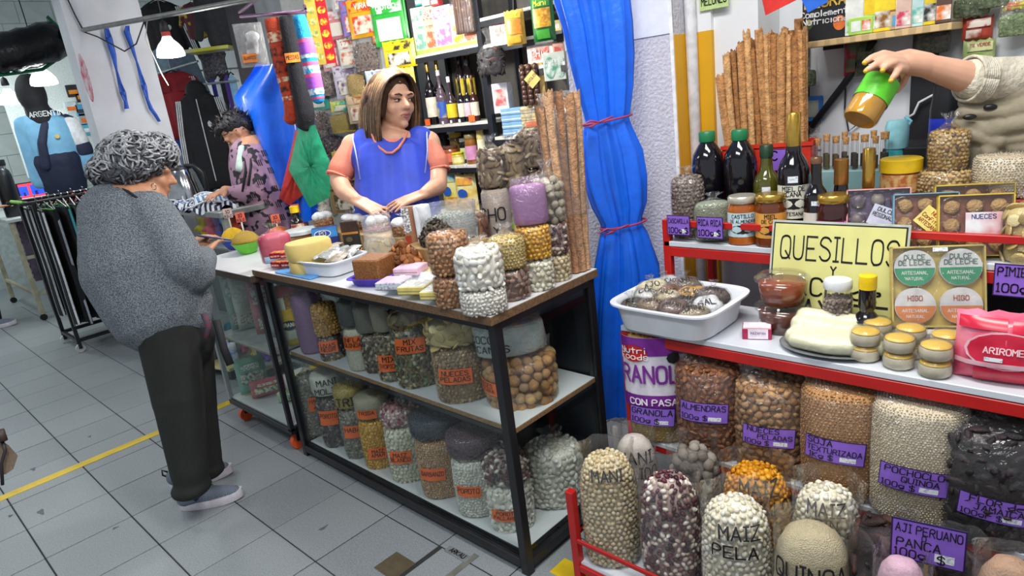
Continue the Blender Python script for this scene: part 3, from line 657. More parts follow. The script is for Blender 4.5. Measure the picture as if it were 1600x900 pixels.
slab(wt, 'board', 0, 0, lx+.042, ly+.03, 0, .028, M('#7d5f42', r=.65, h2='#5c452f', sc=110, mix=(.35, .65)))
# ---- glass case on casters to the left of the counter
CX0, CX1, CY0, CY1, CZ = -.16, .50, .985, 1.44, .865
gc = thing('glass_case', 'glass display case on orange casters left of the main counter', 'case', (CX0, CY0, 0)); cx, cy = CX1-CX0, CY1-CY0
ALU = M('#9fa6a8', r=.35, metal=.5)
for (x, y) in [(0, 0), (cx-.022, 0), (0, cy-.022), (cx-.022, cy-.022)]: g = G(); g.box(x, y, .12, x+.022, y+.022, CZ-.02, BLK if x > .1 else ALU, .002); g.build('post', gc)
g = G(); g.box(0, 0, .105, cx, cy, .135, BLK, .003); g.build('base_frame', gc)
slab(gc, 'bottom_shelf', .01, .01, cx-.01, cy-.01, .145, .01, ALU)
slab(gc, 'middle_shelf', .02, .02, cx-.02, cy-.02, .50, .012, M('#8a7c68', r=.6), M('#a9b0ae', r=.4))
for nm, b in [('front_glass', (.012, .004, .14, cx-.012, .008, CZ-.02)), ('side_glass', (.004, .012, .14, .008, cy-.012, CZ-.02))]: g = G(); g.box(*b, PANE); g.build(nm, gc)
for (x, y) in [(.05, .05), (cx-.06, .05), (.05, cy-.06), (cx-.06, cy-.06)]:
    g = G(); g.box(x-.02, y-.02, .085, x+.02, y+.02, .105, BLK, .002); g.box(x-.022, y-.012, .045, x-.016, y+.012, .09, BLK); g.box(x+.016, y-.012, .045, x+.022, y+.012, .09, BLK); c = g.build('caster_fork', gc)
    g = G(); g.tube([(x-.013, y, .036), (x+.013, y, .036)], .036, M('#e2572a', r=.45), 18); g.build('caster_wheel', c, True, 40)
ct2 = thing('countertop', 'white topped wooden board over the glass case on casters', 'countertop', (CX0-.02, CY0-.02, CZ+.01))
slab(ct2, 'board', 0, 0, cx+.03, cy+.03, .012, .03, DKW)
# ---- bags standing inside the counter
def inb(px, yt, yb, wpx, z, back=0.):
    s = lean(px, (yt+yb)/2); P = Py(px, (yt+yb)/2, 1.12); W = wpx*mpp(P); Yc = 1.052+W*.46+back
    xb = px+s*(yb-yt)/2; xt = px-s*(yb-yt)/2
    Q = Py(px, (yt+yb)/2, Yc); P = np.array([Q[0], Yc, z]); v_ = CAM[:2]-P[:2]; v_ /= np.linalg.norm(v_); Pf = P.copy(); Pf[:2] += v_*W*.45; return P, W, min(.31, max(.05, hgt(xt, yt, Pf)-z))
GR = 'bags in the glass counter'
oc = lambda *ln, **k: dict(bg=ORNG, lines=[(t, 0, y, sz) for t, y, sz in ln], t=k.get('t', .5), w=k.get('w', .52), h=k.get('h', .24), s=k.get('s', -.12), rot=k.get('rot', -.06))
zm, zb = ZM+.001, ZB+.001
def inner(label, box, fill, z, top='tie', pc=None, back=0., **k):
    P, W, H = inb(*box, z, back); 
    return bag(label, P, W, H, fill, top, pc=pc, group=GR, th=.07, **k), P, W, H
PW = lambda c, b=.3, bs=260, c2=None: M(c, r=.75, var=.08, sc=90, bump=b, bs=bs, h2=c2, mix=(.3, .7))
# middle shelf, from the far end
P, W, H = inb(457, 448, 556, 40, zm); 
pouch('tall red and yellow printed packet at the far end of the counter shelf', P, W, H, .05, M('#d8d4c4', r=.35), [(0, .82, 1, 1, M('#b3222c', r=.35)), (.35, .62, .85, .86, M('#b98a3c', r=.5, h2='#8a5a22', sc=90)), (0, .34, .8, .62, M('#e0b41c', r=.35)), ('o', .35, .36, .3, .08, M('#1c2448', r=.4)), (0, 0, 1, .12, M('#cfae2a', r=.4)), (.55, .15, .95, .3, M('#20382c', r=.4, h2='#d8d8cc', sc=60))], [('PAN', .35, .34, .06, M('#f0f0f0'))], group=GR)
P, W, H = inb(488, 458, 566, 46, zm); bag('tall lilac powder bag on the counter shelf beside the yellow packet', P, W, H, PW('#8d6592'), 'fold', group=GR, th=.05)
r1, P, W, H = inner('black dried fruit bag with orange card under the roasted corn', (520, 527, 577, 36), 'darkbean', zm, 'cap', oc(('UVAS', .0, .3), ('NEGR', -.34, .3), t=.62, w=.7, h=.5))
P2 = P.copy(); P2[2] += H+.004; bag('bag of golden roasted corn kernels stacked over black fruit', P2, W*1.05, max(.05, hgt(500, 472, P2)-P2[2]), 'cancha', 'tie', group=GR, th=.05)
r1, P, W, H = inner('bag of white rice grains with orange card on the counter shelf', (566, 512, 592, 44), 'rice', zm, 'cap', oc(('INFLA', .1, .3), ('QUINOA', -.3, .3), t=.68, w=.6, h=.3, s=-.25))
P2 = P.copy(); P2[2] += H+.004; bag('charcoal grey powder bag lying over the white rice', P2, W*1.08, max(.05, hgt(540, 465, P2)-P2[2]), PW('#3c3f42'), 'fold', group=GR, th=.05)
r1, P, W, H = inner('brown dried mushroom strips bag behind the glass', (592, 522, 605, 44), 'mixdark', zm, 'cap', back=.02)
P2 = P.copy(); P2[2] += H+.004; bag('grey brown ground spice bag with tiny sticker on top of mushrooms', P2, W*1.1, max(.05, hgt(590, 468, P2)-P2[2]), PW('#6f6a60'), 'fold', group=GR, th=.04)
r1, P, W, H = inner('mixed nuts bag with rounded orange card on the counter shelf', (617, 522, 612, 52), 'mix', zm, 'cap', oc(('MIX', .1, .3), ('TROPICAL', -.3, .26), t=.42, w=.6, h=.34, s=-.15))
P2 = P.copy(); P2[2] += H+.004; bag('tall bag of grey ground meal leaning over mixed nuts', P2, W*.9, max(.05, hgt(600, 470, P2)-P2[2]), PW('#85806e'), 'fold', group=GR, th=.05)
r1, P, W, H = inner('fruit and nut mix bag with card reading MIX FRUTAS', (652, 512, 632, 66), 'mix', zm, 'cap', oc(('MIX', .12, .32), ('FRUTAS', -.32, .3), t=.72, w=.62, h=.24, s=-.08))
P2 = P.copy(); P2[2] += H+.004; bag('bag of dried apple rings resting over the fruit mix', P2, W*.95, max(.05, hgt(645, 482, P2)-P2[2]), 'slices', 'tie', group=GR, th=.04)
r1, P, W, H = inner('large bag of shelled walnut pieces with card reading NUECES PELADAS', (724, 545, 650, 84), 'walnut_s', zm, 'cap', oc(('NUECES', .08, .3), ('PELADAS', -.32, .3), t=.52, w=.56, h=.27, s=-.12), prof=PRF)
P2 = P.copy(); P2[2] += H+.004; bag('bag of banana chips piled over the peeled walnuts', P2, W*1.05, max(.05, hgt(700, 492, P2)-P2[2]), 'banana', 'tie', group=GR, th=.05)
P = Px(840, 600, 1.80); P = np.array([1.80, 1.235, zm]); W = .245; H = hgt(835, 548, P)-zm
bag('big bag of whole walnuts in shell at the counter\'s glass corner', P, W, H, 'nutshell', 'fold', rz=face(P), group=GR, th=.06, dr=.95, prof=PRF, pc=dict(bg=ORNG, lines=[('NUECES', 0, .1, .3), ('CASCARA', 0, -.3, .3)], t=.5, w=.42, h=.3, s=-.52, rot=-.05))
P2 = P+np.array([-.02, -.01, H+.012]); bag('white coconut flakes bag lettered COCO ESCAMAS on the whole walnuts', P2, .235, .105, PW('#e4ece8', .8, 180), 'cap', group=GR, dr=.62, prof=PRF, rz=face(P, .05), write=[('COCO', -.34, .55, .22), ('ESCAMAS', -.30, .22, .22)])
# bottom shelf
r1, P, W, H = inner('grey broad bean bag with orange card at the far end of the bottom shelf', (492, 588, 690, 46), 'greybean', zb, 'tie', oc(('HABAS', .1, .3), ('ZO', -.3, .3), t=.55, w=.5, h=.22, s=.1))
r1, P, W, H = inner('dark mottled bean bag with orange card under the white flour', (528, 620, 712, 50), 'darkbean', zb, 'cap', oc(('POROTO', 0, .3), t=.62, w=.5, h=.28, s=-.2))
P2 = P.copy(); P2[2] += H+.004; bag('white ground peanut bag lettered MANI MOLIDO on the mottled beans', P2, W*1.05, max(.05, hgt(512, 577, P2)-P2[2]), PW('#dcdcd0'), 'fold', group=GR, th=.03, write=[('MANI', -.05, .55, .26), ('MOLIDO', .0, .15, .26)])
r1, P, W, H = inner('olive grey lima bean bag with orange card on the bottom shelf', (563, 640, 738, 48), 'greybean', zb, 'cap', oc(('HABAS', 0, .34), t=.58, w=.6, h=.24, s=-.1))
P2 = P.copy(); P2[2] += H+.004; bag('bag of yellowish wheat lettered TRIGO over lima beans', P2, W*1.02, max(.05, hgt(545, 597, P2)-P2[2]), 'wheat', 'tie', group=GR, th=.03, write=[('TRIGO', 0, .2, .36)])
r1, P, W, H = inner('bright yellow corn bag with orange card on the bottom shelf', (598, 657, 765, 54), 'corn_y', zb, 'cap', oc(('MAIZ', .05, .3), ('AMAR', -.32, .3), t=.36, w=.5, h=.22, s=-.1))
P2 = P.copy(); P2[2] += H+.004; bag('pale cracked grain bag with orange card over yellow corn', P2, W*1.0, max(.05, hgt(578, 612, P2)-P2[2]), PW('#c9c2a4', .9, 300), 'tie', group=GR, th=.03, pc=oc(('TRIGA', 0, .4), t=.3, w=.5, h=.4, s=-.2))
r1, P, W, H = inner('white hominy corn bag with orange card next to yellow corn', (642, 668, 785, 62), 'corn_w', zb, 'cap', oc(('MAIZ', .05, .3), ('BLANCO', -.32, .3), t=.5, w=.5, h=.22, s=-.2))
P2 = P.copy(); P2[2] += H+.004; bag('pink and white bean bag stacked over white hominy', P2, W*1.0, max(.05, hgt(625, 630, P2)-P2[2]), 'pinkbean', 'tie', group=GR, th=.03)
r1, P, W, H = inner('tan chickpea bag with card reading GARBANZO', (694, 688, 802, 72), 'chickpea', zb, 'cap', oc(('GARBANZO', -.1, .36), t=.46, w=.5, h=.2, s=-.22))
P2 = P.copy(); P2[2] += H+.004; bag('dark slate blue seed bag slumped over the chickpeas', P2, W*1.08, max(.06, hgt(685, 640, P2)-P2[2]), 'blueseed', 'tie', group=GR, th=.03)
r1, P, W, H = inner('small white navy bean bag with card reading POROTO', (752, 720, 832, 76), 'whitebean', zb, 'cap', oc(('POROTO', -.1, .42), t=.5, w=.46, h=.18, s=-.22))
P2 = P.copy(); P2[2] += H+.004; bag('plum coloured tiny bean bag over the white navy beans', P2, W*1.04, max(.06, hgt(740, 668, P2)-P2[2]), 'plumseed', 'tie', group=GR, th=.03)
P = np.array([1.78, 1.13, zb]); W = .155; H = hgt(795, 745, P)-zb
bag('big white lima bean bag with card reading POROTO PALLARES by the corner post', P, W, H, 'pallar', 'cap', group=GR, pc=dict(bg=ORNG, lines=[('POROTO', 0, .1, .3), ('PALLARES', 0, -.3, .28)], t=.42, w=.62, h=.24, s=-.12, rot=-.1))
P2 = P.copy(); P2[2] += H+.004; bag('brown speckled bean bag on top of lima beans by the corner post', P2, W*1.05, .09, 'speckle', 'tie', group=GR, th=.03)
P = np.array([1.815, 1.33, zb]); bag('tall bag of dull white lima beans behind the side glass', P, .21, hgt(860, 690, P)-zb, 'pallar', 'tie', group=GR, th=.05)
# ---- packets inside the glass case
for k, (px, yt, yb, wp, c, lab) in enumerate([(352, 420, 520, 30, '#93a79c', 'pale green packet standing in the glass case'), (377, 430, 530, 28, '#b9c0b6', 'greyish printed packet standing in the glass case'), (402, 432, 540, 34, '#a9757a', 'dusty pink packet standing in the glass case'), (425, 470, 552, 34, '#8d979c', 'grey packet by the black post in the glass case')]):
    P = Py(px, (yt+yb)/2, 1.12); P = np.array([max(P[0], CX0+.09), 1.12+.02*k, .503]); W = wp*mpp(P)*1.15; H = min(.34, hgt(px, yt, P)-.503)
    pouch(lab, P, W, H, .05, M(c, r=.4), [(.1, .55, .9, .85, M('#cfd6d2', r=.5, h2=c, sc=70)), (.15, .1, .85, .3, M('#d8d2c8', r=.5, h2='#8a8f8c', sc=120))], rz=face(P), group='packets in the glass case')
for k, (px, yt, yb, wp, c, lab) in enumerate([(378, 560, 650, 40, '#7fae9a', 'mint green packet low in the glass case'), (418, 590, 665, 46, '#b86a72', 'red and green printed packet low in the glass case'), (445, 610, 680, 30, '#9fb58c', 'light green packet low in the glass case')]):
    P = Py(px, (yt+yb)/2, 1.10); P = np.array([max(P[0], CX0+.09), 1.10+.02*k, .148]); W = wp*mpp(P)*1.1; H = min(.32, hgt(px, yt, P)-.148)
    pouch(lab, P, W, H, .06, M(c, r=.4), [(.1, .3, .9, .62, M('#d8dcd4', r=.5, h2='#5c8a6a', sc=60)), (.2, .7, .8, .85, M('#e2e2da', r=.5, h2=c, sc=100))], [('KI', .6, .72, .12, M('#f4e8e8'))] if k == 1 else (), rz=face(P), group='packets in the glass case')
# ================================================================== goods on the countertop
Z = ZT+.0005; ZL = CZ+.0225
GT = 'grain bags standing along the countertop edge'
def stack(px, yb, wpx, levels, z=Z, **k):
    """levels: (label, y of top, fill, closing, extra); the foot of the stack is seen at yb"""
    yt = levels[-1][1]; s = lean(px, (yt+yb)/2); xb = px+s*(yb-yt)/2
    P, W, _ = item(px, yt, yb, wpx, z); zz = z
    for i, (lab, y, fill, top, ex) in enumerate(levels):
        h = hgt(xb-s*(yb-y), y, P)-zz-.004; Q = np.array([P[0], P[1], zz+.002])
        bag(lab, Q, W*ex.pop('ws', 1), max(.03, h), fill, top, group=GT, dr=ex.pop('dr', .9), th=ex.pop('th', .05), **ex); zz += h+.005
    return P, W
stack(706, 482, 64, [('lower bag of peeled peanuts at the front of the countertop', 425, 'peanut', 'cap', {}), ('upper bag of peanuts with a paper flap, standing on another peanut bag', 362, 'peanut', 'cap', {'prof': PRF})])
stack(752, 494, 74, [('bag of small white beans at the countertop\'s front corner', 447, 'whitebean', 'cap', {'prof': PRF}), ('bag of large flat white beans topping the corner stack', 384, 'pallar', 'tie', {'th': .03})])
stack(795, 471, 58, [('bag of long brown beans on the countertop beside the white beans', 418, 'brownbean', 'cap', {'prof': PRF}), ('bag of yellow split lentils over the long brown beans', 366, 'lentil', 'tie', {'th': .03})])
stack(833, 456, 54, [('bag of pale hominy at the countertop edge under the yellow corn', 402, 'corn_w', 'cap', {'prof': PRF}), ('bag of bright yellow corn on the countertop under lilac flour', 350, 'corn_y', 'cap', {'prof': PRF}), ('lilac flour bag on top of the yellow corn', 287, PW('#a074a4', .25, 120), 'fold', {'th': .03, 'dr': .7, 'prof': PRF})])
stack(862, 441, 48, [('bag of chickpeas on the countertop next to the cinnamon tub', 395, 'chick_l', 'cap', {'prof': PRF}), ('bag of purple and white speckled beans over chickpeas', 346, 'speckle', 'cap', {'prof': PRF}), ('bag of pale dried root chips on the speckled beans', 276, 'rootchip', 'tie', {'th': .05})])
# second line of bags behind
P, W = stack(776, 392, 44, [('bag lettered CHO with pale flour behind the soy bottle', 292, PW('#b7a79a', .5, 200), 'cap', {'write': [('CHO', -.2, .5, .2), ('Y', -.1, .28, .12), ('CHUNO', -.1, .05, .2)], 'prof': PRF}), ('bag of dried mushroom pieces, leftmost of the tied brown ones', 232, 'mushroom', 'tie', {'th': .05})])
stack(806, 386, 48, [('jar shaped bag with a green label under dried slices', 300, PW('#6b5b46', .5, 150), 'cap', {'pc': dict(bg=M('#8fb52e', r=.4), lines=[('HONGO', 0, .1, .25)], t=.55, w=.6, h=.4, border=M('#2c3a12')), 'prof': PRF}), ('bag of curled olive brown dried slices, middle of the tied brown ones', 225, 'slices', 'tie', {'th': .04})])
stack(838, 380, 46, [('bag of reddish dried flowers half hidden behind lilac flour', 262, 'mixdark', 'cap', {'prof': PRF}), ('tied bag of brown mushrooms leaning by the cinnamon sticks', 200, 'mushroom', 'tie', {'th': .07})])
P, W, H = item(777, 307, 388, 26, Z); wine('small soy bottle with yellow cap between the tied bags', P, W*1.15, H, M('#15101a', r=.15, coat=.5), M('#e8c81c', r=.4), M('#d8d4c0', r=.5), M('#1c2c5c'), group='soy bottles', neck=.55, sh=.5, capf=.17)
P, W, H = item(748, 335, 400, 36, Z); bag('small tied bag of brown dried fungus beside a printed packet', P, W, H, 'apricot', 'tie', group=GT, th=.05)
P, W, H = item(735, 355, 405, 30, Z); pouch('turquoise and white printed packet behind the peanuts', P, W, H, .03, M('#cfe0d8', r=.4), [(.1, .1, .9, .5, M('#58b0a0', r=.4)), (.1, .6, .9, .85, M('#e8ece4', r=.4, h2='#5a9a90', sc=90))], group='packets on the countertop')
# cinnamon in a tall plastic tub
P, W, H = item(893, 330, 428, 62, Z); ct = thing('cinnamon_tub', 'clear tub of tall cinnamon sticks wrapped in plastic on the countertop', 'tub', P, face(P)); r = W/2
lathe_part(ct, 'tub_wall', [(r*.82, 0), (r*.9, H*.5), (r, H*.96), (r*1.05, H), (r*1.0, H)], CLEAR, 28)
Ht = hgt(868, 135, P)-P[2]
CIN = [M('#b48660', r=.8, var=.25, sc=60, bump=.5, bs=150), M('#c49a74', r=.8, var=.25, sc=60, bump=.5, bs=150), M('#a07250', r=.8, var=.25, sc=60, bump=.5, bs=150)]
def quill(root, x, y, x2, y2, z0, z1, r, k, name='cinnamon_stick'):
    g = G(); n = 14; V = []; a0 = rnd.uniform(0, 6)
    m = 7
    for j in range(m):
        f = j/(m-1); cx_, cy_ = x+(x2-x)*f+.003*math.sin(5*f+k), y+(y2-y)*f+.003*math.cos(4*f+2*k); z = z0+(z1-z0)*f
        for i in range(n):
            th = a0+i/(n-1)*2*math.pi*1.28; rr = r*(1-.45*i/(n-1))*(1+.08*math.sin(7*f+k+i)); V.append((cx_+rr*math.cos(th), cy_+rr*math.sin(th), z+(rnd.uniform(-.008, .012) if j == m-1 else 0)))
    F = [(j*n+i, j*n+i+1, (j+1)*n+i+1, (j+1)*n+i) for j in range(m-1) for i in range(n-1)]
    g.add(V, F, CIN[k % 3]); return g.build(name, root, True)
k = 0
for (x, y) in [(-.042, -.03), (-.02, -.045), (.005, -.048), (.03, -.04), (.048, -.018), (-.05, 0), (-.025, -.01), (.002, -.018), (.028, -.008), (.05, .012), (-.04, .03), (-.01, .025), (.02, .03), (.04, .04)]:
    quill(ct, x*.9, y*.9, x*1.15, y*1.05, .004, Ht*rnd.uniform(.86, .99), .0165, k); k += 1
sack(ct, r*1.0, r*.85, Ht-.03, 'fold', [(0.35, 1.0), (.5, .98), (.75, .98), (.93, .95), (.98, .7)], 2.2, COLLAR, .05, 'plastic_wrap')
# ---- cheese, tray, boxes along the front
P, W, H = item(485, 372, 428, 62, Z); ch = thing('cheese_wheel', 'lower pale yellow cheese wheel on the blue board', 'cheese', P, face(P, .3), 'stacked cheese wheels')
CHS = M('#e3c878', r=.45, var=.06, sc=10, bump=.05)
def wheel(root, z, r, h): g = G(); g.lathe([(r*.94, z), (r, z+h*.12), (r*1.02, z+h*.5), (r, z+h*.9), (r*.94, z+h)], CHS, 30, 1.05, .86, 2.6); return g.build('cheese_body', root, True, 50)
wheel(ch, 0, W*.52, H*.40)
c2 = thing('cheese_wheel', 'upper pale yellow cheese wheel stacked on another', 'cheese', P+np.array([0, 0, H*.405]), face(P, .3), 'stacked cheese wheels'); wheel(c2, 0, W*.54, H*.52)
A = Pz(400, 418, Z); B = Pz(478, 436, Z)
g = G(); g.box(-.13, -.0, 0, .15, .16, .008, M('#5aa0e0', r=.4), .003); o = g.build('cutting_board'); tag(o, 'light blue plastic board under the cheese at the counter front', 'board'); setloc(o, (P[0]-.02, Y0-.012, Z))
tr_ = np.array([P[0]+.255, Y0+.005, Z])
def bin_(label, P, w, d, h, col, rz, name='plastic_tray', flare=.88, lip=.012):
    root = thing(name, label, 'tray', P, rz); g = G()
    def ring(sx, z, e=5.): return [( (abs(math.cos(a))**(2/e))*math.copysign(1, math.cos(a))*w/2*sx, (abs(math.sin(a))**(2/e))*math.copysign(1, math.sin(a))*d/2*sx, z) for a in np.linspace(0, 2*math.pi, 41)[:-1]]
    R = [ring(flare*.9, 0), ring(flare, .006), ring(.97, h*.93), ring(1+lip/w*2, h*.94), ring(1+lip/w*2, h), ring(.975, h), ring(.95, h*.93), ring(flare*.97, .010), ring(flare*.8, .008)]
    V = [p for q in R for p in q]; n = 40; F = [(j*n+i, j*n+(i+1) % n, (j+1)*n+(i+1) % n, (j+1)*n+i) for j in range(len(R)-1) for i in range(n)]
    F += [tuple(range(n-1, -1, -1)), tuple((len(R)-1)*n+i for i in range(n))]
    g.add(V, F, col); g.build('tray_body', root, True, 40); return root
WP = M('#dfe3ea', r=.35, var=.03)
Pt = Pz(520, 425, Z); Pt = np.array([Pt[0]-.02, Y0+.11, Z])
bin_('white plastic tray of silvery packets on the countertop', Pt, .26, .19, .062, WP, .12)
for k in range(11):
    x, y = -.09+.06*(k % 4)+rnd.uniform(-.01, .01), -.055+.05*(k//4); c = ['#b9c0c4', '#cfd4d6', '#aeb4b4', '#9d9a8e'][k % 4]
    ca, sa = math.cos(.12), math.sin(.12)
    Q = Pt+np.array([x*ca-y*sa, x*sa+y*ca, .056+.006*(k % 3)]); o = pouch(f'crumpled silver packet in the white tray, {["first", "second", "third", "fourth"][k % 4]} from the cheese in {["front", "middle", "rear"][k//4]} row', Q, .075, .07, .022, M('#8a7a66', r=.5, h2='#b8b0a4', sc=60) if k in (3, 8) else M(c, r=.22, metal=.45, bump=.9, bs=35, h2='#e8ecee', mix=(.4, .7)), rz=rnd.uniform(-.6, .6), group='silver packets in the white tray'); o.rotation_euler = (-1.35, rnd.uniform(-.2, .2), o.rotation_euler[2])
# brown block on a purple tray
P, W, H = item(585, 398, 447, 66, Z); P[1] = max(P[1], Y0+.08)
bin_('small violet tray under the brown fruit paste block', P+np.array([0.0, -.004, 0]), .15, .135, .03, M('#5038b8', r=.4), .35)
g = G(); g.box(-.055, -.055, 0, .055, .055, .085, M('#7d4c22', r=.6, h2='#96632e', sc=130, bump=.4, bs=220), .005); o = g.build('fruit_paste_block', None); tag(o, 'square brown fruit paste block on the violet tray', 'food'); setloc(o, P+np.array([0, 0, .0105]), .35)
# amber dried fruit heap
P = np.array([Py(632, 408, 1.21)[0], 1.21, Z])
o = thing('dried_fruit_heap', 'heap of amber dried fruit slices behind the brown block', 'dried fruit', P, 0); heap(o, .095, .07, .125, 'apricot', [(0, 1.0), (.2, .98), (.5, .78), (.8, .45), (1, .05)], 2, 'fruit_slices', .024)
# small boxes
BXW, BXY, BXP, BXB = M('#cdd0dc', r=.4, h2='#9aa0b4', sc=150, mix=(.5, .6)), M('#d8c878', r=.4), M('#d9b4cc', r=.4), M('#6f9fd4', r=.4)
wb = .085
for k, (px, py, z, c, tp, lab) in enumerate([(601, 455, 0, BXW, BXW, 'white printed box, lower one beside the violet tray'), (601, 455, .026, BXW, BXP, 'white printed box with pink lid beside the violet tray'), (636, 462, 0, BXY, BXY, 'cream yellow box, bottom of the pair before the pink one'), (636, 462, .026, BXY, M('#b8bcb4', r=.25, h2='#e6e8e2', sc=60), 'cream yellow box with clear lid on a cream one'), (672, 470, 0, BXB, BXB, 'pale blue box at the very front of the countertop'), (672, 470, .026, BXY, M('#b8bcb4', r=.25, h2='#e6e8e2', sc=60), 'cream yellow box with clear lid on the blue box'), (628, 432, .026, BXP, BXP, 'pink lidded box behind the cream boxes'), (628, 432, 0, BXW, BXW, 'white box under the pink lidded box'), (668, 438, 0, M('#d6cda0', r=.4), M('#d6cda0', r=.4), 'flat cream packet box next to the peanuts')]):
    Q = Pz(px, py, Z+z)+np.array([-.01, .05, 0]); carton(lab, Q, .098, .025, .085, c, [(.05, .15, .95, .4, M('#8a90a8', r=.5, h2='#d8d8e0', sc=200))] if c in (BXW,) else [(.0, .42, 1, .5, M('#8f8448', r=.5))], rz=.42, top=tp, group='small sweet boxes on the countertop')
# chocolate box, blue box, ziplock, tub, soy bottle
P = np.array([Py(552, 385, 1.30)[0], 1.30, Z]); W = 24*mpp(P); H = hgt(545, 346, P)-Z; carton('dark upright chocolate box marked 100% behind the silver packets', P, W*1.1, H, .018, M('#26221f', r=.4), [(0, .72, 1, 1, M('#3c2428', r=.35, h2='#2a181c', sc=40)), (0, .66, 1, .72, M('#b87a34', r=.4)), ('o', .4, .52, .2, .07, M('#54503c', r=.5))], [('100%', .5, .06, .2, M('#e8922c', r=.4))], rz=face(P, -.35))
P = np.array([Py(511, 380, 1.31)[0], 1.31, Z]); W = 38*mpp(P); H = hgt(505, 355, P)-Z; carton('blue and navy carton marked PO behind the cheese', P, W, H, .04, M('#1c2a78', r=.35), [(0, .62, 1, 1, M('#3f8fd8', r=.35)), ('o', .42, .78, .34, .15, M('#e8eef8', r=.4)), ('o', .42, .78, .30, .12, M('#2450a8', r=.4)), ('o', .35, .35, .2, .22, M('#7a4a30', r=.5, h2='#a87850', sc=120))], [('PO', .44, .72, .16, M('#f2f4fa'))], rz=face(P, -.1))
P = np.array([Py(594, 385, 1.29)[0], 1.29, Z]); W = 46*mpp(P); H = hgt(590, 354, P)-Z; o = thing('ziplock_bag', 'clear zip bag with pale dried fruit behind the amber heap', 'bag', P, face(P)); heap(o, W*.42, .02, H*.62, 'banana', PR, 2.2); sack(o, W*.5, .026, H*.7, 'fold', PR, 2.4, FILMH, .1)
g = G(); g.box(-W*.46, -.004, H*.93, W*.46, .004, H*.95, M('#d07aa4', r=.4)); g.build('zip_strip', o)
P, W, H = item(472, 358, 380, 52, Z); jar('round clear tub of brown paste with white lid behind the cheese', P, W, H, M('#8a5a3a', r=.3, coat=.4), M('#c9d0d0', r=.3), name='plastic_tub', cat='tub', lidf=.3, lidr=1.06)
P, W, H = item(464, 322, 372, 20, Z); wine('soy bottle with yellow cap behind the cheese', P, W, H, M('#1a1214', r=.15, coat=.5), M('#e8c81c', r=.4), M('#e0d8c8', r=.5, h2='#a83a30', sc=30), group='soy bottles', neck=.6, sh=.5, capf=.2)
# red packets and pink bag
P, W, H = item(430, 352, 412, 50, Z); bag('pink sweet bag with round emblem at the counter\'s left end', P, W*.95, H*.8, M('#e0647c', r=.4, h2='#c83a58', sc=12), 'tie', name='sweet_bag', th=.04, pc=dict(bg=M('#a8c8e4', r=.4), lines=[], t=.15, w=.7, h=.25), dr=.6)
for k in range(5):
    P = Pz(424+16*(k % 3), 420-4*(k // 3), Z+.0085)+np.array([0, .04, .026*(k // 3)+.001*k]); carton(f'small red sweet packet, {["first", "second", "third"][k % 3]} from the pink bag in the {["lower", "upper"][k//3]} layer', P, .055, .024, .05, M('#b02028', r=.3, h2='#8a1420', sc=40), [(.1, .3, .9, .6, M('#e8dcd4', r=.4, h2='#c02830', sc=160))], rz=.3+.1*k, name='sweet_packet', cat='packet', group='red sweet packets', top=M('#d8b060', r=.35, h2='#b8242c', sc=70))
# bowls of spice with price cards on sticks, on the left case
def bowl(label, P, r, h, col, powd, ph, hole=None):
    root = thing('spice_bowl', label, 'bowl', P, 0, 'plastic bowls of spice'); lathe_part(root, 'bowl_body', [(r*.45, 0), (r*.62, h*.2), (r*.9, h*.8), (r, h), (r*.97, h), (r*.86, h*.8), (r*.5, h*.2), (.002, h*.15)], col, 28)
    g = G(); g.lathe([(r*.93, h*.9), (r*.9, h*.95+ph*.3), (r*.6, h+ph*.75), (r*.25, h+ph*.97), (.002, h+ph)], powd, 24, wob=lambda a, z: 1+.05*math.sin(3*a)); g.build('spice_heap', root, True); return root
P, W, H = item(367, 365, 392, 52, ZL); bowl('blue bowl heaped with bright yellow powder by the customer\'s hands', P, .07, .055, M('#2c4fb8', r=.35), PW('#e2b41e', .5, 200), .06)
Pb = P
P, W, H = item(387, 375, 399, 56, ZL); bowl('lime green bowl heaped with mustard brown spice', P, .075, .06, M('#5fb82a', r=.35), PW('#a98a34', .5, 200), .055); Pg = P
P, W, H = item(415, 362, 388, 44, ZL); bowl('yellow bowl of orange ground spice behind the pink bag', P+np.array([0, .08, 0]), .062, .05, M('#e0c420', r=.35), PW('#c8703a', .5, 200), .04); Py_ = P+np.array([0, .08, 0])
P = Pz(446, 385, ZL)+np.array([-.06, .13, 0]); bowl('orange bowl of rusty spice behind the yellow bowl', P, .06, .05, M('#d8722a', r=.4), PW('#b85a2a', .5, 200), .04); Po = P
P = Pz(405, 372, ZL)+np.array([-.12, .14, 0]); bowl('dark green bowl of herbs behind the spice bowls', P, .06, .05, M('#2c5a3c', r=.4), PW('#4a4a34', .8, 200), .035); Pd = P
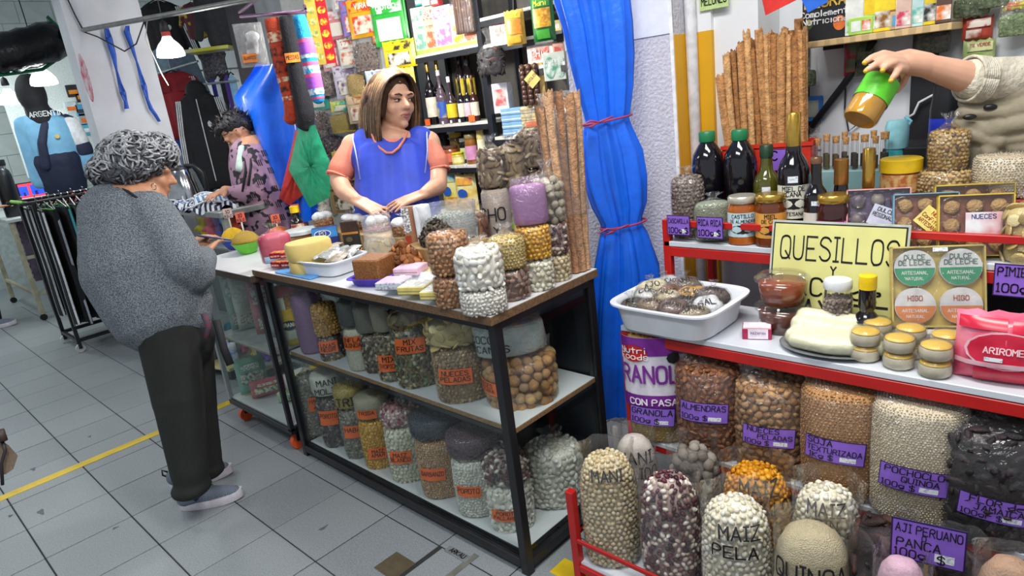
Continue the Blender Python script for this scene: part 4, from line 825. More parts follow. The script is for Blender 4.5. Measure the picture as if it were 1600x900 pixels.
for k, (Q, px, py, c, tx, lab) in enumerate([(Pb, 351, 334, '#b8a8ac', '10', 'pinkish grey price card on a stick in the yellow powder'), (Pg, 377, 339, '#d0604a', '10', 'orange red price card on a stick in the mustard spice'), (Py_, 408, 346, '#e0684c', '10', 'orange price card on a stick over the yellow bowl'), (Po, 434, 331, '#d86048', '12', 'rust orange price card on a stick in the rusty spice'), (Pd, 411, 330, '#c8583c', '10', 'rust price card on a stick in the dark green bowl')]):
    zt = hgt(px, py, Q); root = thing('price_stick', lab, 'price card', (Q[0], Q[1], Q[2]+.06), face(Q), 'price cards on sticks'); hh = zt-Q[2]-.06; g = G(); g.box(-.004, 0, 0, .004, .002, hh, M('#d8d4c8', r=.6)); g.build('stick', root)
    g = G(); g.box(-.022, -.0015, hh-.025, .022, .0, hh+.025, M(c, r=.5, h2='#f0d0c8' if k == 0 else None), .0005); q = g.build('card', root); lettering(q, flatS(.0015), [(tx, 0, hh, .016, .003), ('KILO', 0, hh-.02, .012, .002)], INK, .0008)
# white cotton like packs with peanuts in front of the vendor
for k, (px, yb, wp, lab) in enumerate([(507, 366, 30, 'small white pack at the left of the white row'), (553, 366, 44, 'white crumbly pack with nuts under the vendor\'s hand'), (590, 362, 34, 'white crumbly pack between the vendor\'s hands'), (633, 358, 46, 'white crumbly pack in front of the folded arm')]):
    P = Py(px, yb-14, 1.43); P[2] = Z+.086; W = wp*mpp(P); H = .066; root = thing('meringue_pack', lab, 'pack', P, rnd.uniform(0, 3), 'white packs in front of the vendor'); heap(root, W*.5, W*.4, H*.65, 'peanut', PRF, 2.2, 'nut_layer')
    prims = [('e', (rnd.uniform(-.3, .3)*W, rnd.uniform(-.25, .25)*W, H*.72+rnd.uniform(0, .01)), (W*.26, W*.24, H*.26)) for _ in range(9)]
    fuse('white_foam', prims, .005, M('#eef2f4', r=.7, bump=.6, bs=90), root, 1); sack(root, W*.52, W*.43, H*.8, 'tie', PR, 2.2, FILM, .03)
g = G(); g.box(-.30, -.065, 0, .30, .065, .085, M('#b89a6c', r=.7, var=.12), .003); o = g.build('cardboard_box'); tag(o, 'low cardboard box the white packs sit on', 'box'); setloc(o, (Py(575, 345, 1.42)[0], 1.425, Z))
# wafer pack, white roll, dried mushrooms and greyish flake bag
P = np.array([Py(643, 360, 1.34)[0], 1.34, Z]); W = 22*mpp(P); H = hgt(640, 322, P)-Z; carton('upright brown wafer pack with white price tag in front of the vendor', P, W, H, .03, M('#7a4a34', r=.4, h2='#b88a68', sc=90, kind='wave'), [(.0, .55, .5, 1, M('#e8e8ea', r=.5, h2='#6a6a70', sc=140)), (0, .0, .4, .5, M('#a03a28', r=.4))], rz=face(P))
P = np.array([Py(664, 360, 1.36)[0], 1.36, Z]); W = 26*mpp(P); H = hgt(660, 320, P)-Z; g = G(); g.lathe([(W*.48, 0), (W*.5, .004), (W*.5, H-.004), (W*.45, H)], M('#e4e8ec', r=.6), 20); o = g.build('white_roll', None, True, 40); tag(o, 'white cylindrical roll beside the wafer pack', 'roll'); setloc(o, P)
rz2 = np.array([Py(698, 385, 1.36)[0], 1.365, Z]); g = G(); g.box(-.15, -.105, 0, .12, .11, .085, M('#a88a5c', r=.7, var=.12), .003); o = g.build('cardboard_box'); tag(o, 'low cardboard box under the black fungus and grey flakes', 'box'); setloc(o, rz2)
P = np.array([Py(702, 350, 1.415)[0], 1.415, Z+.086]); o = thing('flake_bag', 'open clear bag of pale grey green dried flakes behind black fungus', 'bag', P, face(P)); heap(o, .10, .06, .10, 'flakes', PRD, 2.2, 'grey_flakes'); sack(o, .105, .065, .105, 'open', PRD, 2.2, FILMH, .05)
o.children[0].data.color_attributes['Col'].data.foreach_set('color', (nr.uniform(.8, 1.1, (len(o.children[0].data.vertices), 1))*np.array([[*lin('#9aa39a'), 1]])).astype(np.float32).ravel())
P = np.array([Py(686, 375, 1.325)[0], 1.325, Z+.086]); o = thing('fungus_heap', 'heap of black crinkled dried fungus in front of the grey flakes', 'dried fungus', P, 0); heap(o, .095, .055, .10, 'mushroom', [(0, 1), (.3, .95), (.7, .6), (1, .05)], 2, 'fungus_pieces', .016)
v = o.children[0].data; cc = np.zeros(len(v.vertices)*4, np.float32); v.color_attributes['Col'].data.foreach_get('color', cc); cc = cc.reshape(-1, 4); cc[:, :3] *= .22; v.color_attributes['Col'].data.foreach_set('color', cc.ravel())
P = Pz(645, 388, Z)+np.array([.0, .03, 0]); o = pouch('flat pale blue and white packet lying before the wafer pack', P, .11, .09, .02, M('#bcd0e0', r=.3, h2='#e8eef0', sc=20), group='packets on the countertop'); o.rotation_euler = (-1.4, 0, .4)
P = np.array([Py(655, 405, 1.12)[0], 1.12, Z]); bin_('low white tray edge under the black fungus', P, .2, .12, .03, WP, .3)
P, W, H = item(627, 352, 372, 18, Z); pouch('tiny foil sweet packet with red print before the wafer pack', P, W, H, .02, M('#b89a5a', r=.3, metal=.4), [(.1, .3, .9, .7, M('#c82c24', r=.4))], group='packets on the countertop')
# ================================================================== red stepped rack
RED = M('#b81c1a', r=.4, var=.08, sc=9); RX0, RX1 = 2.10, 3.34
ZF, ZK, ZS, ZU = .10, .375, .762, .967
rk = thing('display_rack', 'red painted steel stepped rack full of bags and jars', 'rack', (RX0, 1.06, 0)); L = RX1-RX0
def bar(x0, y0, z0, x1, y1, z1, nm='frame_bar', m=None): g = G(); g.box(x0, y0, z0, x1, y1, z1, m or RED, .002); return g.build(nm, rk)
for x in (0, L-.026):
    bar(x, 0, 0, x+.026, .026, .35, 'post'); bar(x, .345, 0, x+.026, .371, ZS-.022, 'post'); bar(x, .632, 0, x+.026, .658, 1.04, 'post'); bar(x, .935, 0, x+.026, .961, 1.10, 'post')
    bar(x, .026, ZF-.03, x+.026, .935, ZF-.006, 'side_bar'); bar(x, .371, ZS-.05, x+.026, .632, ZS-.02, 'side_bar'); bar(x, .658, ZU-.05, x+.026, .935, ZU-.02, 'side_bar'); bar(x, .658, 1.02, x+.026, .935, 1.04, 'side_bar')
bar(.026, 0, ZF-.03, L-.026, .026, ZF-.006, 'front_bar')
bar(.026, 0, .175, L-.026, .008, .19, 'guard_rod'); bar(0, .026, .175, .008, .345, .19, 'guard_rod')
bar(.026, .345, ZS-.052, L-.026, .371, ZS-.02, 'front_bar'); bar(.026, .632, ZU-.052, L-.026, .658, ZU-.02, 'front_bar'); bar(.026, .632, 1.018, L-.026, .650, 1.038, 'guard_rail'); bar(.026, .345, ZK-.036, L-.026, .360, ZK-.012, 'front_bar')
SHW = M('#cdd2da', r=.3, var=.04, sc=6)
for nm, y0, y1, z in [('bottom_board', .01, .62, ZF), ('bag_board', .345, .63, ZK), ('lower_shelf', .345, .66, ZS), ('upper_shelf', .632, .955, ZU)]:
    g = G(); g.box(.004, y0, z-.018, L-.004, y1, z, SHW, .002); g.build(nm, rk)
pc = lambda *ln, **k: dict(bg=PURP, border=PURB, lines=list(ln), t=k.get('t', .5), w=k.get('w', .62), h=k.get('h', .26), s=k.get('s', 0), rot=k.get('rot', -.07), sticker=True)
GB = 'tall bags under the red shelf'
def rowbag(px, yt, wpx, Y, z):
    P = Py(px, yt, Y); P = np.array([P[0], Y, z]); W = wpx*mpp(P); xt = px; return P, W, hgt(px, yt, P)-z
# granola pouch, then the big labelled bags
P, W, H = rowbag(1022, 515, 80, 1.455, ZK); P[2] += .001
o = bag('white and purple granola bag with red emblem at the rack\'s left end', P, W*1.08, H, 'flakes', 'fold', group=GB, rz=face(P, -.1), th=.03, dr=.7, prof=PRF)
S = roundS(W*.56+.006, W*.39+.006, 2.4); VIO = M('#7a2a92', r=.35); g = G(); patch(g, S, -W*.58, H*.42, W*.58, H*1.0, M('#d4d0dc', r=.35, h2='#e6e2ec', sc=20), .004, 12, 6); q = g.build('printed_wrap', o, True)
for b, m in [((-.58, .84, .58, 1.0), VIO), ((-.58, .36, .58, .48), VIO)]: g = G(); patch(g, S, b[0]*W, b[1]*H, b[2]*W, b[3]*H, m, .006, 12, 3); g.build('purple_band', o, True)
g = G(); disc(g, S, -.30*W, .86*H, .22*W, .075*H, M('#b81e22', r=.35), .008); q = g.build('red_emblem', o); lettering(q, S, [('Nutri', -.30*W, .865*H, .05*H, .007*H), ('Foods', -.29*W, .81*H, .05*H, .007*H)], M('#f4f0f0'), .010, it=1)
g = G(); disc(g, S, .28*W, .82*H, .10*W, .05*H, INK, .0085, 8); g.build('black_octagon', o)
lettering(o, S, [('RANOLA', 0, .60*H, .16*H, .026*H)], VIO, .009, maxw=W*1.1, wob=0); lettering(o, S, [('CON PASAS', 0, .395*H, .055*H, .010*H)], M('#f0e8f4'), .011, maxw=W*.8, wob=0)
card(o, S, -.08*W, .29*H, .66*W, .17*H, PURP, [('GRANOLA', 0, .1, .3), ('100g $', -.2, -.36, .26)], PURB, -.07, True, .012)
for (px, yt, wp, fill, lab, lines, t, s) in [
  (1108, 562, 100, 'almond', 'bag of brown almonds labelled ALMENDRAS', [('ALMENDRAS', 0, .12, .27), ('100g $', -.22, -.36, .24)], .56, -.1),
  (1206, 590, 104, 'walnut', 'bag of walnut halves labelled NUECES PELADAS', [('NUECES', -.1, .22, .24), ('PELADAS', .12, -.08, .22), ('100g $', -.22, -.4, .22)], .50, -.05),
  (1318, 598, 116, 'soya', 'bag of textured soya labelled SOJA TEXTURIZADA', [('SOJA', -.24, .22, .24), ('TEXTURIZADA', 0, -.1, .22), ('1Kg $', -.2, -.4, .22)], .50, -.08),
  (1438, 620, 126, 'popquinoa', 'bag of puffed quinoa labelled POCHOCLO QUINOA', [('POCHOCLO', 0, .2, .24), ('QUINOA', .1, -.1, .22), ('100g $', -.2, -.4, .22)], .42, -.02),
  (1558, 660, 128, 'jamaica', 'bag of black hibiscus flowers labelled FLOR DE JAMAICA', [('FLOR de', 0, .2, .26), ('JAMAICA', .05, -.1, .24), ('100gr $', -.2, -.4, .22)], .38, .05)]:
    P, W, H = rowbag(px, yt, wp, 1.462, ZK); P[2] += .001
    bag(lab, P, W, H, fill, 'fold', group=GB, rz=face(P), th=.055, dr=.82, e=2.7, prof=PRF, pc=dict(bg=PURP, border=PURB, lines=lines, t=t, w=.62, h=.215, s=s, rot=-.06, sticker=True))
# bottom row: open bags with turned up collars
GF = 'open bags on the rack\'s bottom board'
for (px, yt, wp, Y, fill, lab, wr) in [
  (990, 680, 62, 1.315, PW('#cfc6bc', .3, 200), 'flour bag lettered MANI MOLIDO behind the pale peanuts', [('MANI', .0, .80, .10), ('MOLIDO', .02, .66, .10)]),
  (1082, 694, 74, 1.315, 'greyball', 'open bag of grey round dried tubers behind the purple beans', None),
  (1180, 726, 96, 1.30, 'corn_o', 'open bag of orange yellow corn lettered MAIZ AMARILLO', [('MAIZ', .05, .86, .085), ('AMARILLO', 0, .74, .085)]),
  (1292, 757, 92, 1.315, 'corn_w', 'bag of peeled corn lettered MAIZ SIN CASCARA', [('MAIZ', 0, .86, .075), ('SIN', .0, .78, .06), ('CASCARA', .03, .68, .08)]),
  (945, 706, 84, 1.16, 'chick_l', 'open bag of pale peanuts at the rack\'s front left corner', [('MANI', 0, .84, .08)]),
  (1042, 740, 86, 1.16, 'speckle', 'open bag of purple and cream speckled beans in the front row', None),
  (1148, 778, 98, 1.16, 'corn_w', 'open bag of white corn lettered MAIZ PELA in the front row', [('MAIZ', .05, .80, .09), ('PELA', -.02, .66, .09)]),
  (1268, 822, 104, 1.16, PW('#d9cba6', 1., 330), 'open bag of fine cream grain lettered QUINOA', [('QUINOA', -.02, .70, .12)]),
  (1378, 806, 84, 1.22, 'pepper', 'crumpled bag of dark dried chilli peppers', None),
  (1410, 872, 70, 1.12, PW('#c9a3b4', .3, 120), 'bag of pink flour lettered HARINA at the frame\'s bottom', [('HARINA', -.05, .82, .12)]),
  (1500, 850, 66, 1.30, 'pepper', 'bag of reddish dried chillies behind the purple card', None),
  (1580, 872, 84, 1.16, PW('#a98870', .4, 200), 'bag of brown flour lettered LENTEJA at the lower right corner', [('LENTEJA', -.0, .80, .10)])]:
    P, W, H = rowbag(px, yt, wp, Y, ZF); P[2] += .001
    bag(lab, P, W, H, fill, 'open', group=GF, rz=face(P), th=.075, dr=.9, prof=PRD, write=wr, filmmat=COLLAR)
# purple card on a stick
P = np.array([*Py(1450, 840, 1.17)[:2], ZF]); zt = hgt(1450, 850, P); root = thing('price_stick', 'purple card on a stick reading AJI PERUANO O PANCA', 'price card', P, face(P)); hh = zt-ZF
g = G(); g.box(-.004, .001, 0, .004, .004, hh, M('#b99a4a', r=.6)); g.build('stick', root)
g = G(); g.box(-.068, -.001, hh-.05, .068, .001, hh+.05, PURB, .0004); q = g.build('card_back', root)
card(q, flatS(.001), 0, hh, .136, .1, PURP, [('AJI PERUANO', 0, .2, .2), ('O', -.05, .06, .12), ('PANCA', -.12, -.16, .2), ('100g  $', -.15, -.42, .2)], PURB, 0, True, .0006)
# ---- shelf with cheese: white bin of labelled bags
A = Pz(1070, 468, ZS+.07); bp = np.array([2.262, 1.50, ZS+.0005]); wb_ = bin_('white plastic bin of small hand lettered spice bags on the rack shelf', bp, .335, .30, .088, WP, -.02, 'plastic_bin')
names = [('KI', '#5c554c', 'mixdark'), ('MOSTAZA', '#8a7660', None), ('PIMIENTA', '#77605a', None), ('COMINO', '#a89a80', None), ('COCO', '#d2d0cc', None), ('BLANCA', '#c9bc9c', None), ('CHIA', '#4e4846', 'husk'), ('SAL', '#dfe2e4', None), ('AJO', '#d9cfa8', None), ('CANELA', '#9a6848', None), ('POLVO', '#c99a4e', None), ('CURRY', '#5a4e46', None), ('AZUCAR', '#e2e4e4', None), ('ANIS', '#6c6256', None)]
for k, (nm, c, _) in enumerate(names):
    x, y = -.108+.068*(k % 4)+(.012 if (k//4) % 2 else 0), -.085+.058*(k//4); z = .060+.006*((k*7) % 3)+.006*(k//4)
    root = thing('spice_bag', f'little hand lettered bag of {["grey brown seeds", "brown ground spice", "reddish brown powder", "tan powder", "off white powder", "cream powder", "dark seeds", "snow white powder", "yellowish powder", "cinnamon brown powder", "orange curry powder", "dark brown seeds", "white sugar", "olive brown seeds"][k]} in the white bin', 'bag', bp+np.array([x, y, z]), face(bp, rnd.uniform(-.3, .3)), 'spice bags in the white bin')
    sd = rnd.uniform(0, 9); wb2 = lambda a, z: 1+.10*math.sin(2*a+sd)+.06*math.sin(5*a+2*sd+z*60)+.03*math.sin(11*a+sd)
    g = G(); g.lathe([(.2, -.02), (.8, -.015), (1, .000), (.96, .014), (.72, .026), (.4, .031), (.02, .033)], PW(c, .6 if k % 3 else 1.2, 190), 26, .046, .036, 3., wob=wb2); g.build('spice', root, True)
    g = G(); g.lathe([(.3, -.021), (.85, -.016), (1.07, .000), (1.04, .016), (.80, .028), (.44, .034), (.12, .037), (.16, .048), (.3, .056)], FILM, 26, .046, .036, 3., wob=lambda a, z: wb2(a, z)+(.2*math.sin(5*a+sd) if z > .036 else .02*math.sin(9*a))); g.build('plastic_bag', root, True)
    root.rotation_euler = (rnd.uniform(-.1, .35), rnd.uniform(-.25, .25), root.rotation_euler[2])
    lettering(root, lambda s, t, o=0.: np.stack([s, t*.8-.024, .0375-11*(s**2)-11*(t*.8-.024)**2+o], -1), [(nm, 0, 0, .021, .0032)], INK, .002, maxw=.066)
# deli tubs of quince jelly
for k, (yt, yb, lab) in enumerate([(462, 497, 'lower clear ribbed tub of dark amber jelly on the shelf'), (410, 458, 'upper clear ribbed tub of amber jelly stacked on another')]):
    if k == 0: Pt0 = np.array([Py(1222, 470, 1.575)[0], 1.575, ZS]); Wt0 = 78*mpp(Pt0); z = ZS+.001; H0 = .078
    root = thing('jelly_tub', lab, 'tub', (Pt0[0], Pt0[1], z), face(Pt0), 'stacked jelly tubs'); r = Wt0/2
    rib = lambda a, zz: 1+.012*math.sin(36*a)
    g = G(); g.lathe([(r*.78, .002), (r*.84, H0*.4), (r*.88, H0*.78), (.002, H0*.78)], M('#8a3c12' if k else '#5a2810', r=.2, coat=.6, var=.2, sc=14), 40, wob=rib); g.build('jelly', root, True)
    g = G(); g.lathe([(r*.8, 0), (r*.87, H0*.4), (r*.93, H0*.84), (r*1.04, H0*.86), (r*1.04, H0*.92), (r*.9, H0*.93), (r*.88, H0*1.05), (.002, H0*1.06)], CLEAR, 48, wob=rib); g.build('tub_shell', root, True)
    z += H0*1.07
# QUESILLOS sign
xa, xb = Py(1203, 440, 1.645)[0], Py(1416, 440, 1.645)[0]; P = np.array([(xa+xb)/2, 1.612, ZS+.001]); Wd = xb-xa; Hd = 1.065-ZS
sg = thing('handmade_sign', 'pale yellow card sign reading QUESILLOS Y DULCE DE CAYOTE', 'sign', P, .0); sg.rotation_euler = (-.2, .0, .0)
SGM = M('#d6d488', r=.55, var=.05, sc=12); g = G(); g.box(-Wd/2, -.0015, 0, Wd/2, .0015, Hd, M('#b9c0b4', r=.3), .0005); q = g.build('sign_board', sg)
g = G(); g.box(-Wd/2+.006, -.0022, .006, Wd/2-.006, -.0015, Hd-.006, INK); g.build('black_border', sg)
g = G(); g.box(-Wd/2+.010, -.0030, .010, Wd/2-.010, -.0022, Hd-.010, SGM); g.build('yellow_face', sg)
lettering(sg, flatS(.003), [('QUESILLOS', .0, Hd*.64, Hd*.28, .0075), ('Y', .0, Hd*.52, .022, .004), ('DULCE de', -.03, Hd*.31, .05, .006), ('CAYOTE', .01, Hd*.08, .055, .007)], INK, .001, it=2, maxw=Wd*.88, wob=.02)
# jar, soy bottle
P, W, H = item(1309, 437, 482, 38, ZS); P[1] = 1.56; P[0] = Py(1309, 460, 1.56)[0]; P[2] = ZS+.001; H = hgt(1309, 437, P)-ZS
jar('small jar of olives with white lid before the yellow sign', P, W, H, CLEAR, M('#d8dce0', r=.3), M('#9ab88a', r=.5), fill='husk', lr=(.02, .25))
P = np.array([Py(1355, 470, 1.555)[0], 1.555, ZS+.001]); H = hgt(1352, 430, P)-ZS; wine('soy bottle with yellow cap before the yellow sign', P, 38*mpp(P), H, M('#140e16', r=.12, coat=.6), M('#e8c414', r=.4), M('#e0b020', r=.4), M('#b81e1e'), neck=.62, sh=.36, capf=.19, capr=.66, lr=(.08, .34), text=[('SOYA', -.1, .3)])
# marzipan boxes
P, W, H = item(1183, 492, 535, 62, ZS); carton('crimson box with white label reading MAZAPAN at the shelf\'s front edge', P, .078, .034, .05, M('#a82850', r=.35), [(.2, .08, .88, .95, M('#e8dfe8', r=.5))], [('MAZAPAN', .55, .5, .2, M('#8a4a80'))], rz=.38, top=M('#e6dce4', r=.5))
P = P+np.array([.02, .07, 0]); carton('pale box with blue grey label behind the crimson box', P, .085, .03, .045, M('#c8a890', r=.4), [(.15, .1, .9, .9, M('#c8d4dc', r=.5, h2='#7a8a98', sc=120))], rz=.3, top=M('#c9d6de', r=.5, h2='#8a98a4', sc=150))
# fresh cheese on a metal plate
P = np.array([Py(1305, 540, 1.495)[0], 1.495, ZS+.0005]); pl = thing('metal_plate', 'oval steel plate under the bagged white cheese', 'plate', P, .2); lathe_part(pl, 'plate_body', [(.55, .001), (.8, .003), (1.0, .012), (1.02, .013), (.98, .011), (.6, .003)], M('#c4c8cc', r=.35, metal=.7), 40, .135, .095)
qs = thing('fresh_cheese', 'slabs of soft white cheese in a clear bag on the steel plate', 'cheese', P+np.array([0, 0, .006]), .2); QM = M('#e6e4c0', r=.4, var=.05, sc=18, bump=.15, bs=40)
prims = [('c', (-.09, .03, .045), (.09, -.0, .035), .026, .024), ('c', (-.08, .05, .06), (.04, .045, .052), .026, .024), ('c', (-.09, -.03, .022), (-.01, -.055, .02), .022, .02), ('c', (.0, -.05, .022), (.10, -.04, .022), .024, .022), ('c', (-.1, .0, .02), (.1, .03, .02), .025, .024), ('e', (0, 0, .025), (.11, .075, .028))]
fuse('cheese_slabs', prims, .005, QM, qs, 3)
prims2 = [(p[0], p[1], p[2], p[3]+.003, p[4]+.003) if p[0] == 'c' else ('e', p[1], tuple(a+.004 for a in p[2])) for p in prims]; o = fuse('plastic_bag', prims2, .006, FILM, qs, 3)
# yellow topped rolls in plastic
for k, (ix, iy, iz) in enumerate([(0, 0, 0), (1, 0, 0), (2, 0, 0), (0, 0, 1), (1, 0, 1), (2, 0, 1), (0, 1, 1), (1, 1, 1), (2, 1, 1), (0, 1, 0), (1, 1, 0), (2, 1, 0)]):
    base = np.array([2.80, 1.462, ZS+.0005]); Q = base+np.array([ix*.078+.006*iy, iy*.076-.012*ix, iz*.042])
    root = thing('filled_roll', f'yellow topped wrapped roll, {["left", "middle", "right"][ix]} of the {["front", "rear"][iy]} row, {["lower", "upper"][iz]} layer', 'roll', Q, .2*k, 'wrapped yellow topped rolls')
    g = G(); g.lathe([(.026, 0), (.033, .006), (.034, .02), (.032, .030), (.002, .030)], M('#dcd2b8', r=.6, var=.08), 22); g.build('roll_base', root, True, 60)
    g = G(); g.lathe([(.032, .0305), (.031, .034), (.022, .038), (.002, .039)], M('#e0b84a', r=.4, var=.1, sc=30), 22); g.build('yellow_top', root, True)
    g = G(); g.lathe([(.030, .001), (.0365, .008), (.0368, .03), (.03, .0405), (.002, .0412)], FILM, 22, wob=lambda a, z: 1+.03*math.sin(7*a+k)); g.build('plastic_wrap', root, True)
# dulce de leche tray
P = np.array([Py(1468, 440, 1.62)[0], 1.62, ZS+.05]); dl = thing('sweet_tray', 'yellow card tray of round dulce de leche and fig sweets', 'tray', P, .42); dl.rotation_euler = (-.3, 0, .42)
g = G(); TW, TH = .205, .205; YT = M('#cdb768', r=.5); g.box(-TW/2, 0, 0, TW/2, .006, TH, YT, .001); g.build('tray_back', dl)
for b in [(-TW/2, -.022, 0, -TW/2+.004, 0, TH), (TW/2-.004, -.022, 0, TW/2, 0, TH), (-TW/2, -.022, TH-.004, TW/2, 0, TH), (-TW/2, -.022, 0, TW/2, 0, .004)]: g = G(); g.box(*b, YT); g.build('tray_edge', dl)
for k, (x, z, c, tx) in enumerate([(-.05, .150, '#3f9a70', ['DULCE', 'DE LECHE']), (.05, .150, '#3f9a70', ['DULCE', 'DE LECHE']), (-.05, .054, '#e08a50', ['HIGO']), (.05, .054, '#e08a50', ['HIGO'])]):
    g = G(); n = 28; R_ = .046
    V = [(x+R_*math.cos(a), -.002, z+R_*math.sin(a)) for a in np.linspace(0, 2*math.pi, n+1)[:-1]]+[(x+R_*math.cos(a), -.018, z+R_*math.sin(a)) for a in np.linspace(0, 2*math.pi, n+1)[:-1]]
    g.add(V, [tuple(range(n)), tuple(range(2*n-1, n-1, -1))]+[(i, n+i, n+(i+1) % n, (i+1) % n) for i in range(n)], M('#dfe0de', r=.4)); q = g.build('round_sweet', dl)
    g = G(); disc(g, flatS(.0185), x, z, R_*.97, R_*.97, M(c, r=.4), .0006, 20, math.pi, 2*math.pi); g.build('colour_half', q)
    lettering(q, flatS(.0185), [(t, x, z+.022-.014*i-(.008 if len(tx) == 1 else 0), .0115, .0018) for i, t in enumerate(tx)], M('#5a7a6a' if k < 2 else '#c0643a'), .0012, maxw=.075, wob=0)
    lettering(q, flatS(.0185), [('ARTESANAL', x, z-.016, .008, .0012), ('NATURAL', x, z-.03, .007, .001)], M('#f0f0ea'), .0012, maxw=.06, wob=0)
g = G(); g.surf(lambda u, v: ((u-.5)*TW*1.0, -.025-.003*math.sin(11*u+7*v), v*TH), 10, 10, FILM); g.build('plastic_wrap', dl, True)
g = G(); g.box(-.012, -.031, .19, .02, -.029, .2, STK); g.build('price_sticker', dl)
g = G(); g.box(-.105, -.05, 0, .105, .05, .05, M('#c4c2c0', r=.5, h2='#a8aab4', sc=18), .004); o = g.build('wrapped_sweet_box'); tag(o, 'pale wrapped sweet box under the dulce de leche tray', 'box'); setloc(o, (P[0], P[1]+.01, ZS+.0005), .42)
# pink bag at the right edge
P = np.array([Py(1570, 560, 1.47)[0], 1.47, ZS+.0005]); W = .17; H = hgt(1562, 492, P)-ZS
PKB = M('#dd9aaa', r=.3, h2='#e8c4cc', sc=14); RDB = M('#c8203e', r=.25, var=.1)
o = pouch('crumpled red and pink coffee bag at the shelf\'s right end', P, W*1.1, H*1.02, .10, M('#d2506c', r=.25, h2='#dc8098', sc=11, bump=.5, bs=18), [(.02, .78, .5, .94, RDB), (.55, .76, .98, .92, RDB), (.2, .02, .98, .24, RDB), ('o', .5, .5, .40, .27, PKB), ('o', .5, .5, .37, .25, RDB), (.0, .26, .9, .33, PKB), (.3, .35, .48, .41, STK)], [('ARIROMEO', .52, .47, .085, M('#f0c8d0'))], name='coffee_bag', cat='bag', tilt=-.12)
# purple hanging price cards on the rails
def rail_card(label, px, py, Y, w, h, lines, rz=0):
    P = Py(px, py, Y); root = thing('price_card', label, 'price card', P, rz, 'purple price cards on the rack'); g = G(); g.box(-w/2, 0, -h/2, w/2, .0015, h/2, PURB, .0004); q = g.build('card_back', root); card(q, flatS(0.), 0, 0, w, h, PURP, lines, PURB, 0, True, .0006, 'card_face')
rail_card('purple card reading CASCARILLA on the upper rail', 1060, 352, 1.684, .083, .066, [('CASCARILLA', 0, .12, .26), ('100g $', -.2, -.38, .26)])
rail_card('purple card reading RICA RICA on the upper rail', 1109, 356, 1.682, .089, .070, [('RICA RICA', 0, .1, .27), ('100g $', -.18, -.36, .26)])
rail_card('purple card cut off by the picture edge beside the red rail', 1598, 440, 1.684, .115, .082, [('PIMIENTA', 0, .14, .26), ('100g $', -.18, -.36, .26)])
rail_card('purple card leaning behind the tall dark bottle', 1218, 250, 1.93, .06, .07, [('C', -.3, 0, .4)])
# ---- upper shelf
ZP = 1.092; g = G(); g.box(Py(1382, 300, 1.9)[0]-RX0, .79, ZU, L-.03, .935, ZP, M('#8a2a24', r=.5, var=.1), .002); g.build('back_step', rk)
def up2(px, yt, wp, Y=1.92): P = Py(px, yt+30, Y); P = np.array([P[0], Y, ZP+.001]); return P, wp*mpp(P), hgt(px-lean(px, yt)*10, yt, P)-ZP
ZU2 = ZU+.001
def up(px, yt, yb, wp, Y=None):
    s = lean(px, (yt+yb)/2)
    if Y is None: P, W, H = item(px, yt, yb, wp, ZU2)
    else:
        P = Py(px, (yt+yb)/2, Y); P = np.array([P[0], Y, ZU2]); W = wp*mpp(P); H = hgt(px-s*(yb-yt)/2, yt, P)-ZU2
    P[1] = min(max(P[1], 1.70+W*.4), 1.97); return P, W, H
P, W, H = up(1075, 272, 345, 48, 1.78); bag('bag of grey brown cacao husks on the upper shelf\'s left end', P, W, H, 'husk', 'tie', th=.03, name='husk_bag')
P, W, H = up(1110, 315, 378, 56, 1.725); bag('bag of pale green dried herb behind the purple cards', P, W, H, PW('#8f9a80', .9, 260, '#a8b09a'), 'tie', th=.025, name='herb_bag', dr=.5)
JUG = M('#100e16', r=.08, coat=.6)
for px, yt, lab in [(1107, 205, 'large dark syrup bottle with green cap, nearer the pillar'), (1157, 202, 'large dark syrup bottle with green cap, beside the oil bottle')]:
    P, W, H = up(px, yt, 350, 48, 1.86); root = thing('syrup_bottle', lab, 'bottle', P, face(P), 'large dark syrup bottles'); r = W/2
    lathe_part(root, 'bottle_body', [(r*.85, 0), (r, .01), (r, H*.34), (r*.94, H*.36), (r*.94, H*.40), (r*1.02, H*.43), (r*1.03, H*.68), (r*.9, H*.78), (r*.6, H*.86), (r*.42, H*.9)], JUG, 28)
    lathe_part(root, 'bottle_cap', [(r*.48, H*.9), (r*.5, H*.91), (r*.5, H*.985), (r*.44, H)], M('#1e7a4c', r=.4), 28)
    S = roundS(r, r); g = G(); patch(g, S, -r*1.4, H*.08, r*1.4, H*.33, M('#3a2a6a', r=.4, h2='#5a6ac0', sc=22), .001, 10, 2); q = g.build('paper_label', root, True); g = G(); disc(g, S, -r*.2, H*.2, r*.5, H*.09, INK, .002, 8); g.build('black_octagon', q)
HON = M('#a8581a', r=.1, coat=.7, var=.15, sc=8); HON2 = M('#6a3414', r=.1, coat=.7, var=.2, sc=8); GLD = M('#c8a24a', r=.25, metal=.8); CRM = M('#e4dcc0', r=.5); OVAL = M('#1c1a18', r=.5)
P, W, H = up(1160, 305, 381, 45, 1.735); jar('honey coloured jar with pale lid and blue label by the purple cards', P, W, H, HON, M('#c9c4b4', r=.3, metal=.5), M('#bcd4dc', r=.5), OVAL, text=[('CASTILLO', .3, .14), ('DE ALMENDRA', .1, .12)], lr=(.18, .68))
P, W, H = up(1204, 302, 384, 46, 1.735); jar('brown honey jar with gold lid and orange label behind the sign', P, W, H, HON2, GLD, M('#d89a44', r=.5), OVAL, text=[('MIEL', .3, .16), ('DE CANA', .12, .13)], lr=(.18, .66))
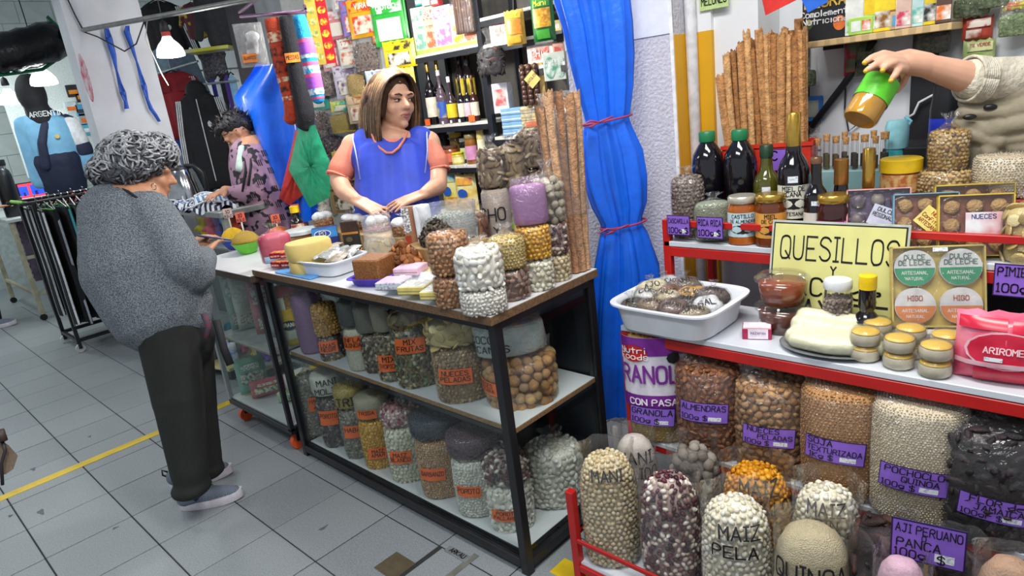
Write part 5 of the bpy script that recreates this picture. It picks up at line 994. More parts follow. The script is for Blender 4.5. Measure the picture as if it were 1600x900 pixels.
P, W, H = up(1198, 226, 345, 40, 1.83); wine('squat oil bottle with dark green cap and yellow label', P, W, H, M('#4a4a14', r=.08, coat=.7), M('#1c3a24', r=.4), M('#c9b83a', r=.5), M('#223a20'), neck=.42, sh=.60, capf=.13, capr=.48, text=[('Aceite', .1, .18)], sticker=True)
P, W, H = up(1240, 176, 348, 47, 1.80); wine('tallest dark bottle with gold foil neck and cream label', P, W, H, M('#0e0a10', r=.07, coat=.8), GLD, M('#d8d8c8', r=.5), OVAL, neck=.42, sh=.56, capf=.26, capr=.44, lr=(.20, .46), text=[('MIEL DE', .34, .13), ('CANA', .18, .13), ('ARTESANAL', -.4, .1)], sticker=True)
P, W, H = up(1275, 245, 356, 36, 1.755); wine('small dark bottle with silver cap and white label', P, W, H, M('#0e0a10', r=.07, coat=.8), M('#7a5a44', r=.3, metal=.4), M('#d8d8cc', r=.5), OVAL, neck=.42, sh=.56, capf=.07, lr=(.1, .40), sticker=True)
P, W, H = up(1314, 248, 340, 42, 1.82); wine('dark bottle with bronze foil neck behind the violet jar', P, W, H, M('#140c10', r=.07, coat=.8), M('#a8783c', r=.3, metal=.7), M('#d8d8cc', r=.5), neck=.44, sh=.48, capf=.30, capr=.48, sticker=True)
P, W, H = up(1302, 303, 372, 48, 1.735); jar('dark jar with gold lid and violet label by the sweet boxes', P, W, H, M('#3a1614', r=.1, coat=.7), GLD, M('#8a2a7a', r=.5), OVAL, text=[('DULCE DE', .3, .15), ('CAYOTE', .1, .15)], lr=(.05, .56), ink=M('#e8d8e0'))
P, W, H = up(1357, 231, 320, 26, 1.86); wine('amber bottle with gold foil neck behind the pink sweet box', P, W, H, M('#a85a14', r=.08, coat=.7), GLD, None, neck=.62, sh=.34, capf=.42, capr=.66)
P, W, H = up2(1407, 247, 56, 1.905); jar('wide honey tub with bright yellow lid', P, W, H, M('#a8542a', r=.2, coat=.5), M('#e8c01c', r=.35), M('#dcb878', r=.5, h2='#b8642a', sc=60), lidf=.36, lidr=1.03, lr=(.12, .6))
# sweet boxes leaning on the rail
NUTB = M('#7a4230', r=.4, h2='#96604a', sc=14)
def sweetbox(label, px, yt, yb, wp, Y, frame, cell, tile, tilt=-.28, paper=None, rot=0, rows_=3, cols=3, rz=.34):
    P, W, H = up(px, yt, yb, wp, Y); P[1] = Y; root = thing('sweet_box', label, 'box', P, rz, 'window boxes of sweets'); root.rotation_euler = (tilt, 0, rz); W *= 1.12; D = .028
    g = G(); g.box(-W/2, 0, 0, W/2, .003, H, frame, .0008); g.build('box_back', root)
    for b in [(-W/2, -D, 0, -W/2+.003, 0, H), (W/2-.003, -D, 0, W/2, 0, H), (-W/2, -D, 0, W/2, 0, .003), (-W/2, -D, H-.003, W/2, 0, H)]: g = G(); g.box(*b, frame); g.build('box_side', root)
    g = G(); g.box(-W/2+.003, -.008, .003, W/2-.003, -.002, H-.003, cell); g.build('liner', root)
    for i in range(cols):
        for j in range(rows_):
            x, z = (i+.5)/cols*W*.92-W*.46, (j+.5)/rows_*H*.92+H*.04; g = G(); g.ell((x, -.014, z), (W/cols*.36, .010, H/rows_*.36), tile, 10, 6, None, .12); g.build('sweet', root, True)
    g = G(); patch(g, flatS(D), -W/2+.003, .003, W/2-.003, H-.003, FILM, 0, 2, 2); g.build('window', root)
    if paper: g = G(); S = flatS(D+.0015); patch(g, S, -W*.24, -W*.18, W*.24, W*.18, paper[0], .001, 2, 2, rot, (W*.1, H*.52)); q = g.build('paper_slip', root); lettering(q, S, [(t, 0, W*(.08-.10*i), W*.065, W*.010) for i, t in enumerate(paper[1])], paper[2], .002, rot, (W*.1, H*.52), maxw=W*.42, wob=0)
    return root
WN = M('#c49c66', r=.7, bump=.8, bs=160, var=.2, sc=60)
sweetbox('pink edged box of sweets with silver slip, leftmost of the sweet boxes', 1372, 297, 384, 78, 1.745, M('#d89a9c', r=.45), M('#5c4a6a', r=.3), M('#8a8078', r=.4, h2='#5a4a5a', sc=20), paper=(M('#c4c8d8', r=.4), ['DULCES', 'REGIONALES'], INK), rot=-.4)
sweetbox('blue edged box of walnut chocolates with yellow diamond slip', 1446, 304, 390, 78, 1.745, M('#6f9cb8', r=.45), NUTB, WN, paper=(M('#e4d87a', r=.5), ['NUEZ', 'Confitada', 'ARTESANAL'], M('#a83a24')), rot=-.75)
sweetbox('yellow edged box of walnut sweets, rightmost in front', 1524, 306, 400, 88, 1.745, M('#d4b84a', r=.45), NUTB, WN, paper=(M('#dfe2e6', r=.5, h2='#c83a4a', sc=9), ['NUECES'], M('#3a4a8a')), rot=0)
sweetbox('yellow edged box of walnut sweets standing behind another', 1520, 288, 360, 92, 1.835, M('#cdb04a', r=.45), NUTB, WN, tilt=-.15)
P, W, H = up2(1478, 265, 78, 1.915); bag('lower bag of yellow granola lying under the tied one', P, W, H, 'granola', 'cap', name='granola_bag', prof=PRF, group='granola bags')
P2 = P.copy(); P2[2] += H+.003; bag('tied upright bag of granola above the sweet boxes', P2, W*.68, hgt(1475, 203, P2)-P2[2], 'granola', 'tie', name='granola_bag', th=.04, group='granola bags', prof=PRF)
P, W, H = up2(1572, 242, 88, 1.92); bag('large bag of beige puffed grain at the shelf\'s right end', P, W, H, 'popquinoa', 'cap', name='granola_bag', prof=PRF)
P, W, H = up(1604, 320, 410, 60, 1.74); bag('clear bag of dried slices at the picture\'s right edge', P, W, H, 'banana', 'tie', th=.03, name='dried_fruit_bag')
# riser with corked vials and a blue drinking bottle
rp = np.array([Py(1337, 262, 2.045)[0], 2.045, ZU2]); hr_ = 1.15-ZU2; g = G(); g.box(-.13, -.055, 0, .13, .055, hr_-.001, M('#7fa3a6', r=.35, h2='#96b6b8', sc=8), .003); o = g.build('display_riser'); tag(o, 'grey blue box the corked vials stand on', 'box'); setloc(o, rp, .1)
for k in range(16):
    ix, iy = k % 8, k//8; Q = rp+np.array([-.105+.028*ix+.010*iy, -.03+.045*iy, hr_]); root = thing('corked_vial', f'corked herb vial, {["first", "second", "third", "fourth", "fifth", "sixth", "seventh", "eighth"][ix]} from the pillar side in the {["front", "rear"][iy]} row', 'vial', Q, 0, 'corked vials'); hv = .082+.006*((k*5) % 3)
    lathe_part(root, 'herbs', [(.0085, .002), (.0085, hv*.5), (.002, hv*.52)], PW(['#3a3020', '#5a5a2a', '#6a4a2a', '#2a2a1c'][k % 4], .8, 300), 10); lathe_part(root, 'glass_tube', [(.0095, 0), (.0098, .002), (.0098, hv*.85), (.0085, hv*.9), (.0085, hv)], CLEAR, 12); lathe_part(root, 'cork', [(.0082, hv*.93), (.0095, hv+.016)], M('#b98a58', r=.8, var=.3, sc=200), 12)
P = np.array([Py(1400, 240, 2.08)[0], 2.08, ZU2]); H = hgt(1398, 188, P)-ZU2; W = 32*mpp(P); root = thing('drinking_bottle', 'turquoise drinking bottle with flip cap behind the honey tub', 'bottle', P, face(P)); lathe_part(root, 'bottle_body', [(W*.44, 0), (W*.48, .01), (W*.48, H*.7), (W*.44, H*.74)], M('#3aa8b4', r=.3), 24); lathe_part(root, 'flip_cap', [(W*.5, H*.74), (W*.5, H*.94), (W*.42, H)], M('#8cc8d4', r=.35), 24); g = G(); g.tube([(W*.4, 0, H*.92), (W*.55, 0, H*.98), (W*.3, 0, H*1.03)], .005, M('#7ab8c8', r=.4), 8); g.build('carry_loop', root)
# basket of cinnamon sticks
P = np.array([Py(1200, 250, 1.98)[0], 1.99, ZU2]); W = 128*mpp(P); zt = hgt(1200, 222, P)-ZU2; bk = thing('cinnamon_basket', 'red plastic basket of long cinnamon sticks against the white wall', 'basket', P, .15); 
for b in [(-W/2, -.05, 0, W/2, -.047, zt), (-W/2, .047, 0, W/2, .05, zt), (-W/2, -.05, 0, -W/2+.003, .05, zt), (W/2-.003, -.05, 0, W/2, .05, zt), (-W/2-.004, -.054, zt-.012, W/2+.004, -.047, zt), (-W/2, -.05, 0, W/2, .05, .004)]: g = G(); g.box(*b, M('#d03424', r=.4)); g.build('basket_wall', bk)
zc = hgt(1190, 40, P)-ZU2; CIN[:] = [M('#b98552', r=.8, var=.25, sc=60, bump=.5, bs=150), M('#c99a66', r=.8, var=.25, sc=60, bump=.5, bs=150), M('#a06c3c', r=.8, var=.25, sc=60, bump=.5, bs=150)]
for k in range(26):
    ix, iy = k % 13, k//13; x = -W*.40+W*.8*ix/12; quill(bk, x*.92, -.025+.045*iy, x*1.12-.02, -.02+.05*iy, .006, zc*rnd.uniform(.88, 1.0)-(.10 if ix in (0,) else 0)-(.03 if ix < 3 else 0), .0135+rnd.uniform(-.002, .002), k)
# ================================================================== blue curtain by the pillar
BLUE = M('#156af0', r=.35, var=.12, sc=7, bump=.25, bs=30, coat=.15)
CY = 1.80
def curtain_x(px, py): return Py(px, py, CY)
prof = [(0, 868, 985), (40, 880, 988), (90, 890, 990), (140, 902, 988), (175, 912, 984), (188, 915, 982), (200, 912, 986), (240, 910, 1005), (280, 915, 1013), (320, 928, 1014), (345, 940, 1006), (355, 942, 1006), (368, 938, 1014), (420, 928, 1034), (480, 922, 1040), (560, 920, 1042), (640, 918, 1044)]
cu = thing('blue_curtain', 'bright blue tarpaulin curtain gathered with two red cords beside the pillar', 'curtain', Py(975, 640, CY))
O = np.array(cu.location)
rowsC = []
for (y, xa, xb) in prof:
    A, B = curtain_x(xa, y), curtain_x(xb, y); c = (A+B)/2; w_ = np.linalg.norm((B-A)[:2])*.72; rowsC.append((c, w_/2))
A, B = rowsC[0]; rowsC.insert(0, (A+np.array([-.05, 0, .5]), B*1.25))
g = G(); n = 96; V = []
for j, (c, hw) in enumerate(rowsC):
    f = j/len(rowsC)
    for i in range(n):
        a = 2*math.pi*i/n; fold = 1+.16*math.sin(7*a+1.2*math.sin(f*5))+.07*math.sin(15*a+4*f)+.03*math.sin(29*a)
        rr = hw*fold; dx, dy = math.cos(a)*.72-math.sin(a)*.35, math.cos(a)*.69+math.sin(a)*.36
        V.append(c+np.array([rr*dx, rr*dy, 0])-O)
g.add(V, [(j*n+i, j*n+(i+1) % n, (j+1)*n+(i+1) % n, (j+1)*n+i) for j in range(len(rowsC)-1) for i in range(n)], BLUE); g.build('tarpaulin', cu, True)
CORD = M('#a83a5c', r=.6)
for (px, py, hw) in [(949, 187, 38), (974, 350, 36)]:
    c = curtain_x(px, py)-O; r = hw*mpp(c+O)*.98; g = G(); pts = [c+np.array([r*(math.cos(a)*.74-math.sin(a)*.42), r*(math.cos(a)*.71+math.sin(a)*.43), .008*math.cos(a)]) for a in np.linspace(0, 2*math.pi, 25)]
    g.tube(pts, .004, CORD, 6); g.build('tie_cord', cu, True)
    q = c+np.array([-r*.30-.03*.0, -r*.95, 0]); q = c+(np.array([CAM[0], CAM[1], 0])-np.array([c[0]+O[0], c[1]+O[1], 0]))/2.5*r*1.05-np.array([_r[0], _r[1], 0])*r*.35
    g = G(); g.tube([q, q-np.array([_r[0], _r[1], 0])*.03+np.array([0, 0, .008]), q-np.array([_r[0], _r[1], 0])*.065-np.array([0, 0, .006]), q-np.array([_r[0], _r[1], 0])*.03-np.array([0, 0, .012]), q], .004, CORD, 6); g.tube([q, q+np.array([_r[0], _r[1], 0])*.05+np.array([0, 0, .014])], .0035, CORD, 6); g.build('bow_knot', cu, True)
for (px, py) in [(946, 598), (946, 618)]:
    q = curtain_x(px, py); g = G(); q = q+(CAM-q)/np.linalg.norm(CAM-q)*.08-O; g.lathe([(.006, 0), (.009, .002), (.009, .003), (.006, .004)], M('#c9ccd0', r=.2, metal=.9), 14); e = g.build('eyelet', cu, True); e.location = q; e.rotation_euler = (math.pi/2, 0, face(q+O))
# ================================================================== shelving behind the vendor
SY = 2.40; SXa, SXm, SXb = Py(650, 150, SY)[0], Py(757, 120, SY)[0], Py(893, 150, SY)[0]
STL = M('#1c1e24', r=.4); SHB = M('#d6d2c8', r=.5, var=.06)
sh = thing('shelving_unit', 'black steel shelving with pale boards behind the vendor', 'shelf', (SXa, SY, 0)); LS, LM = SXb-SXa, SXm-SXa
for x, wd in [(-.01, .022), (LM-.018, .036), (LS-.02, .03)]:
    g = G(); g.box(x, -.004, 0, x+wd, .03, 2.6, STL, .002); g.build('post', sh)
    g = G(); g.box(x, .27, 0, x+wd, .30, 2.6, STL, .002); g.build('post', sh)
g = G(); g.box(-.04, -.006, 0, -.012, .02, 2.6, M('#c9ccd0', r=.4), .002); g.build('white_upright', sh)
g = G(); g.box(-.02, .30, .3, LS, .31, 2.6, M('#55524e', r=.7)); g.build('back_sheet', sh)
zL = [hgt(700, y, (SXa+.3, SY)) for y in (78, 190, 258)]; zL = [Py(705, 76, SY)[2], Py(710, 193, SY)[2], Py(725, 258, SY)[2]]; zL.append(zL[2]-.28)
zR = [Py(820, 12, SY)[2], Py(820, 58, SY)[2], Py(840, 210, SY)[2], Py(840, 210, SY)[2]-.18, Py(840, 210, SY)[2]-.42]
def board(x0, x1, z, col=SHB): g = G(); g.box(x0, 0, z-.018, x1, .28, z, col, .001); o = g.build('shelf_board', sh); g = G(); g.box(x0, -.003, z-.045, x1, 0, z-.016, STL); g.build('shelf_lip', sh)
for z in zL: board(.012, LM-.018, z)
for z in zR: board(LM+.018, LS-.02, z)
zmid = Py(880, 96, SY)[2]; board(LM+.25, LS-.02, zmid)
for (px, py, w_) in [(668, 190, .045), (737, 184, .05)]:
    Q = Py(px, py+1, SY-.005); g = G(); g.box(-w_/2, -.001, -.018, w_/2, .001, .018, ORNG); e = g.build('orange_price_tag', sh); e.location = Q-np.array(sh.location)
for px in (692, 705, 718): Q = Py(px, 192-(px-690)*.12, SY-.005); g = G(); g.box(-.008, -.001, -.008, .008, .001, .008, STK); e = g.build('white_price_tag', sh); e.location = Q-np.array(sh.location)
for px in (700, 712, 727): Q = Py(px, 262-(px-700)*.1, SY-.005); g = G(); g.box(-.008, -.001, -.008, .008, .001, .008, STK); e = g.build('white_price_tag', sh); e.location = Q-np.array(sh.location)
def onshelf(px, yt, yb, wp, z, dy=.06):
    P = Py(px, (yt+yb)/2, SY+dy); P = np.array([P[0], SY+dy, z+.001]); s = lean(px, yt); return P, wp*mpp(P), hgt(px-s*(yb-yt)/2, yt, P)-z
# herbal tea boxes on the top board
for k, (px, wp, c, c2, lab, tx) in enumerate([(660, 24, '#dfe0c8', '#7ab0a0', 'tall pale herbal tea box with green print, leftmost', 'TE'), (676, 20, '#e4c8a8', '#b06a4a', 'tall beige herbal tea box second from the white upright', 'SEN'), (696, 30, '#e2d4dc', '#a878b0', 'tall mauve and yellow herbal tea box', 'HIERBA'), (718, 20, '#d8dcec', '#c8a030', 'tall bluish herbal tea box with yellow band', 'ARCOS'), (737, 22, '#e8c8b0', '#d07a5a', 'tall salmon herbal tea box beside the black post', 'BOLDO')]):
    P, W, H = onshelf(px, 12-k*1.2, 78, wp, zL[0]); carton(lab, P, W*1.15, H, .05, M(c, r=.4), [(.05, .72, .95, .92, M(c2, r=.4, h2='#f0ead8', sc=60)), (.1, .12, .9, .6, M(c2, r=.45, h2=c, sc=28, mix=(.45, .55))), (0, 0, 1, .1, M('#a8c060', r=.4))], [(tx, .5, .77, .10, M('#f4f0e8'))], rz=.25, group='herbal tea boxes')
for k, (px, c, lab) in enumerate([(657, '#3a9a9a', 'small teal box stacked over the tea boxes'), (668, '#c8d8d8', 'small pale box stacked over the tea boxes'), (682, '#d84a4a', 'small red and white box stacked over the tea boxes')]):
    P, W, H = onshelf(px, -8, 8, 13, Py(px, 10, SY+.06)[2]); carton(lab, P, W*1.1, .05, .05, M(c, r=.4), [(.1, .2, .9, .6, M('#e8e8e8', r=.4))], rz=.25, group='small boxes over the tea boxes')
# bottles
DKG = M('#0f0c10', r=.08, coat=.7); PAL = M('#d4cfbc', r=.5); YL = M('#e0c428', r=.45)
for k, (px, yt, wp, cap, lab_, capf, sh_, gl, lb) in enumerate([(672, 92, 17, GLD, PAL, .2, .5, DKG, 'dark wine bottle with gold neck, leftmost on the bottle shelf'), (687, 93, 15, GLD, None, .2, .5, DKG, 'wine bottle with gold neck behind the white capped one'), (689, 110, 16, M('#e4e4e4'), M('#3a5aa8', r=.4, h2='#e0c428', sc=12), .1, .5, M('#5a4a58', r=.1, coat=.6), 'purple grey bottle with white cap and blue label'), (704, 120, 15, M('#e4e4e4'), YL, .12, .45, M('#3a2c34', r=.1, coat=.6), 'smaller bottle with white cap and yellow label'), (720, 120, 12, M('#2a1c18'), PAL, .1, .45, DKG, 'small dark sauce bottle, first of three'), (730, 119, 12, M('#2a1c18'), M('#d8b8c4', r=.5), .1, .45, DKG, 'small dark sauce bottle, middle of three'), (740, 118, 12, M('#5a3a24'), PAL, .1, .45, M('#3a1c14', r=.1, coat=.6), 'small brown sauce bottle by the post, last of three')]):
    P, W, H = onshelf(px, yt, 190-(px-670)*.06, wp, zL[1], .09 if k in (1,) else .05); wine(lb, P, W*1.12, H, gl, cap, lab_, None, capf=capf, sh=sh_, group='bottles on the back shelf', lr=(.12, .42))
g = G(); P, W, H = onshelf(722, 128, 130, 70, zL[1], .12)
for k, (px, lab) in enumerate([(722, 'soy bottle with yellow cap up behind the sauces'), (734, 'soy bottle with yellow cap close to the black post')]):
    P, W, H = onshelf(px, 78, 190, 14, zL[1], .2); wine(lab, P, W*1.3, H, M('#1c1418', r=.12, coat=.6), M('#e8c81c', r=.4), YL, None, capf=.08, neck=.5, sh=.62, lr=(.36, .6), group='yellow capped bottles')
# jars on the third board
for k, (px, yt, wp, gl, lid, lb, lab) in enumerate([(705, 228, 22, M('#8a4a24', r=.12, coat=.6), M('#5a3a2a', r=.4), M('#d8705a', r=.5), 'amber jar with salmon label on the third board'), (714, 208, 18, M('#5a4a24', r=.2), M('#c8a82a', r=.4), None, 'dark jar with yellow lid behind the front jars'), (716, 238, 18, M('#c8b84a', r=.3), M('#e0c42a', r=.4), M('#e8e0a0', r=.5), 'little yellow jar low on the third board'), (727, 216, 14, M('#1c1a20', r=.15), M('#e8e8e8', r=.4), M('#c8d49a', r=.5), 'dark bottle with white cap on the third board'), (737, 210, 18, M('#8a5a24', r=.12, coat=.6), M('#8a7a50', r=.4), M('#d090b8', r=.5), 'honey jar with pink label on the third board'), (752, 195, 11, M('#d8c878', r=.2), M('#c02828', r=.4), M('#eeeac8', r=.5), 'slim yellow sauce bottle with red cap')]):
    P, W, H = onshelf(px, yt, 258, wp, zL[2], .05+.05*(k in (1, 3))); jar(lab, P, W*1.1, H, gl, lid, lb, group='jars on the back shelf')
P, W, H = onshelf(690, 205, 258, 26, zL[2], .12); bag('dark bag of dried leaves at the left end of the third board', P, W, H, 'jamaica', 'cap', name='dried_leaf_bag')
# snack bags on the lowest board
for k, (px, yt, yb, wp, c, c2, lab) in enumerate([(705, 266, 322, 26, '#d8d04a', '#58a8d8', 'yellow and sky blue snack bag behind the arm'), (730, 272, 330, 30, '#e0b83a', '#d85a5a', 'yellow snack bag with blue emblem on the lowest board')]):
    P, W, H = onshelf(px, yt, yb, wp, zL[3], .04); H = min(H, .26); pouch(lab, P, W*1.2, H, .06, M(c, r=.3, h2='#f0e8b0', sc=14), [(.1, .72, .9, .9, M(c2, r=.35, h2=c, sc=20)), ('o', .4, .5, .25, .12, M('#2a5ab8', r=.4)), (.1, .1, .9, .35, M('#e8c060', r=.4, h2='#c88a2a', sc=40))], rz=.3, group='snack bags on the lowest board')
# right bay
for k, (px, yt, yb, wp, z, c, c2, lab, tx) in enumerate([(785, 30, 56, 30, zR[1], '#e8dcdc', '#e07a6a', 'white and coral tea carton left in the right bay', 'ALOE'), (868, 34, 52, 26, zR[1], '#c8b878', '#58a048', 'yellow green tea carton right in the right bay', ''), (848, 68, 96, 36, zmid, '#e8e0dc', '#d8503a', 'white carton with red swirl on the half board', 'Chia'), (877, 66, 92, 16, zmid, '#d0a090', '#b8402a', 'narrow red carton at the curtain on the half board', ''), (785, 130, 160, 22, zR[2]+.12, '#d8d8e0', '#c85a5a', 'pale round box with pink print in the right bay', '')]):
    P, W, H = onshelf(px, yt, yb, wp, z); H = max(.05, min(H, .16)); carton(lab, P, W*1.25, H, .06, M(c, r=.4), [(.15, .25, .85, .8, M(c2, r=.4, h2='#f0d8d0', sc=22))], [(tx, .5, .4, .3, M('#f4f0ee'))] if tx else (), rz=.25, group='cartons in the right bay')
for k in range(4):
    P, W, H = onshelf(806, 168, 205, 26, zR[2], .05); P[2] += k*.036; carton(f'sky blue flat box, {["bottom", "second", "third", "top"][k]} of the blue stack', P, W*1.35, .034, .1, M('#7aa4c8', r=.4), [(0, .3, 1, .5, M('#c8d8e4', r=.4))], rz=.25, group='stacked blue boxes')
for k in range(4):
    P, W, H = onshelf(838, 168, 205, 32, zR[2], .05); P[2] += k*.036; carton(f'beige flat box, {["bottom", "second", "third", "top"][k]} of the beige stack', P, W*1.15, .034, .1, M('#c8b888', r=.5), [(0, .4, 1, .55, M('#a8945c', r=.5))] + ([(.2, .1, .95, .9, ORNG)] if k == 1 else []), rz=.25, group='stacked beige boxes')
# dates tray, dulce tray leaning on the shelf
P, W, H = onshelf(833, 100, 172, 40, zR[2]+.15, -.01); root = thing('date_tray', 'tall tray of dark dates with yellow diamond slip in the right bay', 'tray', P, .3)
g = G(); g.box(-W*.5, 0, 0, W*.5, .03, H, M('#b89a5c', r=.5), .002); g.build('tray_back', root)
for i in range(3):
    for j in range(8): g = G(); g.ell((-W*.36+i*W*.27, -.006, H*(.07+.12*j)), (.016, .014, .02), M('#4a2e26', r=.35, var=.2), 10, 6, None, .1); g.build('date', root, True)
S = flatS(.022); g = G(); patch(g, S, -.032, -.032, .032, .032, M('#c8b868', r=.5), .001, 2, 2, .7, (.01, H*.62)); q = g.build('paper_slip', root); lettering(q, S, [('DATILES', 0, 0, .012, .002)], M('#6a4a24'), .002, .7, (.01, H*.62))
P, W, H = onshelf(868, 98, 130, 36, zR[2]+.25, -.01); root = thing('sweet_tray', 'tray of round dulce de leche sweets high in the right bay', 'tray', P, .3); g = G(); g.box(-W*.55, 0, 0, W*.55, .025, .13, M('#b9c4b8', r=.5), .002); g.build('tray_back', root)
for x in (-.026, .026): g = G(); disc(g, flatS(0), x, .06, .027, .05, M('#4a8a72', r=.4, h2='#c8d0c8', sc=26), .002); q = g.build('round_sweet', root); lettering(q, flatS(0), [('DULCE', x, .085, .011, .0018), ('DE LECHE', x, .07, .009, .0015)], M('#dfe6e0'), .004, maxw=.045, wob=0)
# hanging snack bags and dark bags
for k, (px, yt, yb, wp, lab, a, b_, tx) in enumerate([(808, 15, 70, 32, 'hanging clear bag of orange corn snacks', '#cfa84a', '#d88a2a', 'Maiz'), (852, -8, 64, 36, 'hanging green bag of corn kernels', '#1c6a34', '#e0b83a', 'Mani')]):
    P = Py(px, yb, SY-.06); W = wp*mpp(P); H = hgt(px, yt, P)-P[2]; o = pouch(lab, P, W, H, .05, M(a, r=.3), [(.12, .3, .9, .72, M(b_, r=.4, h2='#b8741c', sc=50)), (.1, .75, .9, .92, M('#c8a82a' if k == 0 else '#2a8a3c', r=.4)), (.2, .05, .8, .25, M('#d8a83a' if k == 0 else '#4aa83a', r=.4))], [(tx, .5, .78, .11, M('#f0e83a'))], rz=.4, group='snack bags hung on the shelving'); g = G(); g.tube([(0, .0, H), (0, .02, H+.06), (0, .06, H+.08)], .002, M('#8a8a8a', r=.3, metal=.8), 6); g.build('hook', o)
for (px, yt, yb, wp, lab, c, fl) in [(770, 62, 116, 40, 'black bag of dark leaves hung on the black post', 'jamaica', .05)]:
    P = Py(px, yb, SY-.05); W = wp*mpp(P); H = hgt(px, yt, P)-P[2]; bag(lab, P, W, H*.8, c, 'tie', name='hanging_bag', th=.08, dr=.5, prof=PRD)
P = Py(728, 52, SY-.03); W = 26*mpp(P); root = thing('liquorice_bundle', 'bundle of brown root sticks in clear plastic hung by the post', 'bundle', P, .3)
for k in range(7): g = G(); x = (k-3)*.016; g.tube([(x, .004*(k % 2), 0), (x+.002, 0, .28)], .0085, M('#5a3a28', r=.8, var=.3, sc=50), 7); g.build('root_stick', root, True)
sack(root, .066, .016, .27, 'open', PRF, 3., FILM, .05)
# bigger herb packets pinned in rows on the panel left of the shelving
PKY = 2.36
g = G(); pa, pb = Py(478, 200, PKY+.05)[0], SXa-.05; g.box(pa, PKY+.05, .7, pb, PKY+.07, 2.6, M('#d8dad4', r=.7, var=.05)); o = g.build('peg_panel'); tag(o, 'pale wall panel behind the hanging packets', 'panel')
PK = [(522, 20, 60, 46, '#d88a8a', '#e8e0dc', 'pink and white packet, upper left of the pinned packets', None, ''), (560, 2, 52, 40, '#8a7ac0', '#d84a4a', 'violet and red striped packet near the top', None, ''), (574, 2, 56, 44, '#e8a81c', '#e8401c', 'orange yellow packet with red lettering near the bulb', None, 'VIRA'), (615, 0, 68, 48, '#2aa83c', '#dfe8dc', 'bright green herb packet beside the white upright', None, 'boldo'), (628, 66, 104, 44, '#e0cc1c', '#3a3424', 'yellow packet with a black pod below the green one', None, ''), (522, 62, 108, 28, '#d8a8b0', '#c83a4a', 'narrow pink packet in the second row', None, ''), (548, 64, 104, 26, '#d8dcd0', '#c8603a', 'pale packet with red heading in the second row', None, 'OCA'), (576, 58, 108, 40, None, 'husk', 'clear packet of grey dried twigs in the second row', 'husk', ''), (512, 108, 148, 38, None, 'husk', 'clear packet of silver grey herb in the third row', 'husk', ''), (548, 106, 150, 38, '#c8c0cc', '#6a4a7a', 'white packet with violet wedge in the third row', None, ''), (540, 158, 172, 40, '#d8d85a', '#3ab0a0', 'yellow and teal packet header strip in the fourth row', None, ''), (538, 172, 205, 42, None, 'wheat', 'clear packet of green chopped herb in the fourth row', 'wheat', ''), (508, 166, 222, 34, None, 'mixdark', 'clear bag of dark red dried fruit by the green bag', 'mixdark', ''), (522, 206, 240, 40, None, 'darkbean', 'clear bag of dark roots under the red fruit', 'darkbean', ''), (636, 108, 134, 26, '#d8c85a', '#a8d04a', 'yellow packet behind the vendor\'s hair', None, ''), (640, 140, 162, 22, '#d85a4a', '#4a6ac8', 'red and blue packet behind the vendor\'s hair', None, ''), (498, 132, 170, 34, '#3aa88a', '#c8e0d0', 'green and white packet behind the blue sock tip', None, ''), (540, -14, 14, 36, '#c8c8d0', '#8a4a9a', 'white packet with violet print at the very top', None, ''), (596, 112, 150, 34, '#d8e0e0', '#4a6ab0', 'white and blue packet hidden beside the vendor\'s head', None, ''), (566, 150, 190, 34, '#d0b890', '#a8542a', 'tan packet with brown print by the vendor\'s shoulder', None, ''), (548, 238, 280, 40, '#c8b04a', '#7a8a3a', 'golden packet by the vendor\'s sleeve', None, ''), (520, 244, 290, 38, '#b8c0c8', '#5a5a70', 'silver packet behind the green bag', None, ''), (560, 108, 150, 30, None, 'flakes', 'clear packet of straw flakes beside the violet wedge', 'flakes', ''), (500, 100, 134, 30, '#d8a8a0', '#8a3a3a', 'rose packet at the end of the gold strip', None, ''), (640, 165, 190, 26, '#4a90c8', '#e8e8e0', 'blue packet low beside the white upright', None, ''), (600, 54, 64, 30, '#e08a3a', '#d8d8c0', 'thin orange packet header between the rows', None, ''), (545, 282, 330, 44, '#a88a5a', '#5a4a2a', 'kraft brown packet behind the vendor\'s forearm', None, ''), (508, 290, 335, 36, '#c8c4b0', '#8a8a7a', 'beige packet low behind the green bag', None, '')]
for (px, yt, yb, wp, c, c2, lab, see, tx) in PK:
    P = Py(px, yb+2, PKY); W = wp*mpp(P)*1.24; H = (hgt(px, yt, P)-P[2])*1.1
    if see: o = pouch(lab, P, W, H, .05, FILM, rz=.45, see=see, group='packets pinned on the panel', name='herb_packet')
    else: o = pouch(lab, P, W, H, .035, M(c, r=.35, var=.08), [(.08, .66, .92, .94, M(c2, r=.4, h2=c, sc=26, mix=(.45, .55))), (.15, .1, .85, .55, M('#e4dcc8', r=.45, h2=c2, sc=24, mix=(.45, .6)))], [(tx, .5, .74, .13, M('#f4f0e8'))] if tx else (), rz=.45, group='packets pinned on the panel', name='herb_packet')
    g = G(); g.tube([(0, .0, H), (0, .03, H+.005)], .003, M('#9a9a9a', r=.3, metal=.8), 6); g.build('pin', o)
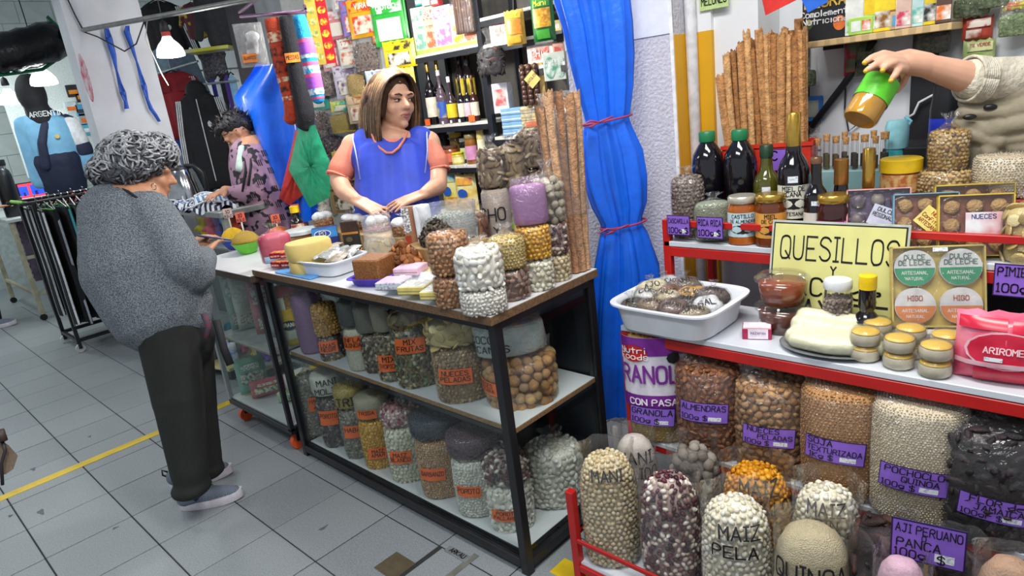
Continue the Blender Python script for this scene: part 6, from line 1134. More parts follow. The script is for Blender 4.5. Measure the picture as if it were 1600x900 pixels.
# red and gold wafer strip hanging beside the socks
P = Py(510, 100, 1.95); H = hgt(487, 0, P)-P[2]+.1; W = 34*mpp(P); root = thing('sweet_strip', 'long red and gold strip of sweet sachets hanging beside the blue sock', 'strip', P, .6); g = G(); g.box(-W*.5, 0, 0, W*.02, .004, H, M('#c8b04a', r=.4)); g.build('gold_half', root); g = G(); g.box(W*.02, -.001, 0, W*.5, .003, H, M('#b8202c', r=.4)); q = g.build('red_half', root)
for k in range(7): g = G(); disc(g, flatS(.001), W*.26, H*(.08+.14*k), W*.2, H*.045, M('#e0c03a', r=.4, h2='#b8202c', sc=50), .001); g.build('round_print', root); g = G(); disc(g, flatS(.001), -W*.24, H*(.1+.14*k), W*.18, H*.04, M('#8a9a3a', r=.4, h2='#e0d08a', sc=50), .001); g.build('round_print', root)
# ================================================================== clothes stall and left side
CLB = M('#15161b', r=.8, var=.2, sc=30, bump=.2, bs=40); CLW = M('#d8dce0', r=.7); NAVY = M('#1c2440', r=.7, var=.15, sc=20, bump=.2, bs=30); SKY = M('#7ab4d8', r=.7, var=.08, sc=14, bump=.15, bs=30)
def garment(label, px, yt, yb, wp, Y, col, name='hanging_jacket', cat='jacket', rz=.75, hood=False, stripes=None, slv=.30, zipc=None, logo=None, yoke=None, group='jackets hung in the clothes stall', sw=1.):
    P = Py(px+lean(px, yt)*(yb-yt)/2, yb, Y); W = wp*mpp(P); H = hgt(px-lean(px, yt)*(yb-yt)/2, yt, P)-P[2]; rz = face(P)-.25; root = thing(name, label, cat, P, rz, group)
    pr = [('c', (-.26*W, 0, .86*H), (.26*W, 0, .86*H), .09*W, .09*W), ('c', (-.14*W, 0, .86*H), (-.15*W, 0, .12*H), .15*W, .16*W), ('c', (.14*W, 0, .86*H), (.15*W, 0, .12*H), .15*W, .16*W), ('c', (0, 0, .80*H), (0, 0, .14*H), .2*W, .2*W)]
    if slv is not None:
        for s in (-1, 1): pr.append(('c', (s*.30*W*sw, 0, .84*H), (s*.44*W*sw, 0, slv*H), .09*W, .075*W))
    pr.append(('e', (0, 0, .93*H), (.12*W, .10*W, .07*H)))
    if hood: pr.append(('e', (0, .03*W, .97*H), (.17*W, .2*W, .11*H)))
    b = fuse('garment_body', pr, max(.008, W*.022), col, root, 8); b.scale = (1, .5, 1)
    yf = -.108*W
    if zipc: g = G(); g.tube([(0, yf-.003, .12*H), (0, yf-.006, .5*H), (0, yf, .9*H)], .004, zipc, 6); g.build('zip', root)
    if yoke:
        for s in (-1, 1): g = G(); g.surf(lambda u, v: (s*(.05+.25*u)*W, yf-.006+.02*W*u, (.70+.18*v)*H), 4, 4, yoke); g.build('shoulder_panel', root, True)
    if stripes:
        for s in (-1, 1):
            for k in (-1, 0, 1): g = G(); x0, x1 = s*(.30*sw+.03*k)*W, s*(.44*sw+.03*k)*W; g.tube([(x0, -.042*W, .90*H), ((x0+x1)/2, -.050*W, .6*H), (x1, -.043*W, (slv or .3)*H)], W*.010, stripes, 5); g.build('white_stripe', root)
    if logo is not None: g = G(); S = flatS(-yf+.008); disc(g, S, .12*W, .66*H, .018*W, .035*H, logo, .001, 6); disc(g, S, .10*W, .66*H, .012*W, .025*H, logo, .001, 5); disc(g, S, .14*W, .66*H, .012*W, .025*H, logo, .001, 5); g.build('chest_emblem', root)
    g = G(); g.tube([(-.2*W, 0, .95*H), (0, 0, 1.02*H), (.2*W, 0, .95*H)], .006, BLK, 6); g.tube([(0, 0, 1.02*H), (0, 0, 1.07*H), (.02, 0, 1.09*H)], .003, ALU, 6); g.build('hanger', root)
    return root
garment('black track jacket with white chest emblem up by the pipe', 262, 0, 130, 92, 2.35, CLB, stripes=CLW, zipc=None, logo=CLW, slv=.35)
garment('grey blue hooded top behind the red collared bulb', 276, 72, 190, 92, 2.2, M('#6f8798', r=.8, var=.12, sc=30, bump=.2), logo=M('#4a4a6a'), zipc=M('#8a98a4'), slv=.3, hood=True)
garment('red and white striped track jacket below the grey blue hood', 281, 112, 215, 92, 2.08, M('#9a1c28', r=.75, var=.1, bump=.2), stripes=CLW, yoke=M('#8a1822', r=.75), slv=.35)
garment('large black track jacket with white sleeve stripes over the kettle', 326, 138, 300, 92, 1.98, CLB, stripes=CLW, zipc=CLW, logo=CLW, hood=True, slv=.12)
garment('charcoal sweatshirt hanging near the ceiling', 345, -30, 75, 88, 2.2, M('#2c2e33', r=.85, var=.15, bump=.3), slv=.2)
garment('long black trousers hanging beside the glove packet', 385, -40, 150, 74, 1.9, M('#191a20', r=.85, var=.15, bump=.2), name='hanging_trousers', cat='trousers', slv=None)
garment('dark patterned scarf top under the charcoal sweatshirt', 335, 80, 125, 62, 2.15, M('#1c1c24', r=.6, h2='#4a4a58', sc=60), slv=None)
garment('maroon printed shirt with yellow mark high in the clothes stall', 305, 5, 60, 50, 2.4, M('#5a2a34', r=.8, h2='#c8b82a', sc=16, mix=(.55, .65)), slv=.4)
garment('small royal blue garment low behind the grey haired customer', 275, 205, 240, 26, 2.1, M('#2858b8', r=.8), slv=None)
for k in range(5):
    garment(f'narrow garment edge-on on the inner rail, {["first", "second", "third", "fourth", "fifth"][k]} from the black jacket', 340+k*7, 118-k, 178, 20, 2.12, [M('#2a2a8a', r=.7), M('#cfd6e0', r=.7), CLB, M('#4a2a8a', r=.7), M('#7aa8c8', r=.7)][k], slv=None, group='edge-on garments')
g = G(); A, B = Py(315, 132, 2.1), Py(372, 126, 2.1); g.tube([A, B], .009, ALU, 8); o = g.build('clothes_rail'); tag(o, 'short steel rail holding edge-on garments in the clothes stall', 'rail')
P = Py(330, 78, 2.1); g = G(); g.box(-.16, -.1, -.012, .16, .1, .012, M('#b8bcb8', r=.5, h2='#c8c83a', sc=5), .002); o = g.build('pale_strip'); tag(o, 'pale shelf strip under the charcoal sweatshirt', 'strip'); setloc(o, P, .8)  # plain pale strip below the charcoal sweatshirt
for k, (px, py, Y, lab) in enumerate([(281, 104, 2.08, 'thin rail carrying the red striped jacket'), (275, 202, 2.1, 'thin rail carrying the royal blue garment')]):
    P = Py(px, py, Y); g = G(); g.tube([P-np.array([.5, 0, 0]), P+np.array([.35, 0, 0])], .008, ALU, 8); g.tube([P-np.array([.5, 0, 0]), np.array([P[0]-.5, 2.92, P[2]])], .008, ALU, 8); o = g.build('clothes_rail'); tag(o, lab, 'rail')
# steel pipe with wires, ribbons
A, B = Px(130, 47, -1.50), Py(420, -6, 1.55); g = G(); g.tube([A, B], .014, M('#8a8c88', r=.35, metal=.7), 12); o = g.build('steel_pipe', None, True, 40); tag(o, 'steel pipe running from the pillar across the clothes stall', 'pipe')
WIR = M('#1c1c20', r=.6)
def cable(label, pts, r=.004, name='cable', m=None): g = G(); g.tube(pts, r, m or WIR, 6); o = g.build(name, None, True); tag(o, label, 'cable'); return o
D1 = B-A
cable('dark cable sagging under the steel pipe by the ribbons', [A+np.array([0, 0, -.01]), A+D1*.08+np.array([0, 0, -.05]), A+D1*.22+np.array([0, 0, -.15]), A+D1*.3+np.array([0, 0, -.12]), A+D1*.38+np.array([0, 0, -.01])])
cable('cable running from the ceiling down to the pipe end', [Px(104, -5, -1.5), Px(118, 25, -1.5), A])
cable('thin grey wire hanging beside the red collared bulb', [A+D1*.40, A+D1*.36+np.array([0, 0, -.1]), A+D1*.40+np.array([0, 0, -.3]), A+D1*.42+np.array([0, 0, -.36])], .003, m=M('#b8b8b0'))
def ribbon(label, pts, w, name='blue_ribbon', m=None, group='blue ribbons'):
    g = G(); n = len(pts); V = []
    for i, p in enumerate(pts): tw = .5*math.sin(i*1.3); d = np.array([_r[0]*math.cos(tw)+_f[0]*math.sin(tw), _r[1]*math.cos(tw)+_f[1]*math.sin(tw), 0])*w*(.35+.65*abs(math.sin(i*.9+.6))); V += [p-d, p+d]
    V2 = [v+np.array([_f[0], _f[1], 0])*.002 for v in V]; m_ = len(V)
    F = [(2*i, 2*i+1, 2*i+3, 2*i+2) for i in range(n-1)]+[(m_+2*i+2, m_+2*i+3, m_+2*i+1, m_+2*i) for i in range(n-1)]+[(2*i, 2*i+2, m_+2*i+2, m_+2*i) for i in range(n-1)]+[(2*i+1, m_+2*i+1, m_+2*i+3, 2*i+3) for i in range(n-1)]
    g.add(V+V2, F, m or M('#1d52b8', r=.5)); o = g.build(name, None, True); tag(o, label, 'ribbon', group); return o
X_ = -1.46
ribbon('doubled blue ribbon tied to the pipe, nearer the pillar edge', [Px(x, y, X_) for x, y in [(166, 44), (170, 60), (177, 85), (182, 110), (187, 130), (192, 145), (196, 158), (198, 170)]], .02)
ribbon('long blue ribbon with a knot tied to the pipe', [Px(x, y, X_) for x, y in [(199, 40), (198, 50), (205, 70), (213, 95), (219, 115), (225, 135), (230, 155), (236, 170), (243, 180), (249, 190)]], .018)
ribbon('twisted blue ribbon hanging down the pillar\'s left edge', [Px(x, y, -1.62) for x, y in [(115, 78), (122, 100), (128, 125), (135, 150), (143, 175), (150, 200), (155, 222)]], .016)
P = Py(135, 122, 1.115); g = G(); disc(g, flatS(0), 0, 0, .07, .14, M('#c8506a', r=.6, h2='#d8c8cc', sc=18), .002, 24); o = g.build('round_poster'); tag(o, 'pink round paper notice stuck on the pillar\'s narrow side', 'poster'); setloc(o, P)
# black wrapped tarpaulin under the beam
Q = [Px(-20, 88, -3.0), Px(15, 82, -3.0), Px(55, 72, -3.0), Px(92, 60, -3.0)]; root = thing('tarpaulin_roll', 'black plastic roll with green edge slung under the beam', 'roll', Q[1]); g = G(); sd = 2
pts = [q-Q[1] for q in Q]; g.tube([pts[0]+(pts[1]-pts[0])*t for t in (0, .33, .66)]+[pts[1]+(pts[2]-pts[1])*t for t in (0, .33, .66)]+[pts[2]+(pts[3]-pts[2])*t for t in (0, .5, 1)], [.12, .14, .13, .15, .14, .15, .14, .15, .13], M('#16181c', r=.25, bump=1., bs=14), 18); g.build('black_plastic', root, True)
g = G(); g.tube([pts[3], pts[3]+(pts[3]-pts[2])*.12], [.16, .17], M('#1a7a54', r=.5), 4); g.build('green_edge', root); g = G(); g.tube([pts[0]+np.array([0, 0, -.14]), pts[2]+np.array([0, 0, -.17]), pts[3]+np.array([0, 0, -.12])], .014, M('#1a7a54', r=.5), 6); g.build('green_band', root)
# bust form with hood and sky blue jacket
bp_ = Py(102, 292, 1.40); mpb = mpp(bp_); root = thing('bust_form', 'bust form wearing a black hood and a sky blue and navy jacket', 'mannequin', bp_, face(bp_)); W = 98*mpb; H = 115*mpb
pr = [('c', (-.28*W, 0, .86*H), (.26*W, 0, .84*H), .13*W, .13*W), ('c', (0, 0, .75*H), (.02*W, 0, .1*H), .34*W, .3*W), ('c', (.33*W, -.02, .80*H), (.44*W, -.03, .1*H), .13*W, .11*W), ('c', (-.30*W, 0, .80*H), (-.32*W, 0, .1*H), .12*W, .1*W)]
b = fuse('jacket', pr, .016, SKY, root, 6); b.scale = (1, .6, 1)
for nm, prm, m_ in [('navy_lower_panel', [('c', (.01*W, 0, .36*H), (.02*W, 0, .06*H), .345*W, .31*W)], NAVY), ('navy_chest_band', [('c', (.10*W, -.10*W, 1.0*H), (-.02*W, -.30*W, .80*H), .055*W, .06*W), ('c', (-.02*W, -.30*W, .80*H), (-.12*W, -.325*W, .6*H), .06*W, .065*W), ('c', (-.12*W, -.325*W, .6*H), (-.16*W, -.30*W, .3*H), .065*W, .07*W)], NAVY), ('white_sleeve_panel', [('c', (.32*W, -.03, .80*H), (.375*W, -.03, .56*H), .142*W, .137*W)], CLW), ('navy_sleeve_band', [('c', (.385*W, -.03, .50*H), (.395*W, -.03, .44*H), .138*W, .136*W)], NAVY), ('navy_shoulder_band', [('c', (.12*W, -.06*W, .98*H), (.36*W, -.10*W, .86*H), .05*W, .05*W)], NAVY)]:
    e = fuse(nm, prm, .013, m_, root, 3); e.scale = (1, .6, 1)
g = G(); g.lathe([(.02, 0), (.018, .004), (.002, .005)], M('#c8b06a', r=.5), 10); e = g.build('crest', root); e.location = (.10*W, -.225*W, .66*H); e.rotation_euler = (math.pi/2, 0, 0)
hd = fuse('black_hood', [('e', (-.06*W, 0, 1.22*H), (.20*W, .22*W, .27*H)), ('c', (-.05*W, 0, 1.05*H), (-.02*W, 0, .88*H), .17*W, .2*W)], .012, CLB, root, 4)
lettering(root, flatS(.20*W), [('ARGENTINA', .08*W, .93*H, .06*H, .01*H)], CLW, .012)
P = bp_.copy(); g = G(); g.lathe([(.14, 0), (.14, .02), (.02, .03), (.02, P[2]+.05)], M('#8a8c90', r=.3, metal=.6), 16); o = g.build('pedestal', root); o.location = (0, 0, -P[2])
# white panel with little packets behind it
pn = thing('accessory_panel', 'white perforated panel with small accessory packets beside the pillar', 'panel', Px(105, 150, -4.9), math.pi/2); Q = np.array(pn.location)
g = G(); g.box(-.55, -.0, -.75, .62, .03, .62, M('#dfe8e4', r=.4, h2='#c8d2ce', sc=90, mix=(.55, .6)), .003); g.build('perforated_board', pn)
for k, (px, py, c, c2) in enumerate([(114, 142, '#2a2a30', '#e08a2a'), (128, 150, '#2a2a34', '#e08a2a'), (112, 168, '#c8d8dc', '#e0702a'), (128, 172, '#58a0c8', '#3a3a40'), (134, 186, '#9aa4a8', '#e0702a'), (136, 202, '#58b0c8', '#d8dce0')]):
    q = Px(px, py, -4.87)-Q; g = G(); g.box(-.055, -.02, -.06, .055, .0, .06, M(c, r=.4), .004); e = g.build('accessory_packet', pn); e.location = (q[1], -.002, q[2]); g = G(); g.box(-.04, -.024, -.03, .04, -.02, .01, M(c2, r=.4)); g.build('orange_tag', e)
# garment rack on casters with hung trousers
gr = thing('garment_rack', 'black steel garment rack on casters beside the grey haired customer', 'rack', (-2.76, .86, 0)); ZRL = 1.16; LR = 1.05
for x in (-.22, .22):
    for y in (0, LR): g = G(); g.box(x-.013, y-.013, .075, x+.013, y+.013, ZRL, BLK, .002); g.build('post', gr)
    g = G(); g.tube([(x, -.08, ZRL), (x, LR+.05, ZRL)], .013, BLK, 10); g.build('hanging_rail', gr, True)
    g = G(); g.box(x-.013, .013, .08, x+.013, LR-.013, .105, BLK, .002); g.build('bottom_bar', gr)
    for y in (0, LR):
        g = G(); g.box(x-.02, y-.012, .03, x-.014, y+.012, .075, BLK); g.box(x+.014, y-.012, .03, x+.02, y+.012, .075, BLK); c = g.build('caster_fork', gr); g = G(); g.tube([(x-.011, y, .032), (x+.011, y, .032)], .032, M('#c4c8c4', r=.5), 16); g.build('caster_wheel', c, True, 40)
for y in (0, LR):
    for z in (.09, ZRL-.01): g = G(); g.box(-.21, y-.012, z-.012, .21, y+.012, z+.012, BLK, .002); g.build('cross_bar', gr)
g = G(); g.tube([(-.2, -.05, ZRL+.01), (.2, -.05, ZRL+.01)], .012, M('#8ad03a', r=.4), 8); g.build('green_sleeve', gr)
TR = [('#14151a', '#d8dce0', 'black trousers with three white stripes'), ('#16181e', None, 'plain black trousers'), ('#1a1b20', '#9aa0a8', 'black trousers with grey stripes'), ('#22262a', None, 'dark grey trousers'), ('#16161c', '#3aa8b0', 'black trousers with teal piping'), ('#3a4a3e', None, 'dark olive trousers'), ('#1a1a22', '#e8e8ea', 'black trousers with bright white stripes'), ('#14151a', '#48a0d8', 'black trousers with blue stripes'), ('#181a20', '#d8402c', 'black trousers with a red panel'), ('#2a2440', None, 'violet black trousers'), ('#4a90d0', None, 'bright blue trousers'), ('#14151a', '#e8e8ea', 'black shorts with white band'), ('#e0602c', None, 'orange top'), ('#7a3ab0', None, 'purple top')]
for k, (c, st, nm) in enumerate(TR):
    for ri, x in enumerate((.22, -.22)):
        if ri and k % 2: continue
        y = .02+k*.042; lg = .86 if k not in (11, 12, 13, 10) else .55
        root = thing('hung_trousers', f'{nm} hung on the {"near" if ri == 0 else "far"} rail of the rack', 'trousers', (-2.76+x, .86+y, ZRL-lg-.06), rnd.uniform(-.12, .12), 'clothes hung on the garment rack'); m = M(c, r=.8, var=.15, bump=.25, bs=35)
        g = G(); sd = rnd.uniform(0, 6)
        def leg(u, v, s=1): return (-.17+.34*u+.012*math.sin(9*v+sd), s*(.014+.010*math.sin(6*u*math.pi+sd)*v), lg*(1-v)+.012*math.sin(5*u+sd)*(1 if v > .95 else 0))
        g.surf(lambda u, v: leg(u, v, -1), 9, 10, m); g.surf(lambda u, v: leg(u, v, 1), 9, 10, m); g.surf(lambda u, v: leg(1, v, 2*u-1), 3, 10, m); g.surf(lambda u, v: leg(0, v, 2*u-1), 3, 10, m); g.build('cloth', root, True)
        if st:
            for q in range(3): g = G(); g.surf(lambda u, v: (leg(.72+.08*q+.03*u, v, -1)[0], leg(.72+.08*q, v, -1)[1]-.004, leg(.5, v, 1)[2]), 2, 10, M(st, r=.7)); g.build('side_stripe', root)
            g = G(); g.surf(lambda u, v: (leg(1, v, 1)[0]+.003, (u-.5)*.014, leg(1, v, 1)[2]), 2, 10, M(st, r=.7)); g.build('side_stripe', root)
        g = G(); g.tube([(-.18, 0, lg), (.18, 0, lg)], .007, M('#c8322c' if k in (8, 9, 10, 11) else '#5ab82a' if k in (1, 4) else '#202226', r=.4), 6); g.tube([(-.16, 0, lg), (0, 0, lg+.06), (.16, 0, lg)], .006, M('#c8322c' if k in (8, 9, 10, 11) else '#202226', r=.4), 6); g.tube([(0, 0, lg+.06), (.0, 0, lg+.075), (.012, 0, lg+.09), (-.006, 0, lg+.095)], .0035, ALU, 6); g.build('hanger', root)
# small dolls/boxes on the floor below the rack
g = G(); g.box(-.2, -.12, 0, .2, .12, .012, M('#a8c84a', r=.5), .002); o = g.build('flat_box'); tag(o, 'lime green flat box on the lower bars of the garment rack', 'box'); setloc(o, (-2.62, 1.28, .106), .2)
g = G(); g.box(-.16, -.1, 0, .16, .1, .09, M('#d8d8d4', r=.5), .004); o = g.build('shoe_box'); tag(o, 'white shoe box standing behind the lime flat box', 'box'); setloc(o, (-2.95, 1.45, .106), .1)
# cream metal table at the picture's left edge
tb = thing('metal_table', 'cream metal frame table at the picture\'s left edge', 'table', (-4.07, .943, 0)); CRE = M('#a8a48c', r=.5, var=.15, sc=20); TZ = .96
for (x, y) in [(0, 0), (-1.3, 0), (0, .62), (-1.3, .62)]:
    g = G(); g.box(x-.02, y-.02, .06, x+.02, y+.02, TZ-.03, CRE, .003); l = g.build('leg', tb); g = G(); g.tube([(x-.012, y, .03), (x+.012, y, .03)], .03, BLK, 14); g.build('caster_wheel', l, True, 40)
g = G(); g.box(-1.34, -.04, TZ-.03, .04, .66, TZ, M('#b8c0c0', r=.4, var=.1), .003); g.build('table_top', tb)
for b in [(-1.3, -.015, .24, 0, .015, .27), (-.015, 0, .24, .015, .62, .27), (-.015, 0, .58, .015, .62, .61)]: g = G(); g.box(*b, CRE, .002); g.build('stretcher', tb)
for k, (c, st, x) in enumerate([('#5c5266', None, -.12), ('#3a3a44', None, -.3), ('#2a2c2a', None, -.45)]):
    g = G(); sd = k; m = M(c, r=.85, h2='#c8c8d0' if k == 1 else None, sc=40, var=.15); g.surf(lambda u, v: (x+.02*math.sin(6*u+sd), .05+.5*u, .90-.55*v), 10, 5, m); g.surf(lambda u, v: (x-.012+.02*math.sin(6*u+sd), .05+.5*u, .90-.55*v), 10, 5, m); o = g.build('hung_garment', None, True); tag(o, ['dusty violet cloth hung under the cream table', 'dark chequered cloth hung under the cream table', 'dark olive cloth hung under the cream table'][k], 'cloth', 'cloths under the table'); o.location = tb.location
P = Px(18, 318, -4.3); P[2] = TZ; H = hgt(10, 248, P)-TZ; W = 26*mpp(P); root = thing('thermos', 'tall black steel thermos bottle on the cream table', 'bottle', P); lathe_part(root, 'thermos_body', [(W*.45, 0), (W*.48, .01), (W*.48, H*.72), (W*.42, H*.80), (W*.32, H*.84)], M('#14161a', r=.35), 24); lathe_part(root, 'steel_ring', [(W*.32, H*.84), (W*.33, H*.89)], M('#a8a8a8', r=.25, metal=.9), 24); lathe_part(root, 'thermos_cap', [(W*.34, H*.89), (W*.36, H*.91), (W*.36, H*.99), (W*.3, H)], M('#101114', r=.5), 24)
P = Px(50, 300, -4.75); tv = thing('small_television', 'small television showing news presenters on a red and blue set', 'television', (P[0], P[1], TZ+.001), math.pi/2-.1); Wt, Ht = .24, .21; S = flatS(.02)
g = G(); g.box(-Wt/2, -.02, .06, Wt/2, .02, .06+Ht, BLK, .004); g.build('tv_case', tv); g = G(); g.box(-.07, -.05, 0, .07, .05, .01, BLK); g.box(-.015, -.01, .01, .015, .01, .06, BLK); g.build('tv_stand', tv)
g = G(); patch(g, S, -Wt*.42, .08, Wt*.42, .05+Ht, M('#c8384a', r=.3, em=1.2), .001, 2, 2); q = g.build('screen', tv)
for (x0, z0, x1, z1, c) in [(-.42, .145, -.12, .235, '#2a4ac8'), (-.02, .14, .42, .24, '#2a48c0'), (-.42, .085, .42, .12, '#e0c8d8'), (-.3, .14, -.22, .175, '#1a1a2a'), (.1, .14, .2, .18, '#1a1a2a')]: g = G(); patch(g, S, x0*Wt, z0, x1*Wt, z1, M(c, r=.3, em=1.1), .002, 2, 2); g.build('picture_area', q)
P = Px(55, 306, -4.45); g = G(); g.box(-.1, -.08, 0, .1, .08, .03, M('#d8d8dc', r=.5), .003); o = g.build('paper_stack'); tag(o, 'white paper stack in front of the small television', 'paper'); setloc(o, (P[0], P[1], TZ+.001), .4)
g = G(); g.lathe([(.03, 0), (.035, .01), (.035, .07), (.02, .08)], M('#d88a8c', r=.4), 16); o = g.build('pink_pot', None, True, 40); tag(o, 'small pink pot on the cream table beside the television', 'pot'); setloc(o, (P[0]+.02, P[1]+.14, TZ+.001))
# ---- clothes stall counter: grey toy cabinet, kettle, striped shirts
tc_ = thing('toy_cabinet', 'grey framed glass cabinet of bright toys behind the customer\'s hands', 'cabinet', (-1.16, 1.32, 0)); cw, cdp, cz = .68, .30, 1.06
for (x, y) in [(0, 0), (cw-.03, 0), (0, cdp-.03), (cw-.03, cdp-.03)]: g = G(); g.box(x, y, 0, x+.03, y+.03, cz-.03, M('#8a8f8c', r=.5), .002); g.build('post', tc_)
slab(tc_, 'top_board', -.02, -.02, cw+.02, cdp+.02, cz, .03, M('#7f8482', r=.5), M('#a8a89c', r=.5)); slab(tc_, 'shelf', .03, .02, cw-.03, cdp-.02, .84, .015, ALU); g = G(); g.box(.03, .01, .1, cw-.03, .014, cz-.03, PANE); g.build('front_glass', tc_); g = G(); g.box(0, .02, .08, cw, cdp, .1, M('#8a8f8c', r=.5)); g.build('bottom_board', tc_)
for k, (x, z, c) in enumerate([(.15, .856, '#d8c82a'), (.28, .856, '#d85a6a'), (.40, .856, '#5a4a9a'), (.52, .856, '#3a8ad8'), (.63, .856, '#b84a3a'), (.12, .11, '#3aa0c8'), (.32, .11, '#d0708a'), (.5, .11, '#d8a83a'), (.64, .11, '#6a50a8')]):
    Q = np.array([-1.16+x*.9, 1.42, z+.001]); root = thing('toy_figure', f'{["yellow", "pink", "violet", "blue", "brick red", "turquoise", "rose", "amber", "purple"][k]} toy figure in the grey cabinet', 'toy', Q, rnd.uniform(-.5, .8), 'toys in the cabinet'); m = M(c, r=.4)
    fuse('toy_body', [('e', (0, 0, .05), (.04, .03, .05)), ('e', (0, 0, .13), (.035, .035, .04)), ('c', (-.03, 0, .08), (-.06, -.01, .06), .014, .012), ('c', (.03, 0, .08), (.06, -.01, .10), .014, .012), ('c', (-.02, 0, .03), (-.025, -.02, .005), .016, .016), ('c', (.02, 0, .03), (.025, -.02, .005), .016, .016)], .008, m, root, 2)
P = Py(290, 302, 1.45); P[2] = cz+.001; P[0] = Py(288, 290, 1.46)[0]; P[1] = 1.46; H = hgt(282, 258, P)-cz; W = 54*mpp(P); kt = thing('electric_kettle', 'shiny steel electric kettle with black handle on the grey cabinet', 'kettle', P, .5)
lathe_part(kt, 'kettle_body', [(W*.46, .02), (W*.5, .03), (W*.46, H*.4), (W*.38, H*.75), (W*.32, H*.88), (.01, H*.92)], M('#b4b8bc', r=.12, metal=1.), 28); lathe_part(kt, 'kettle_base', [(W*.5, 0), (W*.5, .02)], BLK, 28); lathe_part(kt, 'kettle_lid', [(W*.30, H*.88), (W*.28, H*.95), (W*.06, H*.97), (.01, H)], BLK, 24)
g = G(); g.tube([(W*.2, 0, H*.97), (W*.5, 0, H*.95), (W*.72, 0, H*.75), (W*.74, 0, H*.4), (W*.62, 0, H*.15), (W*.46, 0, H*.12)], .014, BLK, 8); g.build('kettle_handle', kt, True); g = G(); g.tube([(-W*.36, 0, H*.7), (-W*.5, 0, H*.82)], [.03, .02], M('#b4b8bc', r=.12, metal=1.), 10); g.build('spout', kt, True)
for k in range(4):
    P = Py([292, 318, 338, 330][k], [312, 314, 316, 304][k], 1.40); root = thing('folded_shirt', ['crumpled blue and white striped shirt at the pile\'s left', 'crumpled navy and white striped shirt in the middle of the pile', 'crumpled white edged navy shirt under the young man\'s hand', 'light blue striped shirt topping the pile'][k], 'shirt', (P[0], 1.40+.05*(k % 2), cz+.002+.035*(k == 3)), .4*k, 'crumpled striped shirts'); sd = k*2
    g = G(); g.surf(lambda u, v: ((u-.5)*.30, (v-.5)*.22, .03+.022*math.sin(9*u+sd)*math.cos(7*v+sd)+.012*math.sin(17*u+5*v)-(.03 if u in (0, 1) or v in (0, 1) else 0)), 22, 16, M(['#3a5a98', '#26304e', '#232c48', '#5a88b8'][k], r=.8, h2='#dfe4ea', sc=10, mix=(.48, .56), kind='wave', det=2)); g.build('cloth', root, True)
    for q in range(3): g = G(); g.tube([((t-.5)*.28, -.08+.07*q+.03*math.sin(5*t+q+sd), .045+.02*math.sin(9*t+sd)*math.cos(7*(.2+.3*q)+sd)) for t in np.linspace(0, 1, 9)], .006, CLW, 5); g.build('white_piping', root, True)
P = Py(312, 262, 1.95); g = G(); g.box(-.12, -.03, 0, .12, .03, .3, M('#e0602a', r=.5, h2='#4a90b8', sc=7), .01); o = g.build('gift_bag'); tag(o, 'orange and blue printed bag behind the kettle', 'bag'); setloc(o, (P[0], 1.9, cz-.02), .6)
g = G(); g.box(-.4, -.12, 0, .3, .14, cz-.02, M('#6a6e70', r=.6), .004); o = g.build('back_table'); tag(o, 'grey back table behind the toy cabinet', 'table'); setloc(o, (P[0]-.0, 2.04, 0))
g = G(); g.lathe([(.075, 0), (.09, .02), (.09, .24), (.1, .25), (.1, .30), (.09, .31)], M('#cfa8b8', r=.45, h2='#d8c8d0', sc=9), 20); o = g.build('pink_bucket', None, True, 40); tag(o, 'pink lidded tub beside the toy cabinet behind the customer', 'tub'); P = Py(264, 372, 1.22); setloc(o, (P[0], 1.22, .68))
g = G(); g.box(-.1, -.1, 0, .1, .1, .68, M('#77797c', r=.6), .003); o = g.build('side_stand'); tag(o, 'grey stand under the pink lidded tub', 'stand'); setloc(o, (P[0], 1.22, 0))
# things on the floor between customer and glass case: toy packs on a low stand
P = Pz(345, 590, .02); g = G(); g.box(-.16, -.1, 0, .16, .1, .02, M('#c9c08a', r=.6), .003); o = g.build('low_board'); tag(o, 'pale low board with packs behind the glass case', 'board'); setloc(o, (P[0]-.1, P[1]+.1, .06), .2); g = G(); g.box(-.15, -.09, 0, -.11, .09, .06, BLK); g.box(.11, -.09, 0, .15, .09, .06, BLK); q = g.build('board_feet', o); q.location = (0, 0, -.06)
for k, c in enumerate(['#58b04a', '#c86aa0', '#5a7ac8']): pouch(['leafy green packet on the low board', 'pink printed packet on the low board', 'blue printed packet on the low board'][k], (P[0]-.2+.1*k, P[1]+.1, .081), .09, .14, .04, M(c, r=.4, h2='#e0e0e0', sc=20), rz=.6, group='packets on the low board')
# ================================================================== hanging tarpaulin, bags, socks
pts = [(398, 108), (362, 150), (372, 180), (400, 240), (430, 300), (446, 345), (490, 345), (492, 250), (480, 160), (470, 100)]
root = thing('blue_tarpaulin', 'blue tarpaulin sheet hanging in folds beside the young man', 'tarpaulin', Py(455, 345, 1.72)); O = np.array(root.location)
def tq(u, v):
    yv = 100+245*v; xl = np.interp(yv, [100, 108, 150, 180, 240, 300, 345], [400, 396, 362, 370, 398, 428, 446]); xr = np.interp(yv, [100, 200, 345], [476, 492, 496]); q = Py(xl+(xr-xl)*u, yv, 1.72); return q-O+np.array([_f[0], _f[1], 0])*(.035*math.sin(13*u+3*v)+.02*math.sin(5*v+9*u))
g = G(); g.surf(tq, 30, 20, BLUE); g.surf(lambda u, v: tq(u, v)+np.array([_f[0], _f[1], 0])*.004, 30, 20, BLUE); g.build('sheet', root, True)
